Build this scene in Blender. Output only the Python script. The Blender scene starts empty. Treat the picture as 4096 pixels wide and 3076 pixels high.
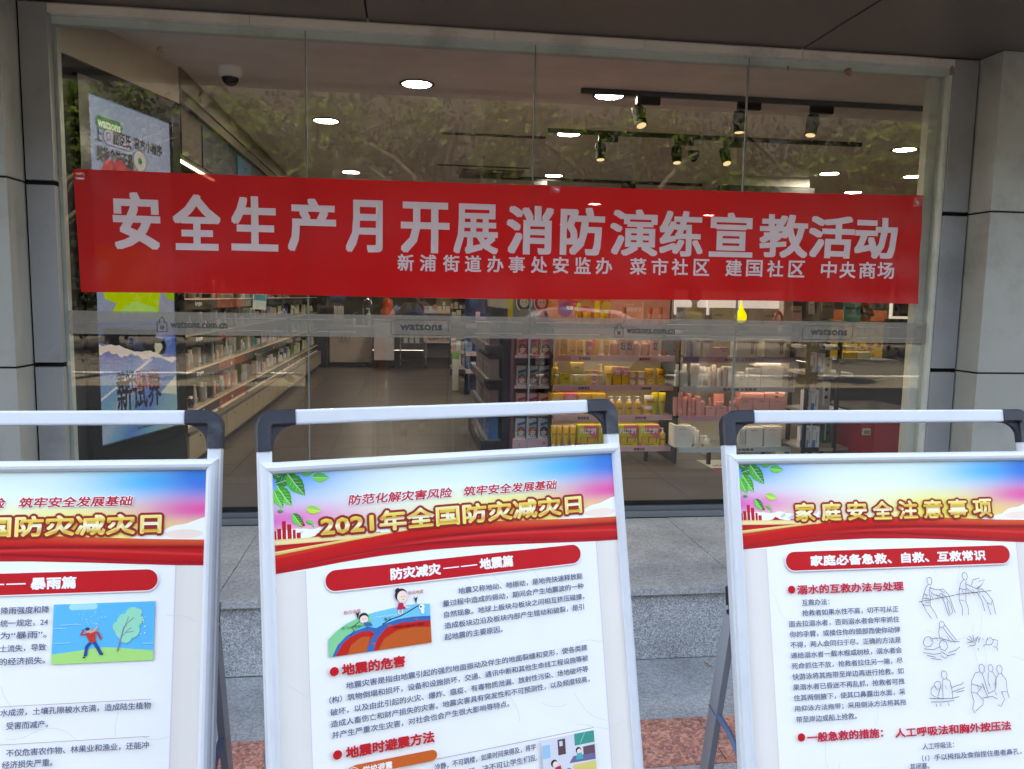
import bpy, math, random
import numpy as np
from math import sin, cos, pi, radians, tan
random.seed(7); rng = np.random.default_rng(7)
SC = bpy.context.scene
COL = SC.collection

# ------------------------------------------------------------------ camera, sky, sun, exposure
PX_W, PX_H, FOC = 4096.0, 3076.0, 3137.9
CAM = np.array([0.0, -4.3, 1.58])
PITCH, YAW, ROLL = 0.109711865, -0.131983471, 0.0178749347
F_ = np.array([-sin(YAW)*cos(PITCH), cos(YAW)*cos(PITCH), -sin(PITCH)])
R0 = np.array([cos(YAW), sin(YAW), 0.0]); U0 = np.cross(R0, F_)
R_ = R0*cos(ROLL)+U0*sin(ROLL); U_ = -R0*sin(ROLL)+U0*cos(ROLL)
cam = bpy.data.cameras.new('camera'); cam_o = bpy.data.objects.new('camera', cam); COL.objects.link(cam_o)
cam.sensor_width = 36.0; cam.lens = 36.0*FOC/PX_W; cam.clip_start = 0.03; cam.clip_end = 500
from mathutils import Matrix, Vector
cam_o.matrix_world = Matrix(((R_[0], U_[0], -F_[0], CAM[0]), (R_[1], U_[1], -F_[1], CAM[1]), (R_[2], U_[2], -F_[2], CAM[2]), (0, 0, 0, 1)))
SC.camera = cam_o
SUN_EL, SUN_AZ = radians(60), radians(-20)      # azimuth measured from +Y (behind the shop) towards +X
world = bpy.data.worlds.new('World'); SC.world = world; world.use_nodes = True
wn = world.node_tree.nodes; wl = world.node_tree.links
sky = wn.new('ShaderNodeTexSky'); sky.sky_type = 'NISHITA'; sky.sun_disc = False
sky.sun_elevation = SUN_EL; sky.sun_rotation = SUN_AZ; sky.air_density = 1.0; sky.dust_density = 1.6; sky.ozone_density = 1.0
wl.new(sky.outputs[0], wn['Background'].inputs[0]); wn['Background'].inputs[1].default_value = 0.14
sun = bpy.data.lights.new('sun', 'SUN'); sun.energy = 4.2; sun.angle = radians(0.53); sun.color = (1.0, 0.94, 0.86)
sun_o = bpy.data.objects.new('sun', sun); COL.objects.link(sun_o)
sd = Vector((sin(SUN_AZ)*cos(SUN_EL), cos(SUN_AZ)*cos(SUN_EL), sin(SUN_EL)))
sun_o.rotation_euler = sd.to_track_quat('Z', 'Y').to_euler(); sun_o.location = (0, 8, 20)
SC.view_settings.view_transform = 'Standard'; SC.view_settings.look = 'None'; SC.view_settings.gamma = 1.0
SC.view_settings.exposure = 3.35
SC.view_settings.use_white_balance = True; SC.view_settings.white_balance_temperature = 9800; SC.view_settings.white_balance_tint = 10
SC.cycles.use_denoising = True
SC.cycles.max_bounces = 8; SC.cycles.transparent_max_bounces = 16; SC.cycles.diffuse_bounces = 4; SC.cycles.glossy_bounces = 4
SC.cycles.sample_clamp_indirect = 6.0; SC.cycles.caustics_reflective = False; SC.cycles.caustics_refractive = False

def ray(x, y): return F_+R_*(x-PX_W/2)/FOC-U_*(y-PX_H/2)/FOC
def onY(x, y, Y=0.0):
    d = ray(x, y); return CAM+d*(Y-CAM[1])/d[1]
def onZ(x, y, Z=0.0):
    d = ray(x, y); return CAM+d*(Z-CAM[2])/d[2]
def onX(x, y, X=0.0):
    d = ray(x, y); return CAM+d*(X-CAM[0])/d[0]

# ------------------------------------------------------------------ helpers
def lin(c): return tuple((v/12.92 if v <= .04045 else ((v+.055)/1.055)**2.4) for v in c)
def S(r, g, b): return lin((r/255, g/255, b/255))
def hx(s): return S(int(s[0:2], 16), int(s[2:4], 16), int(s[4:6], 16))
def mixc(a, b, t): return tuple(a[i]*(1-t)+b[i]*t for i in range(3))

MATS = {}
def paint(name, rough=.5, metal=0.0, spec=.5, vary=.06, scale=8.0, bump=0.0, bscale=60.0, sheen=0.0, trans=0.0, emis=0.0, coat=0.0, dirt=None):
    """material whose colour comes from the mesh's colour attribute, with a little procedural unevenness"""
    if name in MATS: return MATS[name]
    m = bpy.data.materials.new(name); m.use_nodes = True; n = m.node_tree.nodes; l = m.node_tree.links
    b = n['Principled BSDF']; a = n.new('ShaderNodeAttribute'); a.attribute_name = 'Col'
    tc = n.new('ShaderNodeTexCoord'); nz = n.new('ShaderNodeTexNoise'); nz.inputs['Scale'].default_value = scale; nz.inputs['Detail'].default_value = 5
    l.new(tc.outputs['Object'], nz.inputs['Vector'])
    mr = n.new('ShaderNodeMapRange'); mr.inputs['From Min'].default_value = .3; mr.inputs['From Max'].default_value = .7
    mr.inputs['To Min'].default_value = 1-vary; mr.inputs['To Max'].default_value = 1+vary; l.new(nz.outputs['Fac'], mr.inputs['Value'])
    mx = n.new('ShaderNodeVectorMath'); mx.operation = 'SCALE'; l.new(a.outputs['Color'], mx.inputs[0]); l.new(mr.outputs[0], mx.inputs['Scale'])
    src = mx.outputs[0]
    if dirt:      # (amount, scale, dirt colour)
        n2 = n.new('ShaderNodeTexNoise'); n2.inputs['Scale'].default_value = dirt[1]; n2.inputs['Detail'].default_value = 8; n2.inputs['Roughness'].default_value = .65
        l.new(tc.outputs['Object'], n2.inputs['Vector'])
        m2 = n.new('ShaderNodeMapRange'); m2.inputs['From Min'].default_value = .52; m2.inputs['From Max'].default_value = .72; m2.inputs['To Max'].default_value = dirt[0]
        l.new(n2.outputs['Fac'], m2.inputs['Value'])
        mm = n.new('ShaderNodeMix'); mm.data_type = 'RGBA'; l.new(m2.outputs[0], mm.inputs[0]); l.new(src, mm.inputs[6]); mm.inputs[7].default_value = (*dirt[2], 1)
        src = mm.outputs[2]
    l.new(src, b.inputs['Base Color'])
    rr = n.new('ShaderNodeMapRange'); rr.inputs['To Min'].default_value = max(.02, rough-.08); rr.inputs['To Max'].default_value = min(1, rough+.1)
    l.new(nz.outputs['Fac'], rr.inputs['Value']); l.new(rr.outputs[0], b.inputs['Roughness'])
    b.inputs['Metallic'].default_value = metal; b.inputs['Specular IOR Level'].default_value = spec
    if coat: b.inputs['Coat Weight'].default_value = coat; b.inputs['Coat Roughness'].default_value = .08
    if emis: l.new(a.outputs['Color'], b.inputs['Emission Color']); b.inputs['Emission Strength'].default_value = emis
    if bump:
        nb = n.new('ShaderNodeTexNoise'); nb.inputs['Scale'].default_value = bscale; nb.inputs['Detail'].default_value = 4; l.new(tc.outputs['Object'], nb.inputs['Vector'])
        bp = n.new('ShaderNodeBump'); bp.inputs['Strength'].default_value = bump; bp.inputs['Distance'].default_value = .002; l.new(nb.outputs['Fac'], bp.inputs['Height']); l.new(bp.outputs[0], b.inputs['Normal'])
    if trans:
        tr = n.new('ShaderNodeBsdfTranslucent'); l.new(src, tr.inputs[0]); ms = n.new('ShaderNodeMixShader'); ms.inputs[0].default_value = trans
        l.new(b.outputs[0], ms.inputs[1]); l.new(tr.outputs[0], ms.inputs[2]); l.new(ms.outputs[0], n['Material Output'].inputs['Surface'])
    MATS[name] = m; return m

def clear(name, tint=(1, 1, 1), milky=0.0, milk=(.6, .6, .6), rough=0.0, refl=1.0):
    """thin clear pane or film: transparent, with a facing-dependent mirror and optional milkiness"""
    if name in MATS: return MATS[name]
    m = bpy.data.materials.new(name); m.use_nodes = True; n = m.node_tree.nodes; l = m.node_tree.links
    n.remove(n['Principled BSDF']); out = n['Material Output']
    tr = n.new('ShaderNodeBsdfTransparent'); tr.inputs[0].default_value = (*tint, 1)
    gl = n.new('ShaderNodeBsdfGlossy'); gl.inputs['Roughness'].default_value = rough; gl.inputs[0].default_value = (1, 1, 1, 1)
    lw = n.new('ShaderNodeLayerWeight'); pw = n.new('ShaderNodeMath'); pw.operation = 'POWER'; pw.inputs[1].default_value = 5; lw.inputs['Blend'].default_value = .5
    l.new(lw.outputs['Facing'], pw.inputs[0])
    ma = n.new('ShaderNodeMath'); ma.operation = 'MULTIPLY_ADD'; ma.inputs[1].default_value = .95*refl; ma.inputs[2].default_value = .045*refl; l.new(pw.outputs[0], ma.inputs[0])
    ms = n.new('ShaderNodeMixShader'); l.new(ma.outputs[0], ms.inputs[0]); l.new(tr.outputs[0], ms.inputs[1]); l.new(gl.outputs[0], ms.inputs[2]); last = ms.outputs[0]
    if milky:
        df = n.new('ShaderNodeBsdfDiffuse'); df.inputs[0].default_value = (*milk, 1); m2 = n.new('ShaderNodeMixShader')
        nz = n.new('ShaderNodeTexNoise'); nz.inputs['Scale'].default_value = 3; mr = n.new('ShaderNodeMapRange'); mr.inputs['To Min'].default_value = milky*.9; mr.inputs['To Max'].default_value = min(1, milky*1.1)
        l.new(nz.outputs['Fac'], mr.inputs['Value']); l.new(mr.outputs[0], m2.inputs[0])
        l.new(last, m2.inputs[1]); l.new(df.outputs[0], m2.inputs[2]); last = m2.outputs[0]
    l.new(last, out.inputs['Surface']); MATS[name] = m; return m

CARD = paint('printed_card', .45, vary=.04, scale=15)
GLOSSP = paint('glossy_plastic', .2, vary=.04, scale=10)
MATTE = paint('matte_paint', .7, vary=.07, scale=5)
SATIN = paint('satin_powder_coat', .42, vary=.05, scale=4, dirt=(.35, 3.0, S(90, 84, 76)))
DARKM = paint('dark_coated_metal', .4, vary=.1, scale=6)
METAL = paint('brushed_metal', .28, metal=1.0, vary=.06, scale=20)
ALU = paint('white_enamelled_aluminium', .30, spec=.5, vary=.03, scale=6, bump=.12, bscale=40, dirt=(.10, 14.0, S(150, 148, 150)))
RUBBER = paint('black_moulded_plastic', .5, vary=.15, scale=18, bump=.25, bscale=160, dirt=(.25, 22.0, S(120, 125, 140)))
CLOTH = paint('woven_cloth', .85, vary=.1, scale=12, bump=.3, bscale=90)
SKIN = paint('skin', .55, vary=.05, scale=10)
POSTER = paint('poster_print', .36, spec=.4, vary=.012, scale=10, bump=.35, bscale=9)
LEAF = paint('leaf', .75, spec=.15, vary=.25, scale=1.5, trans=.35)
BARK = paint('bark', .85, vary=.3, scale=5, bump=.6, bscale=20)

GL = {}
def glyphs(s):
    if s in GL: return GL[s]
    c = bpy.data.curves.new('line_of_text', 'FONT'); c.body = s; c.size = 1.0; c.resolution_u = 2
    o = bpy.data.objects.new('line_of_text', c); COL.objects.link(o)
    dg = bpy.context.evaluated_depsgraph_get(); dg.update()
    me = bpy.data.meshes.new_from_object(o.evaluated_get(dg))
    v = np.array([(p.co.x, p.co.y) for p in me.vertices]) if len(me.vertices) else np.zeros((0, 2))
    f = [tuple(p.vertices) for p in me.polygons]
    bpy.data.objects.remove(o); bpy.data.curves.remove(c); bpy.data.meshes.remove(me)
    GL[s] = (v, f); return GL[s]

class MB:
    def __init__(s): s.v = []; s.f = []; s.c = []; s.m = []; s.sm = []; s.z = 0
    def add(s, vs, fs, col, mi=0, smooth=False):
        b = len(s.v); s.v += [tuple(map(float, p)) for p in vs]
        for k, f in enumerate(fs):
            s.f.append(tuple(b+i for i in f)); s.c.append(col[k] if isinstance(col, list) else col); s.m.append(mi); s.sm.append(smooth)
    def box(s, x0, x1, y0, y1, z0, z1, col, mi=0, cols=None, bev=0.0):
        if bev: return s.bbox(x0, x1, y0, y1, z0, z1, col, mi, bev)
        v = [(x0, y0, z0), (x1, y0, z0), (x1, y1, z0), (x0, y1, z0), (x0, y0, z1), (x1, y0, z1), (x1, y1, z1), (x0, y1, z1)]
        f = [(0, 1, 5, 4), (1, 2, 6, 5), (2, 3, 7, 6), (3, 0, 4, 7), (4, 5, 6, 7), (3, 2, 1, 0)]   # front,right,back,left,top,bottom
        s.add(v, f, cols if cols else col, mi)
    def bbox(s, x0, x1, y0, y1, z0, z1, col, mi, e):
        import bmesh
        bm = bmesh.new(); bmesh.ops.create_cube(bm, size=1)
        for w in bm.verts: w.co = Vector((x0+(w.co.x+.5)*(x1-x0), y0+(w.co.y+.5)*(y1-y0), z0+(w.co.z+.5)*(z1-z0)))
        bmesh.ops.bevel(bm, geom=list(bm.edges), offset=e, segments=2, profile=.6, affect='EDGES')
        bm.verts.index_update()
        s.add([w.co for w in bm.verts], [tuple(w.index for w in f.verts) for f in bm.faces], col, mi); bm.free()
    def cyl(s, p0, p1, r0, r1=None, n=12, col=(1, 1, 1), mi=0, caps=True, smooth=True):
        r1 = r0 if r1 is None else r1; p0 = np.array(p0, float); p1 = np.array(p1, float); d = p1-p0; d /= np.linalg.norm(d)
        a = np.cross(d, (0, 0, 1) if abs(d[2]) < .9 else (1, 0, 0)); a /= np.linalg.norm(a); b = np.cross(d, a)
        v = [p0+(a*cos(t)+b*sin(t))*r0 for t in np.arange(n)*2*pi/n]+[p1+(a*cos(t)+b*sin(t))*r1 for t in np.arange(n)*2*pi/n]
        s.add(v, [(i, (i+1) % n, n+(i+1) % n, n+i) for i in range(n)], col, mi, smooth)
        if caps: s.add(v, [tuple(range(n))[::-1], tuple(range(n, 2*n))], col, mi)
    def tube(s, pts, r, n=8, col=(1, 1, 1), mi=0):
        pts = [np.array(p, float) for p in pts]; rs = r if isinstance(r, (list, tuple)) else [r]*len(pts); rings = []
        for i, p in enumerate(pts):
            d = pts[min(i+1, len(pts)-1)]-pts[max(i-1, 0)]; d /= np.linalg.norm(d)+1e-9
            a = np.cross(d, (0, 0, 1) if abs(d[2]) < .95 else (1, 0, 0)); a /= np.linalg.norm(a); b = np.cross(d, a)
            rings += [p+(a*cos(t)+b*sin(t))*rs[i] for t in np.arange(n)*2*pi/n]
        fs = [(k*n+i, k*n+(i+1) % n, (k+1)*n+(i+1) % n, (k+1)*n+i) for k in range(len(pts)-1) for i in range(n)]
        s.add(rings, fs, col, mi, True); s.add(rings, [tuple(range(n))[::-1], tuple(range((len(pts)-1)*n, len(pts)*n))], col, mi)
    def lathe(s, prof, n=16, cx=0, cy=0, col=(1, 1, 1), mi=0, sy=1.0):
        v = [(cx+r*cos(t), cy+r*sy*sin(t), z) for r, z in prof for t in np.arange(n)*2*pi/n]
        cols = col
        if isinstance(col, list): cols = [col[k] for k in range(len(prof)-1) for i in range(n)]
        s.add(v, [(k*n+i, k*n+(i+1) % n, (k+1)*n+(i+1) % n, (k+1)*n+i) for k in range(len(prof)-1) for i in range(n)], cols, mi, True)
        s.add(v, [tuple(range(n))[::-1]], col[0] if isinstance(col, list) else col, mi)
        s.add(v, [tuple(range((len(prof)-1)*n, len(prof)*n))], col[-1] if isinstance(col, list) else col, mi)
    def text(s, t, o, X, Y, w, h, col, mi=0, bold=0.0, dirs=8, N=None, cf=None, bbox=None, lift=.00004):
        """text fitted into a w by h rectangle at o, along X (right) and Y (up)"""
        v, fs = glyphs(t)
        if len(v) == 0: return
        o = np.array(o, float); X = np.array(X, float); Y = np.array(Y, float); N = np.cross(X, Y) if N is None else np.array(N, float)
        mn = v.min(0); mx = v.max(0)
        if bbox: mn = np.array([mn[0], bbox[0]]); mx = np.array([mx[0], bbox[1]])
        q = (v-mn)/(mx-mn)*np.array([w, h])
        offs = [(0, 0)]
        if bold: offs = [(bold*cos(a), bold*sin(a)) for a in (np.arange(dirs)+.5)*2*pi/dirs]+[(0, 0)]
        if bold and dirs == 4: offs = [(bold*a, bold*b) for a, b in ((1, 1), (1, -1), (-1, 1), (-1, -1))]+[(0, 0)]
        for k, (ax, ay) in enumerate(offs):
            P = o+np.outer(q[:, 0]+ax, X)+np.outer(q[:, 1]+ay, Y)+N*(k*lift)
            if cf: s.add(P, fs, [[cf(q[i, 0]/w, q[i, 1]/h) for i in f] for f in fs], mi)
            else: s.add(P, fs, col, mi)
    def mesh(s, name):
        me = bpy.data.meshes.new(name); me.from_pydata(s.v, [], s.f)
        ca = me.color_attributes.new('Col', 'FLOAT_COLOR', 'CORNER'); arr = []
        for f, c in zip(s.f, s.c):
            if isinstance(c, list): 
                for q in c: arr += [q[0], q[1], q[2], 1.0]
            else: arr += [c[0], c[1], c[2], 1.0]*len(f)
        ca.data.foreach_set('color', arr)
        me.polygons.foreach_set('material_index', s.m); me.polygons.foreach_set('use_smooth', s.sm); me.update(); return me
    def build(s, name, mats, parent=None, loc=(0, 0, 0), rot=(0, 0, 0)):
        me = s.mesh(name)
        for m in (mats if isinstance(mats, (list, tuple)) else [mats]): me.materials.append(m)
        return link(name, me, parent, loc, rot)

def link(name, me, parent=None, loc=(0, 0, 0), rot=(0, 0, 0)):
    o = bpy.data.objects.new(name, me); COL.objects.link(o); o.location = loc; o.rotation_euler = rot
    if parent: o.parent = parent
    return o
def tag(o, label, cat, group=None, kind=None):
    if label: o['label'] = label
    if cat: o['category'] = cat
    if group: o['group'] = group
    if kind: o['kind'] = kind
    return o
def thing(name, label, cat, loc=(0, 0, 0), rz=0.0, group=None):
    o = bpy.data.objects.new(name, None); COL.objects.link(o); o.location = loc; o.rotation_euler = (0, 0, rz); o.empty_display_size = .1
    return tag(o, label, cat, group)
def struct(name, mb, mats):
    o = mb.build(name, mats); o['kind'] = 'structure'; return o
def dup(src, loc, rz=None, label=None):
    c = src.copy(); COL.objects.link(c); c.location = loc
    if rz is not None: c.rotation_euler = (0, 0, rz)
    if label: c['label'] = label
    for ch in src.children:
        d = ch.copy(); COL.objects.link(d); d.parent = c
        for g in ch.children:
            e = g.copy(); COL.objects.link(e); e.parent = d
    return c
ORD = ['first', 'second', 'third', 'fourth', 'fifth', 'sixth', 'seventh', 'eighth', 'ninth', 'tenth', 'eleventh', 'twelfth', 'thirteenth', 'fourteenth', 'fifteenth', 'sixteenth', 'seventeenth', 'eighteenth', 'nineteenth', 'twentieth', 'twenty-first', 'twenty-second', 'twenty-third', 'twenty-fourth', 'twenty-fifth']+['%dth' % k if k % 10 not in (1, 2, 3) else '%d%s' % (k, ('st', 'nd', 'rd')[k % 10-1]) for k in range(26, 90)]
FL = .34; CZ = 3.03

# ------------------------------------------------------------------ ground in front of the shop
def stone_mat(name, c1, c2, c3, scale, bump, rough=.8, stain=None, red=False):
    m = bpy.data.materials.new(name); m.use_nodes = True; n = m.node_tree.nodes; l = m.node_tree.links; b = n['Principled BSDF']
    tc = n.new('ShaderNodeTexCoord'); geo = n.new('ShaderNodeNewGeometry')
    vo = n.new('ShaderNodeTexVoronoi'); vo.inputs['Scale'].default_value = scale; l.new(geo.outputs['Position'], vo.inputs['Vector'])
    nz = n.new('ShaderNodeTexNoise'); nz.inputs['Scale'].default_value = scale*.9; nz.inputs['Detail'].default_value = 3; nz.inputs['Roughness'].default_value = .7; l.new(geo.outputs['Position'], nz.inputs['Vector'])
    sp = n.new('ShaderNodeSeparateColor'); l.new(vo.outputs['Color'], sp.inputs[0])
    av = n.new('ShaderNodeMath'); av.operation = 'ADD'; l.new(sp.outputs[0], av.inputs[0]); l.new(nz.outputs['Fac'], av.inputs[1])
    hf = n.new('ShaderNodeMath'); hf.operation = 'MULTIPLY'; hf.inputs[1].default_value = .5; l.new(av.outputs[0], hf.inputs[0])
    cr = n.new('ShaderNodeValToRGB'); cr.color_ramp.elements[0].position = .2; cr.color_ramp.elements[0].color = (*c1, 1); cr.color_ramp.elements[1].position = .78; cr.color_ramp.elements[1].color = (*c3, 1)
    e = cr.color_ramp.elements.new(.5); e.color = (*c2, 1); l.new(hf.outputs[0], cr.inputs[0])
    src = cr.outputs[0]
    nl = n.new('ShaderNodeTexNoise'); nl.inputs['Scale'].default_value = 3.2; nl.inputs['Detail'].default_value = 7; nl.inputs['Roughness'].default_value = .6; l.new(geo.outputs['Position'], nl.inputs['Vector'])
    mr = n.new('ShaderNodeMapRange'); mr.inputs['From Min'].default_value = .35; mr.inputs['From Max'].default_value = .7; mr.inputs['To Min'].default_value = 1.12; mr.inputs['To Max'].default_value = .72; l.new(nl.outputs['Fac'], mr.inputs[0])
    vm = n.new('ShaderNodeVectorMath'); vm.operation = 'SCALE'; l.new(src, vm.inputs[0]); l.new(mr.outputs[0], vm.inputs['Scale'])
    l.new(vm.outputs[0], b.inputs['Base Color']); b.inputs['Roughness'].default_value = rough; b.inputs['Specular IOR Level'].default_value = .35
    bp = n.new('ShaderNodeBump'); bp.inputs['Strength'].default_value = bump; bp.inputs['Distance'].default_value = .0025; l.new(hf.outputs[0], bp.inputs['Height']); l.new(bp.outputs[0], b.inputs['Normal'])
    return m
GR_FL = stone_mat('flamed_granite', S(112, 116, 124), S(160, 164, 171), S(206, 209, 214), 230, .8)
GR_SM = stone_mat('worn_granite', S(140, 143, 148), S(164, 166, 170), S(184, 186, 190), 130, .3, .7)
GR_RED = stone_mat('red_granite', S(120, 96, 94), S(200, 128, 112), S(220, 166, 150), 90, .3, .65)
ASPH = stone_mat('asphalt', S(45, 46, 48), S(62, 63, 65), S(84, 84, 85), 140, .5, .9)
PAVE = stone_mat('street_paving', S(70, 68, 65), S(88, 86, 82), S(100, 98, 94), 60, .3, .8)

b = MB(); b.add([(-60, -12, -.012), (60, -12, -.012), (60, 40, -.012), (-60, 40, -.012)], [(0, 1, 2, 3)], (1, 1, 1)); ground = struct('pavement_bed', b, GR_SM)
b = MB(); b.add([(-80, -90, -.12), (80, -90, -.12), (80, -12, -.12), (-80, -12, -.12)], [(0, 1, 2, 3)], (1, 1, 1)); struct('road', b, ASPH)
b = MB(); b.box(-60, 60, -12.0, -11.75, -.3, .0, (1, 1, 1), bev=.01); struct('kerb', b, GR_FL)
pav = MB(); pav.box(-60, 60, -11.75, -2.3, -.05, 0.0, (1, 1, 1)); pavement = struct('pavement', pav, PAVE)
def slab_row(name, parent, x0, x1, w, y0, y1, z0, z1, mat_, off=0.0, bev=.002, jit=.0012):
    mb_ = MB(); mb_.box(0, w-.003, 0, (y1-y0)-.003, z0, z1, (1, 1, 1), bev=bev); me = mb_.mesh(name); me.materials.append(mat_)
    x = x0+off; k = 0
    while x < x1:
        o = link(name, me, parent, (x, y0, random.uniform(-jit, jit))); x += w; k += 1
slab_row('slab', pavement, -3.4, 3.6, .6, -1.57, -1.085, -.05, 0.0, GR_SM)
slab_row('slab', pavement, -3.4, 3.6, .6, -1.87, -1.572, -.05, 0.0, GR_RED, .3)
slab_row('slab', pavement, -3.4, 3.6, .6, -2.30, -1.872, -.05, 0.0, GR_SM, .1)
# raised granite platform along the shop front
b = MB(); b.box(-6, 7, -1.05, .12, -.05, FL-.036, (1, 1, 1)); plat = struct('platform', b, GR_SM)
slab_row('slab', plat, -.7752-1.126*4, 7, 1.126, -1.12, -.045, FL-.034, FL, GR_SM, bev=.004)
slab_row('slab', plat, -.7752-1.126*4, 7, 1.126, -1.09, -1.052, 0.002, FL-.036, GR_FL, .5, bev=.002)

# ------------------------------------------------------------------ the shop building
PAN = S(168, 168, 166); PAND = S(120, 118, 116)
bld = thing('shop_building', 'grey metal clad shop front with a wide glazed window under a dark soffit', 'shop')
def panel(name, x0, x1, y0, y1, z0, z1, col=PAN, mat_=None, bev=.003):
    b = MB(); b.box(x0, x1, y0, y1, z0, z1, col, bev=bev); return b.build(name, mat_ or SATIN, bld)
ZS = [(0.34, 1.195), (1.205, 2.105), (2.115, 2.975)]
for z0, z1 in ZS:
    panel('column_panel', -4.0, -1.893, -.215, -.03, z0, z1, S(164, 164, 162))       # left column, front and return
    panel('column_panel', 3.226, 5.4, -.215, -.03, z0, z1, S(164, 164, 162))
    panel('jamb_panel', -1.883, -1.752, -.045, .10, z0+(.007 if z0 > .4 else 0), z1-.007, S(152, 152, 156), bev=.002)
    panel('jamb_panel', 3.066, 3.215, -.045, .10, z0+(.007 if z0 > .4 else 0), z1-.007, S(152, 152, 156), bev=.002)
BK = S(18, 20, 26); b = MB(); b.box(-4.0, -1.90, -.2, -.005, .0, 2.974, BK); b.box(-4.0, -1.76, -.004, .11, .0, 2.97, BK); b.build('joint_backing', MATTE, bld)
b = MB(); b.box(3.235, 5.4, -.2, -.005, .0, 2.974, BK); b.box(3.075, 5.4, -.004, .11, .0, 2.97, BK); b.build('joint_backing', MATTE, bld)
# header casing above the glass, in lengths
xs = [-1.752, -.795, -.79+1.0, 1.43-.6, 2.149, 3.066]
hx_ = [-1.752, -.797, .44, 1.25, 2.149, 3.066]
for a, c in zip(hx_[:-1], hx_[1:]): panel('header_panel', a+.0015, c-.0015, -.045, .012, 2.925, 2.966, S(226, 216, 206), bev=.0015)
# soffit of large sheets with dark joints
for a, c in ((-4.6, -2.32), (-2.31, -.219), (-.209, 2.149), (2.161, 4.6), (4.61, 7)):
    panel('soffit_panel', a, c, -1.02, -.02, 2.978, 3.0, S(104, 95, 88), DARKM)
b = MB(); b.box(-6, 8, -1.02, .0, 3.003, 3.02, BK); b.build('soffit_backing', MATTE, bld)
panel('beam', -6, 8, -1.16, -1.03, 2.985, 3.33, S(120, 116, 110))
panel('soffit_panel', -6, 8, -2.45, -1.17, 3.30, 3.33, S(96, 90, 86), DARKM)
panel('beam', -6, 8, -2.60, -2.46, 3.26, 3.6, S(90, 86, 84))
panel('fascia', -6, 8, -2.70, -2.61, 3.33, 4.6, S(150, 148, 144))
b = MB(); b.box(-22, 24, -2.65, 1.0, 4.6, 12.7, S(140, 136, 130)); b.box(-22, -4.0, -.2, 1, 0, 4.6, S(140, 136, 130)); b.box(5.4, 24, -.2, 1, 0, 4.6, S(140, 136, 130)); b.box(-6, 8, -2.5, 1.0, 3.62, 4.6, S(120, 116, 110))
b.build('upper_wall', MATTE, bld)
b = MB(); b.box(-6, 9, .012, 15, 3.132, 3.6, S(120, 116, 110)); b.build('roof_slab', MATTE, bld)
# peeled sealant, rust coloured, hanging at the head of the window
b = MB()
for (px, py, ln, w) in ((3150, 262, .035, .012), (3808, 262, .05, .014), (3385, 283, .012, .05), (640, 195, .015, .03)):
    p = onY(px, py, -.05); q = [p+np.array((random.uniform(-w, w)*.5, 0, -ln*t)) for t in (0, .3, .6, 1)]
    b = MB(); b.tube(q, [w*.35, w*.5, w*.35, w*.15], 5, S(150, 120, 96)); b.build('peeling_sealant', MATTE, bld)
# window: bottom rail, stiles, panes
win = MB()
win.box(-1.752, 3.066, -.04, .0, FL, .375, S(110, 114, 120), bev=.004); win.box(-1.752, 3.066, -.02, .035, .376, .402, S(96, 100, 106), bev=.003)
win.box(-1.752, 3.066, .0, .014, .403, .43, S(40, 40, 42))
win.box(-1.752, 3.066, .001, .05, 2.885, 2.923, S(196, 204, 200)); win.box(-1.752, -1.735, .013, .06, .40, 2.885, S(190, 194, 192)); 
win.box(3.045, 3.065, -.03, .06, .40, 2.885, S(206, 208, 202), bev=.002); win.box(2.985, 3.044, .04, .1, .40, 2.885, S(212, 206, 196), bev=.002)
window = win.build('window', SATIN, bld)
GLASS = clear('window_glass', (.955, .975, .965), refl=1.25)
PX = [-1.753, -.531, .665, 1.861, 3.043]
for a, c in zip(PX[:-1], PX[1:]):
    b = MB(); b.box(a+.002, c-.002, 0.0, .012, .405, 2.921, (1, 1, 1)); b.build('pane', GLASS, window)
for x in PX[1:-1]:
    b = MB(); b.box(x-.0035, x+.0035, -.0015, .0135, .405, 2.921, S(120, 126, 128)); b.build('silicone_joint', MATTE, window)
# frosted film strip with cut-out lettering
film = MB()
film.box(-1.73, 3.04, -.0022, -.0006, 1.357, 1.477, (1, 1, 1))
FILM = clear('frosted_film', (.95, .96, .95), milky=.42, milk=S(170, 160, 152), rough=.35, refl=.8)
filmo = film.build('frosted_film', FILM, window)
fl = MB(); FT = S(78, 76, 74)
def film_bag(x):
    w = .052; z0 = 1.372; z1 = 1.425
    for (a, c, d, e) in ((x, x+.0035, z0, z1), (x+w-.0035, x+w, z0, z1), (x, x+w, z0, z0+.003), (x, x+.014, z1-.003, z1), (x+w-.014, x+w, z1-.003, z1)):
        fl.box(a, c, -.0032, -.0024, d, e, FT)
    fl.tube([(x+.014+.012*(1-cos(t)), -.0028, 1.416+.032*sin(t)**.6 if sin(t) > 0 else 1.416) for t in np.linspace(0, pi, 9)], .002, 5, FT)
    fl.text('w', (x+.014, -.0024, 1.385), (1, 0, 0), (0, 0, 1), .024, .02, FT, bold=.001)
for cx, kind in ((-1.155, 'u'), (.06, 'w'), (1.29, 'u'), (2.42, 'w')):
    fl = MB()
    if kind == 'u':
        film_bag(cx-.145); fl.text('watsons.com.cn', (cx-.075, -.0024, 1.394), (1, 0, 0), (0, 0, 1), .28, .031, FT, bold=.0014)
    else:
        fl.text('watsons', (cx-.105, -.0024, 1.398), (1, 0, 0), (0, 0, 1), .225, .034, FT, bold=.0022)
        pts = [(cx-.155, 1.372), (cx-.155, 1.436), (cx-.135, 1.452), (cx+.155, 1.452), (cx+.155, 1.392), (cx+.135, 1.372), (cx-.155, 1.372)]
        fl.tube([(p[0], -.0028, p[1]) for p in pts], .0014, 4, FT)
    fl.build('film_lettering', MATTE, filmo)
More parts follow.
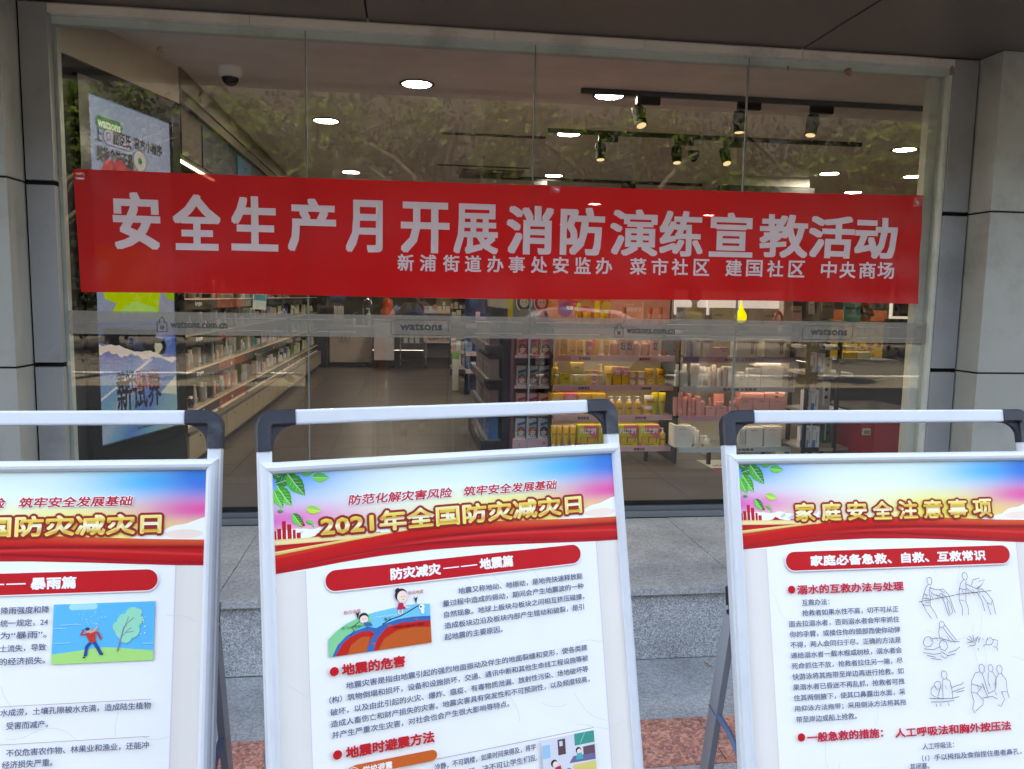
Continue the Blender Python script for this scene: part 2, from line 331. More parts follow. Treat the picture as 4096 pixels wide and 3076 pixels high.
# pale inset lines of the film pattern
for a, c in ((-.62, -.28), (.36, .62), (.70, 1.06), (1.45, 2.2), (2.60, 2.98), (-1.0, -.64)):
    for z_ in (1.448, 1.384): fl = MB(); fl.tube([(a, -.0028, z_), (c, -.0028, z_)], .0011, 4, S(196, 194, 188)); fl.build('film_line', MATTE, filmo)

# ------------------------------------------------------------------ red banner taped across the glass
bn = MB(); RED = S(220, 14, 22)
BL = [(-1.673, 2.187), (-1.655, 1.569)]; BR = [(2.948, 2.212), (2.959, 1.59)]
NX, NZ = 360, 24
FOLD = [.072, .198, .327, .452, .575, .703, .829, .938]
def ban(u, v):
    x = (BL[0][0]*(1-v)+BL[1][0]*v)*(1-u)+(BR[0][0]*(1-v)+BR[1][0]*v)*u
    z = (BL[0][1]*(1-v)+BL[1][1]*v)*(1-u)+(BR[0][1]*(1-v)+BR[1][1]*v)*u
    sag = -.012*sin(pi*u)*(1-v)+.006*sin(3*pi*u+.5)*(v-.2)
    y = -.014-.0055*(sin(u*37+v*3)+sin(u*71-v*5)*.5+sin(u*13+v*7)+.5*sin(u*160+v*11)*math.exp(-((u-.02)/.05)**2)+1.2*sin(v*16+u*9)*math.exp(-((u-.97)/.06)**2))*(.3+.7*v)-.005*v
    y -= .0022*sum(math.exp(-((u-f_+.004*(v-.5))/.0028)**2) for f_ in FOLD)*(.5+.5*sin(v*5+u*30)**2)
    y -= .0035*math.exp(-(((u-.985)+(v-.15)*.05)/.006)**2)*(1-v)+.0035*math.exp(-(((u-.02)-(v-.1)*.06)/.006)**2)*(1-v)
    if u < .03 or u > .97: y -= .004*v*abs(sin(v*9))
    return (x, y, z+sag)
vs = [ban(i/NX, j/NZ) for j in range(NZ+1) for i in range(NX+1)]
bn.add(vs, [(j*(NX+1)+i, (j+1)*(NX+1)+i, (j+1)*(NX+1)+i+1, j*(NX+1)+i+1) for j in range(NZ) for i in range(NX)], RED, 0, True)
m = bpy.data.materials.new('banner_cloth'); m.use_nodes = True; n = m.node_tree.nodes; l = m.node_tree.links; bs = n['Principled BSDF']
at = n.new('ShaderNodeAttribute'); at.attribute_name = 'Col'; l.new(at.outputs['Color'], bs.inputs['Base Color']); bs.inputs['Roughness'].default_value = .38; bs.inputs['Specular IOR Level'].default_value = .45
tl = n.new('ShaderNodeBsdfTranslucent'); l.new(at.outputs['Color'], tl.inputs[0]); m1 = n.new('ShaderNodeMixShader'); m1.inputs[0].default_value = .25; l.new(bs.outputs[0], m1.inputs[1]); l.new(tl.outputs[0], m1.inputs[2])
tp = n.new('ShaderNodeBsdfTransparent'); tp.inputs[0].default_value = (1.0, .35, .35, 1); m2 = n.new('ShaderNodeMixShader'); m2.inputs[0].default_value = .06; l.new(m1.outputs[0], m2.inputs[1]); l.new(tp.outputs[0], m2.inputs[2]); l.new(m2.outputs[0], n['Material Output'].inputs['Surface'])
tc = n.new('ShaderNodeTexCoord'); wv = n.new('ShaderNodeTexNoise'); wv.inputs['Scale'].default_value = 14; wv.inputs['Detail'].default_value = 6; l.new(tc.outputs['Object'], wv.inputs['Vector'])
bp = n.new('ShaderNodeBump'); bp.inputs['Strength'].default_value = .55; bp.inputs['Distance'].default_value = .006; l.new(wv.outputs['Fac'], bp.inputs['Height']); l.new(bp.outputs[0], bs.inputs['Normal'])
banner = bn.build('banner', m); tag(banner, 'long red cloth banner with large white Chinese characters taped across the window', 'banner')
lt = MB(); LC = S(250, 234, 242)
c1 = onY(245, 415*1.852, -.02)
top = '安全生产月开展消防演练宣教活动'
# measured left and right edges of every character in the photograph (pixels of a 2212 wide view), and their top / bottom
tx = [(245, 350), (373, 480), (500, 603), (622, 727), (747, 827), (866, 970), (980, 1075), (1094, 1193), (1210, 1303), (1318, 1417), (1424, 1514), (1532, 1621), (1640, 1738), (1745, 1838), (1845, 1930)]
def ty(x): return (412+(x-245)*.0345, 541+(x-245)*.0125)
def band(ch, xa, xb, ya, yb, bold, mb_):
    v, fs = glyphs(ch); mn = v.min(0); mx = v.max(0); sc = 4096/2212.
    tl_ = onY(xa*sc, ya*sc); br_ = onY(xb*sc, yb*sc); w = br_[0]-tl_[0]; h = tl_[2]-br_[2]
    q = (v-mn)/(mx-mn)*np.array([w-2*bold, h-2*bold])+bold
    for k, (ox, oz) in enumerate([(bold*a_, bold*.8*b_) for a_ in (-1, 0, 1) for b_ in (-1, 0, 1)]):
        X = tl_[0]+q[:, 0]+ox; Z = br_[2]+q[:, 1]+oz; P = []
        for xx, zz in zip(X, Z):
            u = (xx+1.664)/(2.953+1.664); vv = (2.2-zz)/.62; P.append((xx, ban(u, vv)[1]-.0035-k*.00006, zz))
        mb_.add(P, fs, LC)
for ch, (a, c) in zip(top, tx):
    y0, y1 = ty((a+c)/2); band(ch, a, c, y0, y1, .0072 if ch in '演宣教练展' else .009, lt)
low = '新浦街道办事处安监办菜市社区建国社区中央商场'
lx = [859, 907, 957, 1004, 1052, 1098, 1146, 1193, 1240, 1286, 1359, 1405, 1448, 1495, 1565, 1609, 1654, 1700, 1770, 1812, 1854, 1893]
for k, (ch, a) in enumerate(zip(low, lx)):
    y0 = 549+(a-859)*.0165; band(ch, a, a+35-k*.12, y0, y0+37, .0021, lt)
lt.build('lettering', [m], banner)
tp_ = MB()
for (x, z, w, h) in ((2.885, 2.195, .06, .05), (-1.66, 2.165, .045, .035), (.76, 2.185, .05, .04)):
    vs = [(x+w*(i/3), -.022-random.uniform(0, .004), z-h*(j/3)+w*.05*i) for j in range(4) for i in range(4)]
    tp_ = MB(); tp_.add(vs, [(j*4+i, (j+1)*4+i, (j+1)*4+i+1, j*4+i+1) for j in range(3) for i in range(3)], (1, 1, 1))
    tp_.build('tape', clear('clear_tape', (.97, .97, .97), milky=.06, milk=(.8, .8, .8), rough=.1, refl=2.0), banner)

# ------------------------------------------------------------------ the three A-frame notice stands
BW, BH = .62, .92
WHT = S(208, 213, 222)
def gauss(u, v, cu, cv, ru, rv): return math.exp(-((u-cu)/ru)**2-((v-cv)/rv)**2)
def sky_col(u, v):
    c = S(238, 248, 240)
    for (cu, cv, ru, rv, col, k) in ((.43, .105, .17, .035, S(250, 236, 96), 1.1), (.12, .11, .14, .03, S(244, 214, 150), .7), (.52, .035, .13, .030, S(0, 186, 238), 1.0), (.60, .030, .075, .050, S(0, 122, 214), 1.1),
        (.02, .02, .13, .045, S(30, 150, 235), 1.0), (.60, .082, .11, .022, S(244, 70, 160), .95), (.02, .088, .12, .022, S(238, 90, 190), .9), (.60, .112, .12, .014, S(250, 190, 120), .8), (.30, .03, .12, .02, S(214, 240, 244), .6)):
        c = mixc(c, col, min(1, k*gauss(u, v, cu, cv, ru, rv)))
    return c
RT = [(.018, .1455), (.06, .1405), (.11, .134), (.16, .127), (.22, .1185), (.29, .1165), (.36, .118), (.44, .1225), (.52, .127), (.602, .130)]
RB = [(.018, .168), (.07, .1645), (.12, .160), (.18, .1565), (.26, .155), (.34, .157), (.42, .161), (.50, .166), (.56, .1695), (.602, .171)]
def ip(t, u):
    return float(np.interp(u, [a for a, b in t], [b for a, b in t]))
def rib_col(u, t):
    c = mixc(S(214, 32, 30), S(190, 14, 26), t)
    if u > .24: c = mixc(c, S(226, 96, 58), min(1, (u-.24)*5)*max(0, 1-t*3.2))
    d = abs(t-(.36+.10*sin((u-.1)*9)+.05*u)); c = mixc(c, S(120, 10, 20), .85*math.exp(-(d/.07)**2)*min(1, max(0, (u-.14)*6)))
    d = abs(t-(.62+.10*sin(u*8+1))); c = mixc(c, S(236, 60, 62), .75*math.exp(-(d/.05)**2))
    d = abs(t-(.80-.12*sin(u*7+.5))); c = mixc(c, S(110, 6, 22), .7*math.exp(-(d/.05)**2))
    d = abs(t-(.93+.03*sin(u*12))); c = mixc(c, S(206, 30, 60), .6*math.exp(-(d/.04)**2))
    return c
def gold(x, y):
    st = [(0, S(250, 226, 120)), (.16, S(214, 158, 30)), (.34, S(250, 240, 170)), (.52, S(255, 252, 225)), (.62, S(206, 150, 34)), (.8, S(246, 214, 90)), (1, S(255, 247, 196))]
    for (a, ca), (b_, cb) in zip(st[:-1], st[1:]):
        if y <= b_: return mixc(ca, cb, (y-a)/(b_-a))
    return st[-1][1]

class Print(MB):
    """flat artwork: u to the right, v down, each new layer a hair's breadth in front of the one below"""
    def __init__(s, y0=0.0, step=.00006): super().__init__(); s.y = y0; s.step = step; s.hold = False
    def nxt(s):
        if not s.hold: s.y -= s.step
        return s.y
    def poly(s, pts, col, keep=False):
        y = s.y if keep else s.nxt(); s.add([(u, y, -v) for u, v in pts], [tuple(range(len(pts)))[::-1]], col)
    def rect(s, u0, u1, v0, v1, col): s.poly([(u0, v0), (u0, v1), (u1, v1), (u1, v0)][::-1], col)
    def fan(s, c, pts, col):
        y = s.nxt(); n = len(pts); s.add([(c[0], y, -c[1])]+[(u, y, -v) for u, v in pts], [(0, 1+i, 1+(i+1) % n) for i in range(n)], col)
    def disc(s, u, v, r, col, n=20, ry=None):
        ry = ry or r; s.fan((u, v), [(u+r*cos(t), v+ry*sin(t)) for t in np.arange(n)*2*pi/n], col)
    def pill(s, u0, u1, v0, v1, col, r=None):
        r = (v1-v0)/2; vc = (v0+v1)/2
        pts = [(u0+r-r*sin(t), vc-r*cos(t)) for t in np.linspace(0, pi, 12)]+[(u1-r+r*sin(t), vc+r*cos(t)) for t in np.linspace(0, pi, 12)]
        s.fan(((u0+u1)/2, vc), pts, col)
    def grid(s, u0, u1, fv0, fv1, nu, nv, fc):
        y = s.nxt(); V = []; C = []
        for j in range(nv+1):
            for i in range(nu+1):
                u = u0+(u1-u0)*i/nu; t = j/nv; v = fv0(u)*(1-t)+fv1(u)*t; V.append((u, y, -v)); C.append(fc(u, v, t))
        fs = []; cs = []
        for j in range(nv):
            for i in range(nu):
                q = (j*(nu+1)+i, (j+1)*(nu+1)+i, (j+1)*(nu+1)+i+1, j*(nu+1)+i+1); fs.append(q); cs.append([C[k] for k in q])
        s.add(V, fs, cs)
    def line(s, pts, w, col):
        """stroke of width w, drawn as one strip"""
        y = s.nxt(); V = []; n = len(pts)
        for i, p in enumerate(pts):
            a = pts[max(i-1, 0)]; b_ = pts[min(i+1, n-1)]; dx, dy = b_[0]-a[0], b_[1]-a[1]; L = math.hypot(dx, dy) or 1; nx, ny = -dy/L*w/2, dx/L*w/2
            V += [(p[0]+nx, y, -(p[1]+ny)), (p[0]-nx, y, -(p[1]-ny))]
        s.add(V, [(2*i, 2*i+1, 2*i+3, 2*i+2) for i in range(n-1)], col)
    def txt(s, t, u, v, w, h, col, bold=0.0, dirs=8, cf=None, shear=0.0):
        s.nxt(); k0 = len(s.v); s.text(t, (u, s.y, -v), (1, 0, 0), (0, 0, 1), w, h, col, bold=bold, dirs=dirs, N=(0, -1, 0), cf=cf, lift=.000008)
        if shear:
            for i in range(k0, len(s.v)): x, y, z = s.v[i]; s.v[i] = (x+(z+v)*shear, y, z)
        s.y -= .00008
def leaf_shape(p, u, v, L, ang, c1, c2):
    W = L*.27; pts = []
    for t in np.linspace(0, 1, 13):
        pts.append((t*L, W*sin(pi*t**.8)*(1-.1*((int(t*12)) % 2))))
    for t in np.linspace(1, 0, 13)[1:-1]:
        pts.append((t*L, -W*sin(pi*t**.8)*(1-.1*((int(t*12)) % 2))))
    ca, sa = cos(ang), sin(ang); tr_ = lambda a: (u+a[0]*ca-a[1]*sa, v+a[0]*sa+a[1]*ca)
    up = [tr_(a) for a in pts[:13]]; dn = [tr_(a) for a in [pts[0]]+pts[:12:-1]+[pts[12]]]
    p.poly(up, c1); p.poly(dn, c2)
    p.line([tr_((0, 0)), tr_((L*.5, .02*L)), tr_((L*.95, 0))], L*.025, mixc(c1, (1, 1, 1), .45))
    p.hold = True
    for t in (.25, .4, .55, .7):
        for sg in (1, -1): p.line([tr_((t*L, 0)), tr_((t*L+.14*L, sg*W*.6))], L*.013, mixc(c1, (1, 1, 1), .3))
    p.hold = False

def header(p, title, tu0, tu1, slogan):
    p.grid(.0175, .6025, lambda u: .0175, lambda u: .168, 64, 26, lambda u, v, t: sky_col(u, v))
    # clouds
    W1 = S(246, 248, 250); W2 = S(250, 226, 214)
    def cloud(pts, base):
        c = ((pts[0][0]+pts[-1][0])/2, base); p.fan(c, pts+[(pts[-1][0], base), (pts[0][0], base)], W1)
    edge = [(.6025, .094), (.594, .096), (.588, .0985), (.58, .101), (.574, .1035), (.566, .105), (.556, .106), (.548, .1085), (.542, .112), (.536, .1165), (.52, .119), (.505, .1215), (.49, .124)]
    cloud(edge, .135)
    cloud([(.0175, .105), (.03, .103), (.045, .1045), (.06, .1035), (.075, .106), (.09, .1045), (.11, .107), (.14, .109), (.17, .108), (.20, .112)], .135)
    p.nxt(); p.hold = True
    for k in range(14):
        p.disc(.02+.20*k/14, .112+.004*sin(k*2.1), .011+.003*sin(k*1.3), W1, 10, .006)
    p.hold = False
    p.disc(.57, .120, .03, W2, 16, .007)
    # silhouettes of towers
    RS = S(200, 30, 38)
    for a, w, t in ((.0175, .004, .104), (.0225, .006, .101), (.030, .0055, .090), (.0375, .006, .0955), (.0455, .004, .104), (.051, .006, .109)): p.rect(a, a+w, t, .128, RS)
    p.rect(.060, .0605, .086, .098, RS); p.poly([(.056, .1), (.0602, .090), (.0645, .1)], RS)
    p.poly([(.068, .128), (.069, .118), (.078, .1165), (.083, .112), (.092, .1165), (.10, .118), (.101, .128)], RS)
    for k in range(7): p.rect(.10+k*.012, .108+k*.012, .119-.002*(k % 3), .128, RS)
    # ribbons
    CR = S(246, 226, 160)
    p.grid(.0175, .30, lambda u: .1165+.02*u, lambda u: .1255+.01*u, 24, 4, lambda u, v, t: mixc(mixc(CR, S(226, 176, 84), abs(t-.5)*1.6), S(250, 236, 190), .3))
    p.grid(.0175, .22, lambda u: .125+.01*u, lambda u: .150-.09*u, 20, 5, lambda u, v, t: mixc(S(196, 22, 34), S(226, 60, 48), t))
    p.grid(.0175, .6025, lambda u: ip(RT, u), lambda u: ip(RB, u), 70, 22, lambda u, v, t: rib_col(u, t))
    p.grid(.0175, .26, lambda u: .1365-.085*u+.02*u*u, lambda u: .1425-.11*u+.06*u*u, 24, 3, lambda u, v, t: mixc(CR, S(220, 170, 70), t))
    # leaves
    G1, G2 = S(44, 172, 60), S(20, 128, 44); G3, G4 = S(92, 208, 70), S(38, 158, 44)
    for (u, v, L, a, c, d) in ((.0175, .018, .03, .3, G2, S(14, 100, 50)), (.022, .033, .034, -.32, G2, S(16, 112, 60)), (.040, .018, .044, .95, G1, G2), (.060, .019, .022, -.05, G1, G2), (.0245, .036, .038, 1.0, G3, G4), (.0195, .042, .031, 1.15, G3, G1), (.077, .026, .027, .10, G3, G1), (.0235, .074, .010, .1, G2, G1), (.066, .0735, .024, .25, S(190, 226, 60), S(140, 210, 70)), (.046, .079, .026, 1.0, G3, G2), (.066, .0915, .013, .6, G1, G3), (.074, .1015, .004, .1, G1, G1)):
        leaf_shape(p, u, v, L, a, c, d)
    if slogan: p.txt('防范化解灾害风险', .131, .0735, .168, .0155, S(244, 246, 250), bold=.0016, shear=.2); p.txt('防范化解灾害风险', .131, .0735, .168, .0155, S(202, 28, 44), bold=.0005, shear=.2); p.txt('筑牢安全发展基础', .320, .0735, .168, .0155, S(244, 246, 250), bold=.0016, shear=.2); p.txt('筑牢安全发展基础', .320, .0735, .168, .0155, S(202, 28, 44), bold=.0005, shear=.2)
    v1, hh = (.1185, .033)
    w = tu1-tu0
    if slogan:
        p.txt(title, tu0+.003, v1-.001, w-.006, hh-.003, S(158, 40, 38), bold=.0052, dirs=12)
        p.txt(title, tu0+.003, v1-.001, w-.006, hh-.003, gold(0, 0), bold=.0014, cf=gold)
    else:
        n_ = len(title)
        for k, ch in enumerate(title):
            cw = w/n_
            p.txt(ch, tu0+k*cw+.006, v1+.002, cw-.014, hh-.002, S(158, 40, 38), bold=.0050, dirs=12); p.txt(ch, tu0+k*cw+.006, v1+.002, cw-.014, hh-.002, gold(0, 0), bold=.0013, cf=gold)

INK = S(72, 82, 122)
def paper(p):
    p.rect(.0615, .560, .160, .9025, S(214, 206, 216)); p.rect(.0628, .5580, .160, .9025, S(241, 241, 241))
def bar(p, u0, u1, v0, v1, parts):
    p.pill(u0-.0012, u1+.0012, v0+.0004, v1+.0022, S(206, 200, 208)); p.pill(u0-.0012, u1+.0012, v0-.0012, v1+.0012, S(240, 240, 246)); p.pill(u0, u1, v0, v1, S(206, 26, 36))
    for t, a, b_ in parts: p.txt(t, a, v1-.0075, b_-a, .0175, S(246, 244, 248), bold=.0009)
def cracks(p, seed):
    p.nxt(); p.hold = True
    r = random.Random(seed)
    for k in range(26):
        u, v = r.uniform(.03, .56), r.uniform(.02, .60); a = r.choice((0, pi/2, .4, 1.1))+r.uniform(-.3, .3); pts = []
        for i in range(r.randint(4, 10)):
            pts.append((u, v)); a += r.uniform(-.35, .35); u += .012*cos(a); v += .012*sin(a)
            if not (.02 < u < .60): break
        if len(pts) > 2: p.line(pts, .0006, S(206, 209, 218) if r.random() < .7 else S(214, 214, 220))
    p.hold = False

def art_quake(p):
    u0, u1, v0, v1 = .092, .253, .236, .300
    sea = S(96, 200, 232); gr = S(120, 206, 150); bl = S(28, 104, 178); rd = S(206, 40, 34); og = S(206, 92, 40)
    top_ = [(.092, .274), (.105, .263), (.12, .254), (.14, .247), (.165, .242), (.19, .2395), (.215, .2375), (.235, .2375), (.2535, .2395)]
    p.fan((.20, .29), top_+[(.2535, .3005), (.092, .3005)], sea)
    p.fan((.12, .27), [(.092, .274), (.105, .263), (.12, .254), (.14, .247), (.160, .2435), (.155, .250), (.162, .256), (.148, .258), (.138, .262), (.125, .268), (.110, .282), (.098, .300), (.092, .3005)], gr)
    p.fan((.14, .285), [(.097, .3005), (.106, .284), (.120, .272), (.135, .266), (.152, .2625), (.166, .2665), (.178, .262), (.20, .2575), (.225, .2565), (.2535, .2585), (.2535, .3005)], bl)
    p.fan((.13, .290), [(.102, .3005), (.112, .284), (.126, .274), (.142, .269), (.155, .269), (.164, .274), (.156, .284), (.149, .3005)], rd)
    p.fan((.22, .285), [(.160, .3005), (.167, .282), (.182, .268), (.205, .2635), (.2535, .265), (.2535, .3005)], rd)
    p.fan((.22, .29), [(.168, .3005), (.178, .284), (.20, .274), (.225, .273), (.2535, .276), (.2535, .3005)], og)
    p.fan((.13, .295), [(.120, .3005), (.126, .287), (.142, .277), (.156, .278), (.149, .3005)], og)
    p.line([(.125, .273), (.132, .266), (.128, .261), (.136, .256), (.142, .252)], .0012, S(30, 34, 30)); p.line([(.176, .262), (.19, .256), (.205, .253), (.218, .248), (.232, .2415), (.242, .2395)], .0016, S(20, 34, 40))
    for a in ((.228, .2605), (.184, .2645), (.158, .289)): p.rect(a[0], a[0]+.006, a[1]-.001, a[1]+.001, og)
    for (a, b_) in ((.138, .2495), (.231, .2375)): p.poly([(a-.003, b_-.012), (a, b_-.009), (a+.0035, b_-.012), (a, b_)], S(22, 50, 54))
    p.txt('板内地震', .117, .240, .026, .006, S(190, 60, 60)); p.txt('板间地震', .219, .222, .025, .006, S(190, 60, 60)); p.txt('海沟', .178, .2575, .012, .005, S(20, 40, 60)); p.txt('龙门山地震带', .112, .262, .03, .004, S(20, 90, 40), shear=0)
    p.txt('大陆板块一样移动的大洋板块', .193, .2715, .05, .0042, S(110, 14, 14))
    # two plain cartoon children
    skn = S(250, 222, 208); hair = S(52, 26, 40)
    p.disc(.2025, .2135, .0042, hair); p.disc(.2075, .2205, .0100, hair); p.disc(.2095, .2235, .0085, skn, 20, .0095); p.poly([(.203, .2325), (.2095, .2325), (.214, .243), (.200, .243)], S(206, 40, 80)); p.line([(.211, .237), (.217, .2415), (.221, .241)], .0018, skn); p.line([(.203, .243), (.202, .248), (.206, .250)], .002, skn); p.line([(.209, .243), (.208, .250)], .002, skn)
    p.disc(.2085, .2235, .0007, hair, 8); p.disc(.2130, .2235, .0007, hair, 8); p.line([(.2095, .228), (.2125, .228)], .0005, hair)
    p.disc(.147, .2475, .0075, hair, 20, .0068); p.disc(.1475, .2505, .0065, skn, 20, .006); p.poly([(.146, .255), (.157, .256), (.161, .262), (.150, .262)], S(40, 110, 170)); p.disc(.146, .2500, .0006, hair, 8); p.disc(.1495, .2500, .0006, hair, 8)
    p.disc(.240, .2430, .0045, S(248, 250, 252)); p.disc(.2385, .2425, .0016, S(30, 40, 50)); p.disc(.241, .249, .003, S(240, 246, 250), 14, .005)
    for k in range(6): p.line([(.165+.006*k, .2500+.001*(k % 2)), (.170+.006*k, .2488)], .0007, S(220, 240, 246))
def art_class(p):
    u0, u1, v0, v1 = .430, .527, .483, .552
    p.rect(u0, u1, v0, v1, S(214, 216, 228)); p.rect(.490, .527, .483, .502, S(36, 150, 138)); p.line([(.50, .50), (.510, .484)], .0015, S(120, 200, 190)); p.rect(.459, .473, .487, .512, S(96, 70, 76)); p.rect(.462, .468, .490, .498, S(200, 214, 226)); p.rect(.431, .445, .492, .513, S(150, 196, 226)); p.rect(.505, .527, .506, .528, S(108, 78, 90)); p.poly([(.478, .528), (.527, .530), (.527, .520), (.486, .518)], S(110, 106, 150))
    p.disc(.496, .510, .005, S(40, 30, 50)); p.disc(.497, .5118, .0038, S(250, 220, 206)); p.poly([(.493, .515), (.502, .515), (.504, .525), (.491, .525)], S(40, 170, 180))
    p.rect(.431, .465, .532, .545, S(222, 206, 120)); p.rect(.485, .527, .532, .548, S(222, 206, 120)); p.rect(.434, .44, .545, .552, S(150, 140, 90))
    p.disc(.4505, .523, .006, S(50, 30, 40)); p.disc(.4525, .525, .0048, S(250, 220, 206)); p.poly([(.452, .530), (.462, .528), (.464, .546), (.452, .548)], S(206, 40, 80)); p.disc(.476, .541, .006, S(90, 140, 190)); p.disc(.479, .541, .003, S(30, 40, 60))
def art_storm(p):
    u0, u1, v0, v1 = .3795, .530, .2245, .3155
    sk = S(58, 184, 238); p.rect(u0, u1, v0, v1, sk)
    p.grid(u0, u1, lambda u: .3015-.0085*math.exp(-((u-.455)/.055)**2), lambda u: v1, 24, 1, lambda u, v, t: S(164, 222, 130))
    p.pill(.402, .444, .2215+.003, .2215+.0125, S(160, 222, 240)); 
    r = random.Random(3)
    for k in range(26): p.disc(.412+r.random()*.045, .236+r.random()*.022, .0006, S(220, 240, 246), 8)
    for k in range(16): p.disc(.502+r.random()*.016, .248+r.random()*.026, .0010, S(206, 238, 220), 8)
    for a, b_, c in ((.390, .422, .2555), (.3805, .400, .2605), (.383, .407, .283), (.5135, .530, .2885)): p.rect(a, b_, c, c+.0011, S(150, 216, 240))
    cr = S(140, 220, 190)
    for (a, b_, c) in ((.486, .254, .0125), (.497, .243, .011), (.483, .269, .0115), (.502, .253, .010), (.496, .268, .0125), (.488, .278, .0095), (.476, .262, .0085), (.505, .241, .006)): p.disc(a, b_, c, cr)
    tk = S(136, 130, 152); p.line([(.476, .300), (.480, .283), (.485, .262)], .0022, tk)
    for pts in ([(.479, .285), (.484, .268), (.488, .255)], [(.481, .279), (.490, .268), (.496, .264)], [(.484, .266), (.490, .256), (.499, .249)], [(.488, .256), (.491, .247)], [(.487, .271), (.499, .270)]): p.line(pts, .001, tk)
    bl = S(18, 78, 150); rd = S(206, 62, 54); sk2 = S(240, 170, 150)
    p.line([(.437, .2835), (.431, .290), (.429, .305)], .0048, bl); p.line([(.441, .2835), (.447, .293), (.4525, .303)], .0048, bl); p.line([(.429, .3065), (.4255, .3065)], .0022, S(14, 60, 70)); p.line([(.4525, .304), (.455, .3015)], .0022, S(14, 60, 70))
    p.poly([(.4275, .2705), (.441, .2665), (.4445, .283), (.4355, .285)], rd); p.line([(.430, .2715), (.4215, .272), (.4255, .264)], .0032, rd); p.line([(.439, .269), (.446, .2695), (.4515, .280)], .0034, rd)
    p.disc(.432, .2655, .0038, sk2); p.disc(.4308, .2635, .0036, S(20, 70, 100), 14, .0026); p.line([(.434, .269), (.440, .267), (.446, .2605)], .003, sk2)
LNS = {  # line drawings of rescues: strokes in a 0..100 box each
 'a': [[(30,6),(35,2),(42,3),(45,8),(43,16),(40,20),(33,18),(30,12),(30,6)],[(33,18),(24,26),(17,40),(8,60),(14,66),(33,68),(36,50),(33,34),(40,24)],[(36,34),(46,42),(60,46),(72,50)],[(34,26),(50,30),(66,32),(80,40)],[(10,62),(20,80),(34,98)],[(33,68),(45,84),(52,98)],[(20,60),(30,62),(32,54)],[(72,50),(78,64),(84,84),(88,94),(92,92),(88,78),(86,60)],[(66,32),(76,30),(92,44),(98,60),(104,78),(108,88)],[(0,58),(110,46)],[(16,40),(30,44)],[(14,50),(32,52)],[(60,46),(70,40),(82,48),(96,66),(100,84),(96,90)]],
 'b': [[(26,4),(32,0),(40,2),(42,10),(38,18),(30,16),(26,10),(26,4)],[(30,16),(18,26),(12,44),(10,62),(30,66),(34,40),(36,20)],[(32,26),(50,32),(66,38),(80,34)],[(34,36),(52,46),(68,48)],[(10,62),(18,82),(16,98)],[(30,66),(36,84),(34,98)],[(66,38),(84,40),(100,52),(112,66),(108,76),(96,72),(82,54)],[(52,30),(58,18),(78,14),(76,22),(94,18),(84,30),(70,36)],[(0,50),(112,44)],[(96,72),(100,88),(104,100)],[(112,66),(116,82),(118,98)],[(68,48),(80,66),(86,90)],[(12,36),(32,40)]],
 'c': [[(56,0),(64,2),(66,10),(60,18),(52,14),(52,4),(56,0)],[(52,14),(48,28),(50,44)],[(62,18),(74,36),(92,58)],[(66,8),(80,30),(96,52)],[(2,56),(8,42),(18,38),(28,44),(30,56),(22,64),(10,66),(2,56)],[(28,44),(48,44),(60,48)],[(4,70),(30,74),(50,66)],[(46,60),(54,50),(66,54),(70,68),(62,78),(50,74),(46,60)],[(60,48),(80,54),(104,56)],[(50,80),(70,92),(60,98),(48,90)],[(0,80),(30,86),(50,84)],[(10,88),(34,94)],[(20,96),(50,102)],[(70,84),(92,78),(104,70)],[(66,92),(90,88)]],
 'd': [[(0,60),(22,56),(30,64),(26,72),(4,74)],[(10,30),(22,54)],[(0,40),(18,56)],[(22,28),(26,54)],[(34,36),(30,52)],[(40,60),(48,40),(40,34),(30,58)],[(66,64),(74,44),(86,42),(94,58),(86,72),(70,74),(66,64)],[(92,50),(110,56),(104,86),(92,82)],[(56,78),(66,70)],[(104,86),(106,100)],[(36,84),(38,96)]],
 'e': [[(50,0),(60,2),(64,12),(60,22),(52,24),(46,16),(46,6),(50,0)],[(60,22),(72,30),(76,56),(76,78)],[(48,24),(46,50),(44,80)],[(20,34),(28,28),(38,30),(42,40),(36,50),(26,50),(20,42),(20,34)],[(18,40),(8,48),(6,62),(20,72)],[(36,50),(30,66),(24,72),(40,78)],[(76,48),(90,44),(110,40),(116,34)],[(78,60),(100,54),(118,50)],[(0,74),(30,76),(76,78),(98,74)],[(4,84),(40,86),(80,84)],[(20,90),(22,98)],[(34,90),(36,98)],[(60,90),(62,98)],[(90,62),(116,58)]],
 'f': [[(34,2),(42,0),(48,6),(46,16),(40,20),(34,16),(32,8),(34,2)],[(34,16),(20,18),(8,34),(4,56),(20,60),(34,48)],[(40,20),(46,40),(52,62)],[(4,56),(10,76),(4,92),(10,100)],[(20,60),(36,74),(34,84),(12,96)],[(36,40),(44,56),(50,70)],[(60,4),(68,2),(72,10),(68,18),(60,16),(58,8),(60,4)],[(58,18),(54,36),(58,46)],[(70,18),(78,30),(76,48)],[(84,6),(92,4),(98,12),(94,22),(86,22),(82,14),(84,6)],[(86,22),(76,34),(72,56)],[(94,22),(106,36),(106,60),(88,60)],[(36,70),(62,68),(76,74)],[(52,62),(70,56),(74,66)],[(90,60),(96,76),(84,90),(76,86)],[(8,40),(36,48)],[(106,60),(110,74)]]}
def art_rescue(p):
    c = S(52, 58, 92); p.nxt(); p.hold = True
    for k, u, v, w, h in (('a', .347, .226, .072, .076), ('b', .421, .221, .072, .078), ('c', .347, .306, .078, .066), ('d', .436, .322, .062, .040), ('e', .352, .392, .066, .062), ('f', .432, .384, .078, .084)):
        for st in LNS[k]: p.line([(u+x/110*w, v+y/100*h) for x, y in st], .00095, c)
        for q in range(4): p.line([(u+w*(.2+.15*q), v+h*.40), (u+w*(.24+.15*q), v+h*.52)], .0006, c)
    p.hold = False

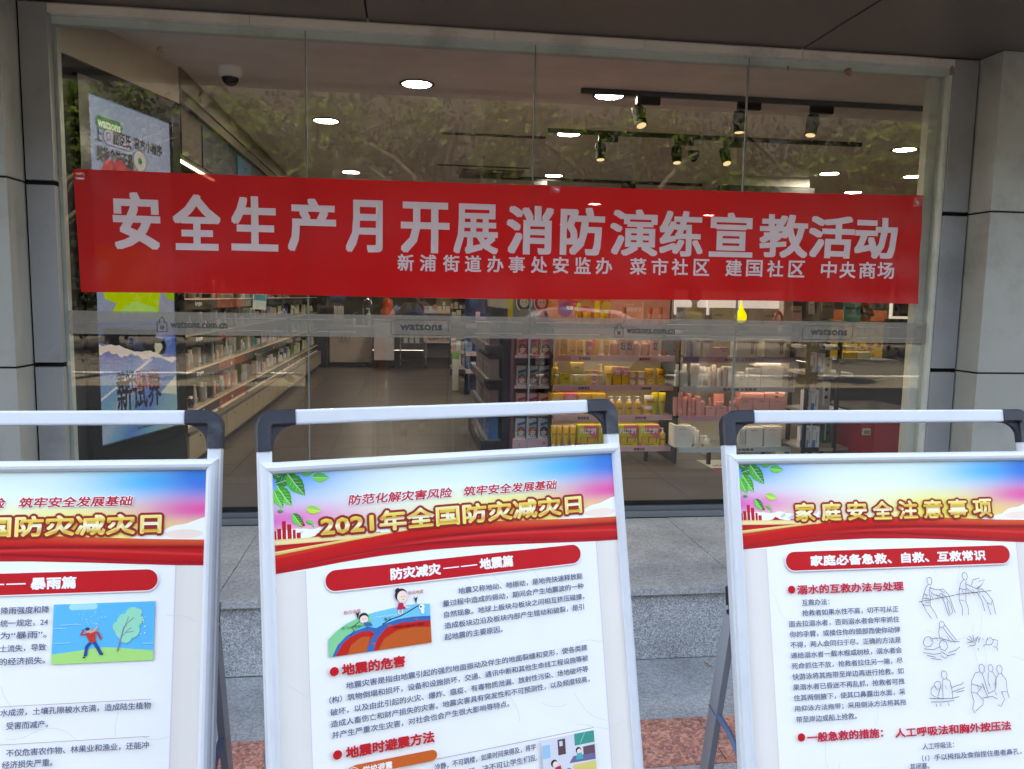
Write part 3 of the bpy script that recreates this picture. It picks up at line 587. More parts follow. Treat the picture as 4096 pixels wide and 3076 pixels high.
def make_stand(label, P, yaw, tilt, kind):
    root = thing('notice_stand', label, 'notice stand', tuple(P), 0, 'notice stands on the pavement in front of the shop')
    root.rotation_euler = (-tilt, 0, yaw)
    # snap-frame mouldings, mitred
    m_ = .0185; prof = [(0, .020), (0, .004), (.0012, .0005), (.004, -.0035), (.0085, -.0058), (.013, -.0052), (.0168, -.0025), (m_, .0012), (m_, .004)]
    E = [((0, 0), (BW, 0), (0, -1), 'moulding'), ((BW, 0), (BW, -BH), (-1, 0), 'moulding'), ((BW, -BH), (0, -BH), (0, 1), 'moulding'), ((0, -BH), (0, 0), (1, 0), 'moulding')]
    for (a, b_, nin, nm) in E:
        mb_ = MB(); d = np.array([b_[0]-a[0], b_[1]-a[1]], float); d /= np.linalg.norm(d); V = []
        for t, y in prof:
            for (q, sg) in ((a, 1), (b_, -1)):
                x = q[0]+nin[0]*t+d[0]*t*sg; z = q[1]+nin[1]*t+d[1]*t*sg; V.append((x, y, z))
        # tiny gap at the mitre
        V = [tuple(np.array(v)+np.array([d[0], 0, d[1]])*(.00035 if i % 2 == 0 else -.00035)) for i, v in enumerate(V)]
        mb_.add(V, [(2*i, 2*i+2, 2*i+3, 2*i+1) for i in range(len(prof)-1)], WHT, 0, False); mb_.build(nm, ALU, root)
    # poster and backing
    pb = MB(); pb.box(.012, BW-.012, .0028, .008, -BH+.012, -.012, S(224, 226, 232)); poster = pb.build('poster', POSTER, root)
    p = Print(.0026, .000016)
    p.rect(.0175, .6025, .0175, .9025, S(228, 222, 220))
    for k in range(4): p.rect(.0175+.004*k, .060-.004*k, .16, .9025, mixc(S(228, 222, 218), S(232, 226, 224), k/4)); p.rect(.562+.004*k, .6025-.003*k, .16, .9025, mixc(S(228, 222, 218), S(233, 228, 222), k/4))
    paper(p); cracks(p, {'quake': 1, 'rain': 2, 'home': 3}[kind])
    if kind == 'home': header(p, '家庭安全注意事项', .116, .520, False)
    else: header(p, '2021年全国防灾减灾日', .085, .537, True)
    q = Print(.0026, .000016); q.y = p.y-.00004
    if kind == 'quake':
        bar(q, .091, .5265, .171, .203, (('防灾减灾', .193, .274), ('地震篇', .342, .400))); q.rect(.279, .306, .186, .1878, S(246, 244, 248)); q.rect(.309, .337, .186, .1878, S(246, 244, 248))
        art_quake(q)
        h = .0102
        for t, a, b_, v in (('地震又称地动、地振动，是地壳快速释放能', .302, .5265, .2305), ('量过程中造成的振动，期间会产生地震波的一种', .275, .527, .2475), ('自然现象。地球上板块与板块之间相互挤压碰撞，', .276, .527, .2650), ('造成板块边沿及板块内部产生错动和破裂，是引', .276, .525, .2825), ('起地震的主要原因。', .275, .374, .3000),
            ('地震灾害是指由地震引起的强烈地面振动及伴生的地面裂缝和变形，使各类建', .116, .526, .3510), ('（构）筑物倒塌和损坏，设备和设施损坏，交通、通讯中断和其他生命线工程设施等被', .090, .526, .3685), ('破坏，以及由此引起的火灾、爆炸、瘟疫、有毒物质泄漏、放射性污染、场地破坏等', .091, .525, .3865), ('造成人畜伤亡和财产损失的灾害。地震灾害具有突发性和不可预测性，以及频度较高，', .091, .526, .4035), ('并产生严重次生灾害，对社会也会产生很大影响等特点。', .092, .378, .4200),
            ('冷静，不可跳楼，如果时间来得及，将学', .248, .420, .4960), ('部，决不可让学生们乱', .302, .420, .5130)):
            q.txt(t, a, v, b_-a, h, INK, bold=.00011, dirs=4)
        for t, a, b_, v in (('地震的危害', .111, .208, .3300), ('地震时避震方法', .112, .249, .4520)): q.disc(.099, v-.008, .0068, S(206, 26, 36), 28); q.txt(t, a, v, b_-a, .0165, S(206, 34, 44), bold=.0008)
        q.pill(.118, .2525, .4635, .480, S(216, 98, 44)); q.disc(.1215, .4755, .0105, S(216, 98, 44)); q.disc(.1215, .4755, .0092, S(246, 236, 230)); q.disc(.1215, .4755, .0082, S(216, 98, 44)); q.txt('1', .119, .480, .004, .009, S(246, 240, 236), bold=.0004); q.txt('学校避震', .136, .4795, .045, .0115, S(248, 240, 236), bold=.0003)
        q.rect(.252, .527, .4785, .4793, S(140, 116, 122)); art_class(q)
    elif kind == 'rain':
        bar(q, .091, .5325, .1745, .2075, (('防灾减灾', .193, .274), ('暴雨篇', .345, .410))); q.rect(.279, .306, .190, .192, S(246, 244, 248)); q.rect(.309, .337, .190, .192, S(246, 244, 248))
        art_storm(q)
        for t, a, b_, v in (('降雨强度和降', .304, .3735, .2365), ('统一规定，24', .304, .3725, .2555), ('为“暴雨”。', .305, .3715, .2740), ('土流失，导致', .305, .3715, .2935), ('的经济损失。', .306, .3715, .3130), ('水成涝，土壤孔隙被水充满，造成陆生植物', .311, .529, .3890), ('受害而减产。', .3205, .380, .4085), ('不仅危害农作物、林果业和渔业，还能冲', .3225, .528, .4485), ('经济损失严重。', .3175, .389, .4655)):
            q.txt(t, a, v, b_-a, .0108, INK, bold=.00011, dirs=4)
        q.rect(.10, .529, .3740, .3747, S(160, 140, 146)); q.rect(.10, .529, .4300, .4307, S(160, 140, 146))
    else:
        bar(q, .0965, .541, .1745, .2075, (('家庭必备急救、自救、互救常识', .144, .490),))
        for t, a, b_, v in (('溺水的互救办法与处理', .115, .320, .2485), ('一般急救的措施：', .116, .258, .4985), ('人工呼吸法和胸外按压法', .282, .509, .5010)): q.txt(t, a, v, b_-a, .0152, S(208, 34, 62), bold=.0006)
        q.disc(.104, .2400, .0068, S(206, 26, 36), 28); q.disc(.105, .4895, .0068, S(206, 26, 36), 28)
        rows = [('互救办法：', .122, .174, 0), ('抢救者如果水性不高，切不可从正', .121, .3065, 1), ('面去拉溺水者，否则溺水者会牢牢抓住', .095, .3065, 2), ('你的手臂，或搂住你的颈部而使你动弹', .095, .3065, 3), ('不得，两人会同归于尽。正确的方法是', .095, .3065, 4), ('递给溺水者一截木棍或树枝，溺水者会', .095, .3065, 5), ('死命抓住不放，抢救者拉住另一端，尽', .095, .3065, 6), ('快游泳将其拖带至岸边再进行抢救。如', .095, .3065, 7), ('果溺水者已昏迷不再乱抓，抢救者可拽', .095, .3065, 8), ('住其两侧腋下，使其口鼻露出水面，采', .095, .3065, 9), ('用仰泳方法拖带；采用侧泳方法将其拖', .095, .3065, 10), ('带至岸边或船上抢救。', .097, .210, 11)]
        for t, a, b_, k in rows: q.txt(t, a, .2685+k*.01785, b_-a, .0106, INK, bold=.00011, dirs=4)
        for t, a, b_, v in (('人工呼吸法：', .331, .392, .5240), ('（1）手以拇指及食指捏住患者鼻孔，', .328, .524, .5435), ('其闭塞。', .304, .341, .5560)): q.txt(t, a, v, b_-a, .0106, INK, bold=.00011, dirs=4)
        art_rescue(q)
    p.build('printed_artwork', POSTER, poster); q.build('printed_text', POSTER, poster)
    # uprights, handle, corner elbows
    G = 1.31/cos(tilt)
    for x0 in (-.003, BW+.003-.0225):
        mb_ = MB(); mb_.box(x0, x0+.0225, .0075, .0290, -G+.01, .0185, WHT, bev=.0035); mb_.build('upright', ALU, root)
        mb_ = MB(); mb_.box(x0-.001, x0+.0235, .0065, .030, -G-.004, -G+.03, S(30, 32, 38), bev=.004); mb_.build('foot_cap', RUBBER, root)
    mb_ = MB(); mb_.box(.055, BW-.055, .0075, .0290, .0570, .0805, WHT, bev=.0035); mb_.build('handle', ALU, root)
    for sg, ox in ((1, -.0040), (-1, BW+.0040)):
        mb_ = MB(); wd = .0245; R = .015; BKc = S(40, 44, 56)
        zt = .0810; path = [(.060, zt-wd/2)]+[(R+wd/2-R*sin(t), zt-wd/2-R+R*cos(t)) for t in np.linspace(0, pi/2, 9)]+[(wd/2, .0175)]
        V = []; n_ = len(path)
        for i, (x, z) in enumerate(path):
            a = path[max(i-1, 0)]; c = path[min(i+1, n_-1)]; dx, dz = c[0]-a[0], c[1]-a[1]; L = math.hypot(dx, dz); nx, nz = -dz/L, dx/L
            h_ = wd/2
            for (k, y) in ((h_, .010), (h_-.003, .0055), (-h_+.003, .0055), (-h_, .010), (-h_, .027), (-h_+.003, .031), (h_-.003, .031), (h_, .027)): V.append((ox+sg*(x+nx*k), y, z+nz*k))
        fs = [(8*i+j, 8*i+(j+1) % 8, 8*(i+1)+(j+1) % 8, 8*(i+1)+j) for i in range(n_-1) for j in range(8)]+[tuple(range(8)), tuple(range(8*(n_-1), 8*n_))]
        mb_.add(V, fs, BKc)
        # concave web inside the elbow
        web = [(.060, zt-wd+.001)]+[(.060-.034*sin(t), zt-wd-.034+.034*cos(t)) for t in np.linspace(0, pi/2, 10)]+[(wd-.001, .0175), (wd-.001, zt-wd+.001)]
        V = [(ox+sg*x, y, z) for y in (.014, .023) for x, z in web]; n2 = len(web)
        mb_.add(V, [(i, (i+1) % n2, n2+(i+1) % n2, n2+i) for i in range(n2)]+[tuple(range(n2)), tuple(range(n2, 2*n2))], BKc)
        mb_.build('elbow', RUBBER, root)
    # rear legs with hinge and folding brace
    for x in (.002, BW-.014):
        mb_ = MB(); a = np.array([x, .034, -.262]); c = np.array([x, .034+.49, -G+.085]); d = c-a; d /= np.linalg.norm(d); pr = np.cross(d, (1, 0, 0))
        V = [q0+pr*s_+np.array([w_, 0, 0]) for q0 in (a, c) for s_, w_ in ((-.017, 0), (.017, 0), (.017, .012), (-.017, .012))]
        mb_.add(V, [(0, 1, 5, 4), (1, 2, 6, 5), (2, 3, 7, 6), (3, 0, 4, 7), (0, 3, 2, 1), (4, 5, 6, 7)], S(150, 156, 168)); mb_.build('rear_leg', ALU, root)
        mb_ = MB(); mb_.box(x-.003, x+.015, .026, .046, -.285, -.235, S(28, 30, 36), bev=.003); mb_.cyl((x-.006, .036, -.272), (x+.018, .036, -.272), .004, n=8, col=S(170, 170, 176)); mb_.build('hinge', RUBBER, root)
        mb_ = MB(); mb_.tube([(x+.005, .020, -.535), (x+.005, .075, -.50), (x+.005, .155, -.470)], .0065, 6, S(92, 112, 146)); mb_.cyl((x-.004, .020, -.535), (x+.016, .020, -.535), .004, n=8, col=S(180, 180, 186)); mb_.build('brace', DARKM, root)
    mb_ = MB(); mb_.box(.0, BW, .45, .47, -1.13, -1.10, S(150, 156, 168), bev=.003); mb_.build('cross_bar', ALU, root)
    return root
make_stand('white notice stand about heavy rain with a blue picture of a running figure', (-.9288, -2.9927, 1.31), radians(.673), radians(12.494), 'rain')
make_stand('white notice stand about earthquakes with a red and orange ground diagram', (-.2235, -3.0918, 1.3245), radians(13.75), radians(12.5178), 'quake')
make_stand('white notice stand about home first aid with line drawings of water rescue', (.5697, -2.9777, 1.308), radians(.892), radians(13.93), 'home')

# ------------------------------------------------------------------ interior shell
FLC = S(84, 73, 69)
TILE = paint('floor_tile', .36, spec=.4, vary=.03, scale=1.5)
IX0, IX1, IY1 = -1.9, 8.4, 14.0
b = MB(); b.box(IX0, IX1, .07, IY1, FL-.06, FL-.004, S(24, 22, 22)); floor = struct('floor', b, TILE)
tm = {}
def tile_me(w, d):
    k = (round(w, 3), round(d, 3))
    if k not in tm:
        q = MB(); q.box(0, w-.0045, 0, d-.0045, -.004, 0, FLC, bev=.0012); tm[k] = q.mesh('tile'); tm[k].materials.append(TILE)
    return tm[k]
TW = .598
xx = 1.775-TW*6
while xx < 6.4:
    yy = -.27
    while yy < 9.0:
        y0 = max(yy, .075); d = yy+.6-y0
        o = link('tile', tile_me(TW, d), floor, (xx, y0, FL+random.uniform(-.0004, .0004))); yy += .6
    xx += TW
b = MB(); b.box(IX0, IX1, .08, IY1, CZ, CZ+.1, S(230, 227, 224)); struct('ceiling', b, MATTE)
b = MB(); b.box(IX0, IX1, IY1, IY1+.1, FL, CZ, S(120, 114, 108)); struct('wall_back', b, MATTE)
b = MB(); b.box(IX1, IX1+.1, .1, IY1, FL, CZ, S(120, 114, 108)); struct('wall_right', b, MATTE)
b = MB(); b.box(IX0-.1, IX0, .111, IY1, FL, CZ, S(120, 114, 108)); struct('wall_left', b, MATTE)
b = MB(); b.box(3.067, IX1, .06, .2, FL, CZ, S(190, 186, 178)); struct('wall_front', b, MATTE)
# slanted wall beside the display screen and the boxed-out bulkhead over the wall shelves
LD = np.array([.276, .961]); LP = np.array([-1.744, .35])
def lp(s, off=0.0): q = LP+LD*s; return (q[0]+LD[1]*off, q[1]-LD[0]*off)
def lpanel(mb_, s0, s1, z0, z1, t, off, col, cols=None):
    (ax, ay), (bx, by), (cx, cy), (dx, dy) = lp(s0, off), lp(s1, off), lp(s1, off-t), lp(s0, off-t)
    v = [(ax, ay, z0), (bx, by, z0), (bx, by, z1), (ax, ay, z1), (dx, dy, z0), (cx, cy, z0), (cx, cy, z1), (dx, dy, z1)]
    mb_.add(v, [(0, 1, 2, 3), (5, 4, 7, 6), (4, 0, 3, 7), (1, 5, 6, 2), (3, 2, 6, 7), (4, 5, 1, 0)], col)
b = MB(); lpanel(b, -.30, .90, 2.80, CZ, .1, .012, S(206, 196, 178)); struct('wall_panel', b, MATTE)
b = MB(); lpanel(b, -.30, .90, FL, 2.798, .12, -.002, S(20, 22, 27)); struct('wall_cladding', b, MATTE)
b = MB(); b.box(IX0, -1.47, 1.21, IY1, 2.90, CZ-.001, S(150, 138, 124)); b.box(IX0, -1.49, 1.21, IY1, 2.83, 2.899, S(120, 110, 100)); b.box(IX0, -1.52, 1.22, 9.6, 2.48, 2.829, S(20, 20, 22)); b.box(IX0, -1.80, 1.22, 9.6, 2.245, 2.479, S(60, 44, 40)); struct('bulkhead', b, MATTE)
gl = MB()
for (y0, y1, c) in ((1.35, 1.85, S(96, 70, 60)), (1.9, 3.0, S(22, 30, 50)), (3.1, 3.7, S(20, 120, 170)), (3.7, 4.9, S(16, 50, 90)), (5.0, 6.4, S(40, 50, 60))): gl.box(-1.519, -1.512, y0, y1, 2.50, 2.80, mixc(c, (0, 0, 0), .45))
tag(gl.build('fascia_graphic', MATTE), 'dark coloured picture strip high over the wall shelves', 'poster')
b = MB(); b.box(3.58, 4.62, 4.5, 5.2, 2.92, CZ-.001, S(206, 204, 198)); struct('ceiling_beam', b, MATTE)
bb = MB(); bb.box(3.50, 4.64, 4.42, 4.49, 2.83, 2.90, S(24, 24, 26)); tag(bb.build('ceiling_rail', DARKM), 'black rail hung below the pale boxed ceiling beam', 'rail')

# display screen
SCR = paint('lit_screen', .25, vary=.0, emis=.075, spec=.4)
for l_ in list(SCR.node_tree.links):
    if l_.to_socket.name == 'Base Color': SCR.node_tree.links.remove(l_)
SCR.node_tree.nodes['Principled BSDF'].inputs['Base Color'].default_value = (.012, .012, .014, 1)
def scr():
    root = thing('display_screen', 'tall lit advertising screen in a black frame on the slanted side wall', 'screen', (LP[0], LP[1], 0), math.atan2(LD[1], LD[0]))
    W, Z0, Z1 = .782, .705, 2.645
    f = MB()
    for a, c, d, e in ((-.085, 0, Z0-.07, Z1+.08), (W, W+.085, Z0-.07, Z1+.08), (0, W, Z0-.07, Z0), (0, W, Z1, Z1+.08)): f.box(a, c, -.03, .0, d, e, S(9, 10, 12), bev=.002)
    f.build('frame', GLOSSP, root)
    p = Print(-.008, .0003)
    V = lambda z: -z
    def bg(u, v, t):
        z = -(-v); z = v
        c = S(176, 182, 214)
        c = mixc(c, S(196, 176, 206), gauss(u, z, .3, 2.3, .25, .3)*.6)
        return c
    p.grid(0, W, lambda u: -Z1, lambda u: -1.38, 8, 8, lambda u, v, t: mixc(S(116, 144, 192), S(134, 142, 184), (u/W)*.7+t*.3))
    def low(u, v, t):
        c = mixc(S(74, 104, 190), S(84, 150, 186), t)
        d = (u/W)-(1-t)*.9; c = mixc(c, S(150, 150, 200), math.exp(-(d/.08)**2)*.6); c = mixc(c, S(50, 80, 190), math.exp(-((d-.35)/.18)**2)*.7); c = mixc(c, S(140, 160, 150), max(0, (u/W-.62))*1.6*max(0, t-.2)); c = mixc(c, S(116, 96, 176), math.exp(-((u/W-.2)/.2)**2-((t-.25)/.15)**2)*.6); return c
    p.grid(0, W, lambda u: -1.40, lambda u: -Z0, 20, 24, low)
    def su(px, py):
        d = ray(px, py); n_ = np.array([LD[1], -LD[0], 0]); P0 = np.array([LP[0], LP[1], 0]); t_ = ((P0-CAM)@n_)/(d@n_); q = CAM+d*t_
        return ((q[0]-LP[0])*LD[0]+(q[1]-LP[1])*LD[1], -q[2])
    s0 = lambda x, y: su(230+x*.4214, 1150+y*.4214)
    k1 = lambda x, y: su(x*.633, y*.633)
    inside = lambda q: (min(W, max(0, q[0])), min(-Z0, max(-Z1, q[1])))
    P_ = lambda pts, col, f=s0: p.poly([inside(f(*a)) for a in pts][::-1], col)
    P_([(300, -300), (360, -420), (900, -380), (1000, -160), (960, 60), (945, 245), (500, 245), (548, 150), (440, 110), (420, 40)], S(160, 196, 12)); P_([(985, 40), (1100, -60), (1100, 130), (1040, 110)], S(130, 176, 20)); P_([(575, 215), (720, 130), (920, 190), (930, 245), (575, 245)], S(150, 206, 110))
    for k_ in range(5): pass
    P_([(330, 500), (420, 440), (420, 380), (940, 400), (915, 470), (1000, 500), (1020, 560), (1005, 625), (945, 640), (820, 610), (700, 600), (560, 560), (400, 530)], S(14, 15, 30)); P_([(905, 560), (915, 525), (970, 530), (985, 570), (950, 625), (920, 620)], S(170, 180, 170)); P_([(640, 560), (660, 460), (760, 480), (820, 600)], S(40, 50, 86))
    r = random.Random(4); up = []; dn = []
    for i in range(33):
        x = 325+790*i/32; up.append(inside(s0(x, 520+140*i/32+r.uniform(-9, 9)+14*sin(i*.5)))); dn.append(inside(s0(x, 612+85*i/32+r.uniform(-15, 15)+16*sin(i*.7))))
    for i in range(32): p.poly([dn[i], dn[i+1], up[i+1], up[i]], S(196, 194, 208), keep=True)
    p.nxt()
    P_([(365, 1105), (360, 1085), (860, 675), (890, 680)], S(186, 190, 226)); P_([(1110, 830), (1115, 1010), (965, 1000)], S(170, 184, 190))
    INKS = S(14, 16, 26)
    def TX(t_, a, b_, h, col, bold, f=k1):
        A, B = f(*a), f(*b_); p.txt(t_, A[0], (A[1]+B[1])/2, B[0]-A[0], h, col, bold=bold)
    c0 = k1(590, 755); c1_ = k1(762, 790); p.pill(c0[0], c1_[0], -2.545, -2.475, S(8, 110, 70)); p.txt('watsons', c0[0]+.02, -2.487, (c1_[0]-c0[0])-.04, .040, S(200, 226, 216), bold=.002)
    TX('上', (592, 888), (632, 890), .07, INKS, .003); a_, b2 = k1(640, 870), k1(830, 905); vm = (a_[1]+b2[1])/2; p.pill(a_[0], b2[0], vm-.045, vm+.045, INKS); p.pill(a_[0]+.004, b2[0]-.004, vm-.041, vm+.041, S(142, 150, 196)); p.disc(a_[0]+.045, vm-.005, .022, INKS); p.disc(a_[0]+.045, vm-.005, .017, S(142, 150, 196)); p.line([(a_[0]+.034, vm+.012), (a_[0]+.02, vm+.028)], .006, INKS)
    TX('屈臣氏', (702, 915), (815, 940), .075, INKS, .003); TX('官方小程序', (835, 945), (1010, 985), .065, INKS, .003)
    TX('美妆个护正品', (600, 1020), (826, 1060), .08, INKS, .005)
    cc = k1(870, 1020); p.disc(cc[0], cc[1], .065, S(50, 50, 60)); p.disc(cc[0], cc[1], .060, S(170, 172, 184)); p.disc(cc[0], cc[1], .02, S(8, 110, 70))
    cc = k1(680, 1085); p.disc(cc[0], cc[1], .07, S(160, 20, 50)); cc = k1(745, 1090); p.disc(cc[0], cc[1], .07, S(160, 20, 50)); TX('网红到手', (790, 1170), (1010, 1200), .09, S(120, 40, 70), .004)
    TX('美好', (537, 1000), (708, 975), .125, INKS, .002, s0); TX('THE NEW', (722, 905), (945, 885), .075, S(100, 50, 96), .0012, s0); TX('BEAUTIFUL', (722, 965), (955, 935), .075, S(170, 16, 56), .002, s0)
    TX('新试界', (548, 1172), (962, 1130), .20, INKS, .0035, s0); TX('更多优惠请进店咨询', (735, 1345), (920, 1305), .016, INKS, .0005, s0)
    o = p.build('screen', SCR, root)
    return root
scr()

# ceiling fittings
DLM = MATS.get('x') or bpy.data.materials.new('lamp_diffuser'); DLM.use_nodes = True
e_ = DLM.node_tree.nodes['Principled BSDF']; e_.inputs['Base Color'].default_value = (.9, .9, .85, 1); e_.inputs['Emission Color'].default_value = (.91, .94, 1.0, 1); e_.inputs['Emission Strength'].default_value = 21.0
def downlight(x, y, label):
    t = thing('downlight', label, 'downlight', (x, y, CZ), 0, 'round lit lamps in the shop ceiling')
    b = MB(); b.lathe([(.118, -.004), (.118, -.010), (.100, -.012), (.098, -.002)], 24, col=S(60, 50, 44)); b.build('rim', DARKM, t)
    b = MB(); b.lathe([(.097, -.006), (.097, -.008)], 24, col=(1, 1, 1)); b.build('diffuser', DLM, t); return t
dls = [(.05, 1.30), (1.41, 1.345), (-.69, 2.60), (1.39, 2.68), (4.59, 2.69), (4.65, 4.13), (-.68, 5.34), (5.72, 5.45), (5.64, 4.1), (1.69, 5.02), (.2, 8.2), (2.8, 7.6), (5.0, 8.6), (-.7, 10.6), (3.0, 11), (6.6, 1.6)]
dlab = ['round lamp in the ceiling, largest one, on its own above the banner', 'round lamp above the near end of the front spotlight rail', 'round lamp between the ceiling camera and the first glass joint', 'round lamp at the near end of the rear spotlight rail', 'round lamp beside the window edge over the beauty counter', 'round lamp below and past the end of the rear spotlight rail', 'small round lamp just above the top edge of the banner by the first glass joint', 'small round lamp touching the banner edge near its taped corner', 'small round lamp half hidden by the cream window jamb', 'glowing lamp behind the third spotlight rail']
for k, (x, y) in enumerate(dls): downlight(x, y, (dlab+['unseen round lamp deep in the shop over the aisle', 'unseen round lamp deep in the shop over the white rear shelf', 'unseen round lamp deep in the shop toward the bar stool', 'unseen round lamp over the white counter at the back', 'farthest unseen round lamp over the far shelf', 'unseen round lamp over the side room beyond the window jamb'])[k])  # the last six lamps are unseen, kept to light the deep interior
BLKM = paint('matt_black', .85, spec=.15, vary=.05)
def spot(x, y, lab, az, tilt, lit=True):
    t = thing('spotlight', lab, 'spotlight', (x, y, CZ-.035), 0, 'black spotlights on the ceiling rails')
    b = MB(); b.box(-.02, .15, -.018, .018, -.055, 0, S(20, 20, 22), bev=.003); b.build('adapter', DARKM, t)
    b = MB(); b.tube([(-.045, 0, -.15), (-.047, 0, -.085), (0, 0, -.06), (.047, 0, -.085), (.045, 0, -.15)], .004, 6, S(20, 20, 22)); b.build('bracket', DARKM, t)
    d = Vector((sin(az)*sin(tilt), -cos(az)*sin(tilt), -cos(tilt))); c = Vector((0, 0, -.125)); b = MB()
    a0 = c-d*.055; a1 = c+d*.085; b.cyl(a0, a1, .041, .041, 20, S(8, 8, 9)); b.cyl(a1-d*.001, a1+d*.004, .043, .043, 20, S(10, 10, 11)); b.build('head', BLKM, t)
    b = MB(); b.cyl(a1+d*.0045, a1+d*.006, .034, .034, 18, (1, 1, 1)); b.build('lens', SPL, t)
SPL = bpy.data.materials.new('spot_lens'); SPL.use_nodes = True; e2 = SPL.node_tree.nodes['Principled BSDF']; e2.inputs['Base Color'].default_value = (.3, .25, .2, 1); e2.inputs['Emission Color'].default_value = (1.0, .78, .55, 1); e2.inputs['Emission Strength'].default_value = .10
for nm_, x0, x1, y in (('front', 1.175, 3.75, 1.2), ('middle', 1.175, 4.05, 2.52), ('rear', 1.1, 3.6, 5.25)):
    b = MB(); b.box(x0, x1, y-.018, y+.018, CZ-.035, CZ-.001, S(20, 20, 22), bev=.002)
    tag(b.build('spotlight_rail', DARKM), 'black spotlight rail on the shop ceiling, the %s one of three' % nm_, 'rail', 'spotlight rails')
for x, y, lab, az, tl_ in ((1.59, 1.2, 'tilted lit black spotlight nearest the big ceiling lamp on the front rail', .3, .45), (2.33, 1.2, 'black spotlight on the front rail crossing a glass joint', 0, .05), (2.88, 1.2, 'black spotlight tilted sideways on the front rail, farthest from the glass joint', -.9, .25),
    (1.64, 2.52, 'black spotlight by itself near the start of the middle rail', 0, .2), (2.325, 2.52, 'black spotlight on the middle rail beside the black dome', 0, .25), (2.77, 2.52, 'lit black spotlight last on the middle rail', .1, .5), (1.5, 5.25, 'small black spotlight on the rear rail near the banner', 0, 0), (2.6, 5.25, 'small black spotlight on the rear rail over the white display', 0, 0)): spot(x, y, lab, az, tl_)
def dome(x, y, c1, c2, lab, r=1.0):
    t = thing('dome_camera', lab, 'camera', (x, y, CZ))
    b = MB(); b.lathe([(.066*r, 0), (.068*r, -.012), (.066*r, -.045), (.060*r, -.062), (.05*r, -.066)], 28, col=c1); b.build('housing', GLOSSP, t)
    b = MB(); b.lathe([(.048*r, -.062)]+[(.048*r*cos(a), -.062-.05*r*sin(a)) for a in np.linspace(.05, 1.5, 9)], 28, col=c2); b.build('lens_dome', GLOSSP, t)
dome(-1.15, 1.16, S(250, 250, 248), S(14, 15, 22), 'white dome camera with a black lens bubble on the ceiling by the screen', 1.12); dome(2.74, 3.23, S(22, 22, 26), S(10, 10, 14), 'small black dome camera on the ceiling between spotlights', .8)
for (x0, x1, y, w, lab) in ((.28, 1.22, 2.90, .07, 'long narrow slotted air vent in the ceiling'), (.30, 1.33, 4.60, .05, 'thin rear ceiling vent above the banner')):
    t = thing('air_vent', lab, 'vent', (x0, y, CZ)); L = x1-x0
    b = MB(); b.box(0, L, -w/2, -w/2+.008, -.008, 0, S(90, 84, 76)); b.box(0, L, w/2-.008, w/2, -.008, 0, S(90, 84, 76)); b.box(0, .01, -w/2+.008, w/2-.008, -.008, 0, S(90, 84, 76)); b.box(L-.01, L, -w/2+.008, w/2-.008, -.008, 0, S(90, 84, 76)); b.build('frame', DARKM, t)
    b = MB(); b.box(.01, L-.01, -w/2+.008, w/2-.008, -.0015, -.0005, S(20, 20, 20)); b.build('backing', DARKM, t)
    b = MB(); 
    for k in range(int(L/.03)): b.box(.02+k*.03, .026+k*.03, -w/2+.009, w/2-.009, -.007, -.002, S(110, 104, 94))
    f = b.build('slats', DARKM, t); f['kind'] = 'stuff'
t = thing('ceiling_cassette', 'square grey air conditioning cassette in the ceiling near the banner', 'air conditioner', (.95, 5.1, CZ)); b = MB(); b.box(-.35, .35, -.3, .3, -.02, 0, S(130, 124, 116), bev=.004); b.build('cover', SATIN, t); b = MB(); b.box(-.2, .2, -.18, .18, -.026, -.0205, S(50, 48, 46)); b.build('grille', DARKM, t)

# ------------------------------------------------------------------ goods: small builders, meshes shared between alike pieces
ME = {}
def carton(key, w, d, h, base, marks=(), side=None, topc=None):
    """marks: list of ('r',x0,x1,z0,z1,col) or ('t',text,x0,x1,z0,z1,col,bold) or ('d',x,z,r,col), fractions of the front"""
    if key in ME: return ME[key]
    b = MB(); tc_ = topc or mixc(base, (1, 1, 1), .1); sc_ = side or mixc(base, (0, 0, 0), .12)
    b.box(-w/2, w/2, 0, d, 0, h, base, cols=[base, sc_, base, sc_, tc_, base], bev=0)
    y = -.0002
    for m in marks:
        y -= .0001
        if m[0] == 'r': b.add([(-w/2+w*m[1], y, h*m[3]), (-w/2+w*m[2], y, h*m[3]), (-w/2+w*m[2], y, h*m[4]), (-w/2+w*m[1], y, h*m[4])], [(0, 1, 2, 3)], m[5])
        elif m[0] == 'd':
            pts = [(-w/2+w*min(1, max(0, m[1]+m[3]*cos(a)/w)), y, h*min(1, max(0, m[2]+m[3]*sin(a)/h))) for a in np.arange(20)*2*pi/20]; b.add(pts, [tuple(range(20))], m[4])
        elif m[0] == 'p': b.add([(-w/2+w*a, y, h*c) for a, c in m[1]], [tuple(range(len(m[1])))], m[2])
        else: b.text(m[1], (-w/2+w*m[2], y, h*m[4]), (1, 0, 0), (0, 0, 1), w*(m[3]-m[2]), h*(m[5]-m[4]), m[6], bold=m[7], N=(0, -1, 0))
    me = b.mesh('carton'); me.materials.append(CARD); ME[key] = me; return me
FAR = []
def put(name, me, loc, label, cat, group, rz=0.0, parent=None):
    if group in FARG or (group == 'goods on the side wall shelves' and loc[1] > 4.5): FAR.append((me, loc, rz)); return None
    o = link(name, me, None, loc, (0, 0, rz+random.uniform(-.02, .02))); tag(o, label, cat, group); return o
FARG = ('goods on the rear shelves',)
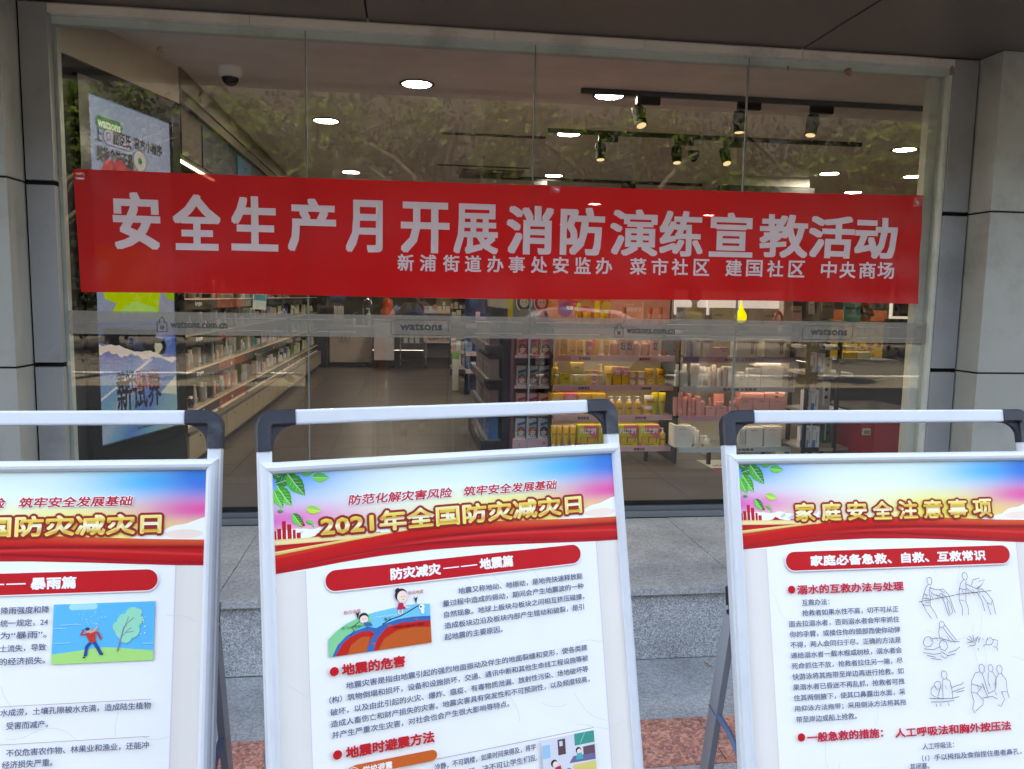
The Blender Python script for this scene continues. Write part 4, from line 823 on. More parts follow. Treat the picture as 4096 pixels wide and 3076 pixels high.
def bottle(key, r, h, col, cap, capr=.5, caph=.18, kind='cap', text=None, tcol=S(60, 50, 30), sy=.8, band=None):
    if key in ME: return ME[key]
    b = MB(); hb = h*(1-caph)
    prof = [(r*.86, 0), (r, h*.02), (r, hb*.84), (r*.93, hb*.93), (r*capr*1.05, hb)]
    cols = [col]*4 if not band else [band, band, col, col]
    if band: prof = [(r*.86, 0), (r, h*.02), (r, hb*.45), (r, hb*.84), (r*.93, hb*.93), (r*capr*1.05, hb)]; cols = [band, band, col, col, col]
    b.lathe(prof, 18, col=cols, sy=sy)
    if text: 
        k0 = len(b.v); b.text(text, (-r*.62, 0, hb*.45), (1, 0, 0), (0, 0, 1), r*1.24, h*.07, tcol, bold=.0004, N=(0, -1, 0))
        b.text('THANKS', (-r*.01, 0, hb*.30), (1, 0, 0), (0, 0, 1), r*.02, h*.01, tcol) if False else None
        for i in range(k0, len(b.v)): x, y, z = b.v[i]; b.v[i] = (x, -(math.sqrt(max(0, r*r-x*x))*sy+.0006)+y, z)
    me = b.mesh('bottle'); me.materials.append(GLOSSP)
    c = MB()
    if kind == 'cap': c.lathe([(r*capr, hb), (r*capr, h*.985), (r*capr*.9, h)], 16, col=cap, sy=1 if capr < .8 else sy)
    elif kind == 'pump':
        c.lathe([(r*.42, hb), (r*.42, hb+h*caph*.42), (r*.16, hb+h*caph*.45), (r*.14, hb+h*caph*.78)], 14, col=cap); c.box(-r*.30, r*.30, -r*.28, r*.28, hb+h*caph*.78, h, cap, bev=r*.08); c.box(-r*1.05, -r*.28, -r*.13, r*.13, hb+h*caph*.83, h*.995, cap, bev=r*.05)
    cm = c.mesh('cap'); cm.materials.append(GLOSSP); ME[key] = (me, cm, kind); return ME[key]
def put_bottle(m, loc, label, group, name='bottle'):
    if group == 'goods on the side wall shelves' and loc[1] > 4.5:
        o = bpy.data.objects.new('x', m[0]); FAR.append((m[0], loc, 0)); FAR.append((m[1], loc, 0)); return o
    o = link(name, m[0], None, loc, (0, 0, random.uniform(-.15, .15))); tag(o, label, 'bottle' if name == 'bottle' else name, group); link('pump' if m[2] == 'pump' else 'cap', m[1], o); return o
def jar(key, r, h, col, cap, text=None, tc_=S(60, 50, 30)):
    if key in ME: return ME[key]
    b = MB(); hb = h*.66; b.lathe([(r*.9, 0), (r, h*.05), (r, hb)], 20, col=col)
    if text:
        k0 = len(b.v); b.text(text, (-r*.6, 0, hb*.5), (1, 0, 0), (0, 0, 1), r*1.2, h*.12, tc_, bold=.0004, N=(0, -1, 0))
        for i in range(k0, len(b.v)): x, y, z = b.v[i]; b.v[i] = (x, -(math.sqrt(max(0, r*r-x*x))+.0006)+y, z)
    me = b.mesh('jar'); me.materials.append(GLOSSP); c = MB(); c.lathe([(r*1.02, hb), (r*1.02, h*.96), (r*.96, h)], 20, col=cap); cm = c.mesh('lid'); cm.materials.append(GLOSSP); ME[key] = (me, cm, 'lid'); return ME[key]
def tubev(key, w, h, col, cap, text=None, crimp=None, tc_=S(60, 50, 30)):
    """squeeze tube standing on its cap, wide crimped end up"""
    if key in ME: return ME[key]
    b = MB(); n = 16; V = []; zs = [(.10, .30, .30), (.16, .40, .38), (.5, .46, .28), (.92, .5, .10), (1.0, .5, .03)]
    for z, a, c in zs: V += [(w*a*cos(t), w*c*sin(t), h*z) for t in np.arange(n)*2*pi/n]
    b.add(V, [(k*n+i, k*n+(i+1) % n, (k+1)*n+(i+1) % n, (k+1)*n+i) for k in range(4) for i in range(n)], [c_ for k in range(4) for c_ in [col if k < 3 or not crimp else crimp]*n], 0, True); b.add(V, [tuple(range(n)), tuple(range(4*n, 5*n))], col)
    if text: b.text(text, (-w*.3, -w*.32, h*.55), (1, 0, 0), (0, .12, 1), w*.6, h*.06, tc_, bold=.0003, N=(0, -1, 0))
    me = b.mesh('tube'); me.materials.append(GLOSSP); c = MB(); c.lathe([(w*.30, 0), (w*.31, h*.10)], 14, col=cap); cm = c.mesh('cap'); cm.materials.append(GLOSSP); ME[key] = (me, cm, 'cap'); return ME[key]
SHN = ['top', 'second', 'third', 'bottom']

class Row:
    """places goods along one shelf, counting them for their labels"""
    def __init__(s, x0, c0, sx, cz, z, sz, y, where, frm, group): s.a = (x0, c0, sx, cz, z, sz, y); s.where = where; s.frm = frm; s.group = group; s.n = 0
    def X(s, c): return s.a[0]+(c-s.a[1])*s.a[2]
    def H(s, ct): return (s.a[3]-ct)*s.a[5]
    def lab(s, what): s.n += 1; return '%s, %s from %s, %s' % (what, ORD[s.n-1], s.frm, s.where)
    def box(s, c0, c1, ct, base, marks=(), what='box', dep=.05, cb=None, y=0, side=None, topc=None, stack=None):
        w = (c1-c0)*s.a[2]-.002; zb = s.a[4] if cb is None else s.a[4]+s.H(cb); h = s.a[4]+s.H(ct)-zb-.001
        me = carton(('c', round(w, 3), round(h, 3), base, str(marks)), w, dep, h, base, marks, side, topc)
        return put('carton', me, (s.X((c0+c1)/2), s.a[6]+.02+y, zb), s.lab(what), 'box', s.group)
    def bot(s, c0, c1, ct, col, cap, what='bottle', y=0, cb=None, **k):
        r = (c1-c0)*s.a[2]/2*.96; zb = s.a[4] if cb is None else s.a[4]+s.H(cb); h = s.a[4]+s.H(ct)-zb; m = bottle(('b', round(r, 3), round(h, 3), col, cap, str(k)), r, h, col, cap, **k)
        return put_bottle(m, (s.X((c0+c1)/2), s.a[6]+.02+r+y, zb), s.lab(what), s.group)
    def jar(s, c0, c1, ct, col, cap, what='jar', y=0, cb=None, **k):
        r = (c1-c0)*s.a[2]/2*.96; zb = s.a[4] if cb is None else s.a[4]+s.H(cb); h = s.a[4]+s.H(ct)-zb; m = jar(('j', round(r, 3), round(h, 3), col, cap, str(k)), r, h, col, cap, **k)
        return put_bottle(m, (s.X((c0+c1)/2), s.a[6]+.02+r+y, zb), s.lab(what), s.group, 'jar')
    def tub(s, c0, c1, ct, col, cap, what='tube', y=0, **k):
        w = (c1-c0)*s.a[2]*.98; h = s.H(ct); m = tubev(('t', round(w, 3), round(h, 3), col, cap, str(k)), w, h, col, cap, **k)
        return put_bottle(m, (s.X((c0+c1)/2), s.a[6]+.035+y, s.a[4]), s.lab(what), s.group, 'tube')
FILL_STRIP = paint('display_fill_strip', .4, vary=0, emis=.95)  # glow for strips added under the display shelves to brighten the goods
def shelf_unit(name, label, x0, x1, yf, depth, zs, lipcols, lipw, zt, backc, postc, texts=(), base_z=None, lips=.042, foot=True):
    t = thing(name, label, 'shelf', (0, 0, 0))
    b = MB(); b.box(x0, x1, yf+depth, yf+depth+.03, .46, zt, backc); b.build('back_panel', CARD, t)
    for x in (x0-.012, x1): 
        b = MB(); b.box(x, x+.012, yf+.05, yf+depth+.03, FL+.03, zt, postc, bev=.002); b.build('side_panel', SATIN, t)
    for k, z in enumerate(zs):
        b = MB(); b.box(x0+.001, x1-.001, yf+.004, yf+depth-.001, z-.022, z, S(200, 196, 188)); sh = b.build('shelf', SATIN, t)
        b = MB(); b.box(x0, x1, yf-.004, yf+.003, z-lips+.006, z+.006, lipcols[k], bev=.001)
        if lipw and k < len(lipw):
            b.box(x0, x1, yf-.0048, yf-.0042, z-.030, z-.029, mixc(lipcols[k], (1, 1, 1), .35))
        for (kk, tx_, a, w) in texts:
            if kk == k: b.text(tx_, (x0+a*(x1-x0), yf-.0046, z-.028), (1, 0, 0), (0, 0, 1), w, .020, S(90, 50, 60), bold=.0006, N=(0, -1, 0))
        b.build('shelf_edge', GLOSSP, sh)
        b = MB(); b.box(x0+.02, x1-.02, yf+.008, yf+.020, z-.030, z-.0225, S(236, 228, 216)); b.build('glow_strip', FILL_STRIP, sh)  # added strip, put under the shelf to light the goods below
    b = MB(); b.box(x0+.02, x1-.02, yf+.020, yf+.034, zt-.030 if yf > 1.3 else 1.338, zt-.023 if yf > 1.3 else 1.3445, S(236, 228, 216)); b.build('glow_strip', FILL_STRIP, t)  # one more added strip, to brighten the top row
    if foot:
        b = MB()
        for x in (x0+.08, x1-.1):
            pass
        for x in (x0+.28, x1-.16):
            q = MB(); q.box(x, x+.025, yf+.14, yf+.17, FL, zs[-1]-.03, S(24, 24, 28), bev=.002); q.build('leg', DARKM, t)
    return t
LSM = paint('shelf_light', .4, vary=0, emis=1.0)

# ------------------------------------------------------------------ yellow skin-care display
YB, PK, WH = S(240, 192, 46), S(236, 110, 140), S(244, 242, 238); YG = S(214, 196, 30); CRE = S(226, 214, 188); BRN = S(90, 60, 30)
PKL = S(236, 186, 190); PEACH = S(240, 180, 150)
YU = shelf_unit('display_shelf', 'display shelves with pink edges full of yellow skin care goods', 1.062, 1.975, 1.35, .32, [1.165, .945, .722, .484], [PKL]*4, [1]*4, 1.40, S(226, 216, 196), S(60, 56, 56),
    texts=((0, '嘭弹嫩滑', .20, .085), (0, '紧致修护', .70, .085), (1, '净澈清洁', .20, .085), (1, 'Q弹面膜', .72, .08), (2, '盈润保湿', .20, .085), (2, '滋养护理', .68, .085), (3, '弹嫩肌肤', .68, .085)))
# bright header board above with painted balls
b = MB(); b.box(1.05, 1.99, 1.55, 1.6, 1.40, 2.0, S(222, 140, 120)); hd = b.build('header_board', CARD, YU)
p = Print(1.5495, .0004)
p.rect(1.05, 1.50, -2.0, -1.40, S(206, 160, 110)); 
for (u, v, r, c) in ((1.12, -1.50, .09, S(226, 150, 80)), (1.19, -1.56, .075, S(220, 90, 120)), (1.17, -1.50, .055, S(150, 90, 170)), (1.32, -1.455, .075, S(206, 84, 80)), (1.25, -1.62, .05, S(240, 190, 60)), (1.42, -1.60, .06, S(230, 130, 100)), (1.49, -1.53, .04, S(240, 210, 90))): p.disc(u, v, r, c, 24)
p.rect(1.52, 1.99, -2.0, -1.40, S(232, 172, 152)); p.txt('深度', 1.18, -1.50, .05, .03, S(250, 240, 235), bold=.001); p.txt('韩国胶原蛋白', 1.62, -1.495, .17, .032, S(250, 240, 235), bold=.001); p.txt('COLLAGEN', 1.64, -1.54, .06, .012, S(250, 240, 235)); p.txt('COLLAGEN', 1.23, -1.54, .06, .012, S(250, 240, 235))
p.build('header_print', CARD, hd)
fx = dict(x0=1.064, c0=570, sx=.897/1120)
def yrow(cz, z, where): return Row(1.064, 570, .897/1120, cz, z, .00078, 1.35, where, 'mauve tower', 'goods on the yellow display')
PLU = (('d', .55, .6, .03, PK), ('t', 'PLU', .25, .8, .58, .72, WH, .0012), ('t', 'MP!', .28, .78, .42, .56, WH, .0012))
r = yrow(640, 1.165, 'top yellow-display shelf')
r.bot(572, 618, 470, S(206, 160, 50), S(220, 180, 60), 'amber bottle', capr=.95, caph=.35); r.bot(630, 698, 470, S(214, 166, 50), S(226, 186, 70), 'amber flat bottle', capr=.95, caph=.35); r.bot(716, 772, 480, YB, YB, 'yellow bottle', capr=.9, caph=.45, text='COLLAGEN'); r.bot(788, 846, 476, YB, YB, 'yellow bottle', capr=.9, caph=.45, text='COLLAGEN')
r.box(870, 932, 498, YB, (('d', .5, .75, .022, PK), ('t', 'PLU', .25, .8, .55, .66, WH, .001), ('t', 'MP!', .28, .78, .42, .53, WH, .001), ('d', .1, .08, .02, PK)), 'yellow and pink carton'); r.box(940, 990, 480, YB, (('r', 0, .4, .4, 1, PK),), 'narrow yellow carton', y=.05); r.tub(955, 1000, 486, YB, PEACH, 'yellow tube'); r.tub(1028, 1090, 482, S(236, 190, 60), PEACH, 'yellow tube', text='COLLAGEN')
BN = (('d', .6, .62, .022, S(244, 226, 214)), ('t', 'BOU', .14, .86, .60, .80, S(60, 44, 50), .0012), ('t', 'NCE', .14, .86, .38, .58, S(60, 44, 50), .0012))
PT = S(232, 168, 140)
r.bot(1100, 1180, 478, S(224, 160, 130), WH, 'peach bottle with white pump', kind='pump', caph=.2); r.box(1184, 1248, 478, PT, BN, 'peach BOUNCE carton'); r.box(1252, 1310, 484, PT, BN, 'peach BOUNCE carton'); r.bot(1312, 1386, 480, S(224, 160, 130), WH, 'peach bottle with white pump', kind='pump', caph=.2); r.bot(1392, 1462, 480, S(224, 160, 130), WH, 'peach bottle with white pump', kind='pump', caph=.2); r.bot(1466, 1500, 480, S(214, 140, 110), WH, 'peach bottle', y=.05); r.box(1500, 1554, 476, PT, BN, 'peach BOUNCE carton'); r.jar(1592, 1650, 578, S(196, 110, 60), S(206, 120, 70), 'small copper jar')
# goods in front of the header board
Z2 = 1.40
b = MB(); b.box(1.05, 1.99, 1.36, 1.55, Z2-.02, Z2, S(220, 180, 170)); b.box(1.05, 1.99, 1.352, 1.36, Z2-.034, Z2+.004, PKL); b.build('shelf', GLOSSP, YU)
for k, (c, kind) in enumerate(((800, 'y'), (880, 'j'), (985, 't'), (1050, 'j'), (1235, 'g'), (1415, 't2'), (1490, 'g'), (1590, 'g'))):
    x = 1.064+(c-570)*.897/1120; w = 'on the ledge under the banner, %s from the mauve tower' % ORD[k]
    if kind == 'y': put_bottle(bottle(('u1',), .019, .15, YB, S(240, 210, 90), capr=.85, caph=.4), (x, 1.42, Z2), 'yellow bottle '+w, 'goods under the banner')
    elif kind == 'j': put_bottle(jar(('u2',), .03, .085, YB, S(240, 200, 60)), (x, 1.43, Z2), 'yellow jar '+w, 'goods under the banner', 'jar')
    elif kind == 't': put_bottle(tubev(('u3',), .045, .17, S(240, 210, 60), YB), (x, 1.45, Z2), 'yellow tube '+w, 'goods under the banner', 'tube')
    elif kind == 't2': put_bottle(tubev(('u4',), .03, .16, PEACH, S(30, 24, 24)), (x, 1.40, Z2), 'peach tube '+w, 'goods under the banner', 'tube')
    else: put_bottle(bottle(('u5',), .019, .13, S(230, 150, 130), S(190, 96, 60), capr=.8, caph=.4), (x, 1.43, Z2), 'pink bottle with copper cap '+w, 'goods under the banner')
r = yrow(925, .945, 'second yellow-display shelf')
r.bot(548, 620, 715, S(206, 170, 50), S(206, 170, 50), 'yellow bottle', capr=.4, caph=.16, text='COLLAGEN')
SK = (('p', ((0, .1), (.12, 0), (.9, 0), (.9, .98), (.1, .98)), S(196, 180, 30)), ('p', ((.2, .16), (.3, .1), (.75, .12), (.84, .3), (.82, .8), (.7, .86), (.3, .84), (.2, .7)), S(222, 206, 120)), ('p', ((.23, .2), (.3, .15), (.73, .16), (.8, .32), (.78, .76), (.68, .81), (.3, .8), (.23, .68)), S(200, 186, 40)), ('t', 'COLLAGEN', .26, .64, .5, .6, BRN, .0006), ('r', .9, 1, .75, 1, PK))
r.box(625, 756, 812, YG, SK, 'olive yellow carton', cb=920); r.box(762, 886, 814, YG, SK, 'olive yellow carton', cb=920); r.box(724, 852, 706, YG, SK, 'olive yellow carton stacked on two others', cb=811)
PM2 = (('d', .65, .55, .024, PK), ('t', 'PLU', .42, .86, .55, .75, WH, .001), ('t', 'MP!', .44, .84, .32, .52, WH, .001))
r.box(876, 990, 856, YB, PM2, 'yellow carton with pink disc, lower one'); r.box(876, 990, 782, YB, PM2, 'yellow carton with pink disc, upper one', cb=855)
r.bot(990, 1048, 726, S(206, 190, 150), S(216, 180, 90), 'clear bottle with yellow pump', kind='pump', caph=.3, band=S(190, 186, 176)); r.tub(1048, 1130, 738, S(240, 204, 90), S(236, 214, 160), 'yellow tube', text='COLLAGEN')
TL = (('d', .62, .76, .035, PK), ('t', 'PLU', .28, .82, .70, .80, WH, .0012), ('t', 'MP!', .28, .82, .56, .66, WH, .0012), ('t', 'COLLAGEN', .25, .84, .66, .69, BRN, .0004), ('t', 'COLLAGEN', .4, .7, .10, .12, BRN, .0003))
r.box(1132, 1206, 746, YB, TL, 'tall yellow carton'); r.box(1214, 1280, 748, YB, TL, 'tall yellow carton')
SM = (('r', 0, 1, 0, .12, PK), ('r', .75, 1, .7, 1, PK), ('t', 'PLU', .2, .8, .5, .85, WH, .0012), ('t', 'MP!', .2, .8, .14, .46, WH, .0012))
for c in ((1284, 1356), (1362, 1442)): r.box(c[0], c[1], 862, S(226, 186, 70), SM, 'small pink and yellow carton, lower one'); r.box(c[0], c[1], 790, S(226, 186, 70), SM, 'small pink and yellow carton, upper one', cb=861)
CB = (('d', .5, .55, .022, S(250, 216, 110)), ('t', 'COLLAGEN', .3, .75, .5, .58, BRN, .0004))
for c in ((1446, 1540), (1548, 1634)): r.box(c[0], c[1], 850, YB, CB, 'yellow carton under a jar'); r.jar(c[0]+2, c[1]-8, 764, YB, YB, 'yellow jar on a carton', cb=849, text='COLLAGEN')
r = yrow(1208, .722, 'third yellow-display shelf')
for c, col, w in (((550, 664), YB, 'wide yellow carton'), ((666, 796), S(240, 130, 150), 'wide pink carton'), ((798, 930), YB, 'wide yellow carton'), ((934, 1068), S(244, 204, 60), 'wide yellow carton with white corner')): r.box(c[0], c[1], 998, col, (('d', .5, .6, .05, mixc(col, WH, .35)), ('t', 'COLLAGEN', .3, .7, .3, .36, BRN, .0006)), w, dep=.16)
for c in ((1098, 1165), (1170, 1240), (1262, 1335), (1350, 1420)): r.bot(c[0], c[1], 1030, S(240, 188, 70), WH, 'yellow bottle with white pump', kind='pump', caph=.28, text='COLLAGEN')
r.jar(1420, 1460, 1108, S(240, 190, 90), WH, 'jar half hidden behind others', y=.06); r.jar(1442, 1540, 1120, S(240, 190, 90), WH, 'yellow jar with white lid, lower one', text='COLLAGEN'); r.jar(1448, 1544, 1022, S(240, 190, 90), WH, 'yellow jar with white lid, upper one', cb=1119, text='COLLAGEN')
for c in ((1510, 1575), (1580, 1650)): r.tub(c[0], c[1], 990, S(206, 190, 40), S(200, 180, 60), 'olive yellow tube', text='COLLAGEN')
r = yrow(1500, .484, 'bottom yellow-display shelf')
for c in ((556, 606), (608, 660), (670, 730), (736, 794)): r.tub(c[0], c[1], 1292, S(240, 190, 50), WH, 'yellow tube with a frilly top', text='COLLAGEN', crimp=S(240, 206, 190))
PLM = (('p', ((.28, 1), (1, 1), (1, .34), (.8, .42), (.5, .62), (.3, .8)), PK), ('d', .06, .08, .018, PK), ('r', .14, .9, .14, .46, S(176, 110, 80)), ('r', .17, .46, .15, .45, S(232, 186, 60)), ('r', .52, .86, .15, .45, S(232, 186, 60)), ('t', 'COLLAGEN', .54, .84, .40, .43, BRN, .0004), ('t', 'PLUMP!', .12, .90, .62, .84, WH, .0022), ('t', 'COLLAGEN', .36, .70, .69, .76, S(110, 40, 50), .0008), ('t', 'COLLAGEN', .3, .74, .07, .10, BRN, .0004))
for c in ((808, 1000), (1006, 1186), (1190, 1386), (1394, 1596)): r.box(c[0], c[1], 1292, S(222, 206, 40), PLM, 'big yellow and pink PLUMP gift box', dep=.14)
r.bot(1600, 1670, 1326, S(240, 188, 70), WH, 'yellow bottle with white pump', kind='pump', caph=.26, text='COLLAGEN')

# ------------------------------------------------------------------ hair dye tower
HX0, HX1, HY = .792, 1.052, 1.50
t = thing('hair_dye_tower', 'narrow mauve tower of hair dye boxes beside the yellow display', 'shelf')
b = MB(); b.box(HX0-.01, HX1+.01, HY+.16, HY+.18, FL, 1.75, S(110, 70, 92)); b.build('back_panel', CARD, t)
for x in (HX0-.016, HX1+.004): b = MB(); b.box(x, x+.012, HY+.0, HY+.18, FL, 1.42, S(120, 76, 100)); b.build('side_panel', CARD, t)
HZ = [1.155, .925, .715, .525]
for z in HZ:
    b = MB(); b.box(HX0-.004, HX1+.004, HY+.003, HY+.16, z-.008, z, S(200, 170, 186)); sh = b.build('shelf', CARD, t)
    b = MB(); b.box(HX0-.004, HX1+.03, HY-.002, HY+.003, z-.020, z+.003, S(226, 200, 210)); b.text('无氨配方', (HX0+.08, HY-.0024, z-.014), (1, 0, 0), (0, 0, 1), .10, .012, S(140, 60, 120), bold=.0005, N=(0, -1, 0)); b.build('shelf_edge', CARD, sh)
b = MB(); b.box(HX0-.01, HX1+.03, HY-.01, HY, FL+.03, .518, S(232, 190, 206)); 
for (x, z, c) in ((.83, .48, S(110, 180, 210)), (1.02, .49, S(200, 120, 160)), (1.04, .45, S(120, 170, 200))): b.cyl((x, HY-.0112, z), (x, HY-.0102, z), .01, n=14, col=c)
b.text('beautylabo', (.88, HY-.0104, .440), (1, 0, 0), (0, 0, 1), .12, .02, S(90, 60, 100), bold=.0006, N=(0, -1, 0)); b.build('base_panel', CARD, t)
b = MB(); b.box(HX0-.05, HX1+.03, HY+.10, HY+.11, 1.385, 1.72, S(120, 130, 130)); hb = b.build('header_board', CARD, t)
p = Print(HY+.0995, .0003)
p.rect(HX0-.05, HX0-.012, -1.72, -1.39, S(206, 190, 70)); p.s = 0
for (u, c1, c2) in ((.865, S(70, 80, 74), S(200, 190, 176)), (1.0, S(190, 60, 70), S(236, 196, 186))):
    p.disc(u, -1.55, .062, mixc(c2, WH, .5), 24, .075); p.disc(u, -1.555, .055, c1, 24, .07); p.disc(u, -1.55, .034, c2, 20, .040); p.poly([(u-.03, -1.50), (u+.03, -1.50), (u+.045, -1.41), (u-.045, -1.41)], mixc(c1, c2, .4)); p.disc(u-.012, -1.552, .005, S(30, 30, 40), 10); p.disc(u+.014, -1.552, .005, S(30, 30, 40), 10)
p.disc(.965, -1.44, .02, S(220, 236, 240)); p.disc(1.04, -1.47, .02, S(40, 44, 60)); p.build('header_print', CARD, hb)
def dye(kind, hair, k):
    bg, st = ((S(206, 120, 150), S(222, 200, 130)), (S(156, 186, 206), S(226, 232, 236)))[kind]
    return (('r', .0, .17, .05, 1, st), ('t', 'F', .04, .14, .84, .94, S(50, 50, 70), .0005), ('r', .06, .11, .3, .80, S(90, 90, 110)), ('p', ((.2, .98), (1, .98), (1, .72), (.2, .60)), mixc(bg, WH, .35)), ('p', ((.24, .74), (1, .84), (1, .72), (.24, .60)), S(60, 90, 140) if kind else S(190, 50, 100)),
            ('d', .60, .38, .030, hair), ('p', ((.26, .40), (.94, .40), (.96, .14), (.26, .14)), hair), ('d', .60, .30, .0215, S(244, 214, 200)), ('p', ((.34, .42), (.88, .42), (.84, .34), (.60, .38), (.38, .33)), hair), ('d', .50, .28, .0035, S(40, 40, 60)), ('d', .70, .28, .0035, S(40, 40, 60)), ('r', .58, .64, .19, .205, S(200, 80, 90)),
            ('r', .16, .62, .02, .16, S(236, 240, 238)), ('r', .16, .30, .10, .16, S(60, 150, 110)), ('t', '染发膏', .32, .60, .05, .13, S(60, 110, 90), .0004))
HC = [S(110, 60, 60), S(150, 126, 100), S(44, 34, 44), S(130, 76, 70), S(96, 80, 66), S(140, 100, 70), S(140, 70, 50), S(176, 96, 70), S(30, 28, 34)]
rown = ['top', 'second', 'third', 'lowest']
for ri, z in enumerate(HZ):
    for k in range(3):
        hr = HC[(ri*3+k) % 9 if ri < 3 else 6+k]; kd = ri % 2
        me = carton(('dye', kd, hr), .077, .055, .152, (S(206, 120, 150), S(156, 186, 206))[kd], dye(kd, hr, k))
        hn = {0: 'wine', 1: 'beige', 2: 'black'}[k]
        put('hair_dye_box', me, (HX0+.047+k*.088, HY+.012, z+.001), '%s hair dye box, %s from the navy shelves, %s shelf of mauve tower' % ('blue' if kd else 'pink', ORD[k], rown[ri]), 'box', 'hair dye boxes on the mauve tower')

# ------------------------------------------------------------------ white and pink display
GRY, LIL = S(206, 208, 206), S(160, 136, 180)
WU = shelf_unit('display_shelf', 'display shelves of white, silver and pink cartons with a lilac top edge', 1.985, 2.86, 1.2, .30, [1.172, .955, .736, .502], [LIL, S(206, 208, 212), S(230, 170, 180), S(206, 212, 214)], [1]*4, 1.36, S(206, 204, 196), S(40, 40, 44),
    texts=((0, '燕窝养颜 嫩滑紧致', .36, .24), (1, '燕窝养颜 水润亮泽', .36, .26), (2, '燕窝养颜 水润亮泽', .36, .26), (3, '燕窝养颜 水润亮泽', .36, .26)))
b = MB(); b.box(1.97, 2.86, 1.42, 1.45, 1.36, 2.0, S(150, 142, 132)); b.build('header_board', CARD, WU)
LIT = paint('lit_white_panel', .4, vary=0, emis=.08)
b = MB(); b.box(1.975, 2.84, 1.39, 1.41, 1.535, 1.66, S(206, 204, 216)); b.build('light_panel', LIT, WU)
for x in (1.975, 2.23, 2.50, 2.825): b = MB(); b.box(x-.008, x+.008, 1.375, 1.389, 1.48, 1.62, S(206, 204, 216)); b.build('glow_strip', LIT, WU)
p = Print(1.3735, .0003); p.disc(2.12, -1.63, .05, S(40, 30, 36), 24, .06); p.disc(2.12, -1.605, .034, S(236, 200, 186), 20, .045); p.poly([(2.10, -1.565), (2.14, -1.565), (2.145, -1.52), (2.095, -1.52)], S(236, 200, 186))
for k, (u, w) in enumerate(((1.985, .22), (2.26, .22), (2.55, .25))): p.rect(u, u+w, -1.53, -1.37, S(196, 184, 172))
p.disc(2.12, -1.48, .07, S(216, 196, 110), 24, .05); p.txt('焕亮', 2.0, -1.475, .05, .022, S(110, 96, 90), bold=.0006); p.txt('专利提取技术', 2.275, -1.475, .075, .012, S(110, 96, 90), bold=.0004); p.txt('水润·亮泽', 2.68, -1.47, .09, .018, S(110, 96, 90), bold=.0005); p.build('header_print', CARD, WU)
b = MB(); b.box(1.97, 2.86, 1.2, 1.42, 1.345, 1.36, S(200, 196, 190)); b.box(1.97, 2.86, 1.192, 1.1995, 1.325, 1.364, S(190, 180, 176)); b.build('shelf', SATIN, WU)
dr = MB(); V = []; n = 18
for z, rr in ((0, .004), (.012, .026), (.03, .040), (.052, .043), (.075, .034), (.10, .018), (.13, .008), (.175, .002)): V.append((rr, z))
dr.lathe([(a, z) for a, z in V], 20, col=S(236, 220, 40)); o = dr.build('drop_lamp', paint('glowing_amber', .1, vary=.35, scale=30, emis=.12), None, (2.395, 1.16, 1.425)); tag(o, 'glowing yellow drop shaped lamp standing above the white display', 'lamp'); q = MB(); q.cyl((0, 0, -.04), (0, 0, .003), .012, n=12, col=S(180, 130, 100)); q.build('stand', METAL, o)
def wrow(cz, z, where): return Row(1.956, 135, .892/1097, cz, z, .00078, 1.2, where, 'yellow display', 'goods on the white display')
LG = (('d', .5, .90, .0035, S(110, 50, 50)), ('t', "BIRD'S NEST", .28, .72, .815, .85, S(110, 96, 96), .0003), ('r', .34, .66, .62, .625, S(170, 166, 164)), ('r', .3, .7, .56, .565, S(170, 166, 164)), ('r', .4, .6, .10, .105, S(170, 166, 164)))
WB = S(232, 230, 224)
r = wrow(655, 1.172, 'top white-display shelf')
r.box(205, 256, 478, S(214, 216, 224), (('r', .75, 1, 0, .8, S(196, 186, 226)),)+LG[:2], 'tall pale carton'); r.box(268, 350, 474, WB, LG, 'tall white carton'); r.box(352, 460, 486, WB, (('r', 0, 1, .85, 1, S(176, 160, 214)),)+LG[1:], 'white carton with lilac top'); r.box(456, 606, 558, S(226, 222, 226), (('r', .45, 1, .82, 1, S(176, 160, 214)), ('t', "BIRD'S NEST", .6, .9, .6, .68, S(110, 96, 96), .0004)), 'low pale carton')
WN = LG+(('r', .74, .90, .2, .95, S(140, 120, 100)), ('r', .76, .88, .22, .93, S(190, 176, 156)))
r.box(680, 866, 474, WB, WN, 'wide white carton with a slit window', dep=.12); r.box(946, 1150, 478, WB, WN, 'wide white carton with a slit window', dep=.12)
r = wrow(935, .955, 'second white-display shelf')
r.bot(112, 162, 726, S(200, 206, 200), WH, 'clear bottle with white cap', capr=.55, caph=.25); r.bot(166, 252, 724, S(200, 206, 200), WH, 'clear bottle with white cap', capr=.5, caph=.25); r.box(264, 345, 720, WB, LG, 'tall white carton'); r.bot(348, 405, 745, WB, WH, 'white bottle', capr=.95, caph=.25); r.box(408, 470, 756, WB, LG[:2], 'white carton', y=.05); r.bot(424, 470, 784, WB, WH, 'short white bottle', capr=.95, caph=.3); r.box(474, 512, 730, WB, LG[:2], 'slim white carton', y=.04); r.bot(512, 562, 760, WB, WH, 'white bottle', capr=.95, caph=.22); r.box(566, 602, 742, WB, LG[:2], 'slim leaning white carton'); r.box(606, 652, 742, WB, LG, 'slim white carton')
r.box(680, 802, 848, WB, LG, 'white carton under a jar'); r.jar(706, 782, 795, WH, WH, 'white jar on a carton', cb=847); r.box(804, 926, 848, WB, LG, 'white carton, lower of two'); r.box(802, 926, 756, WB, LG, 'white carton, upper of two', cb=847); r.box(930, 1140, 738, WB, LG, 'big white carton', dep=.12); r.box(870, 1116, 702, WH, (), 'flat white carton lying on the big one', cb=737, dep=.12)
r = wrow(1215, .736, 'third white-display shelf'); PP = S(240, 170, 166)
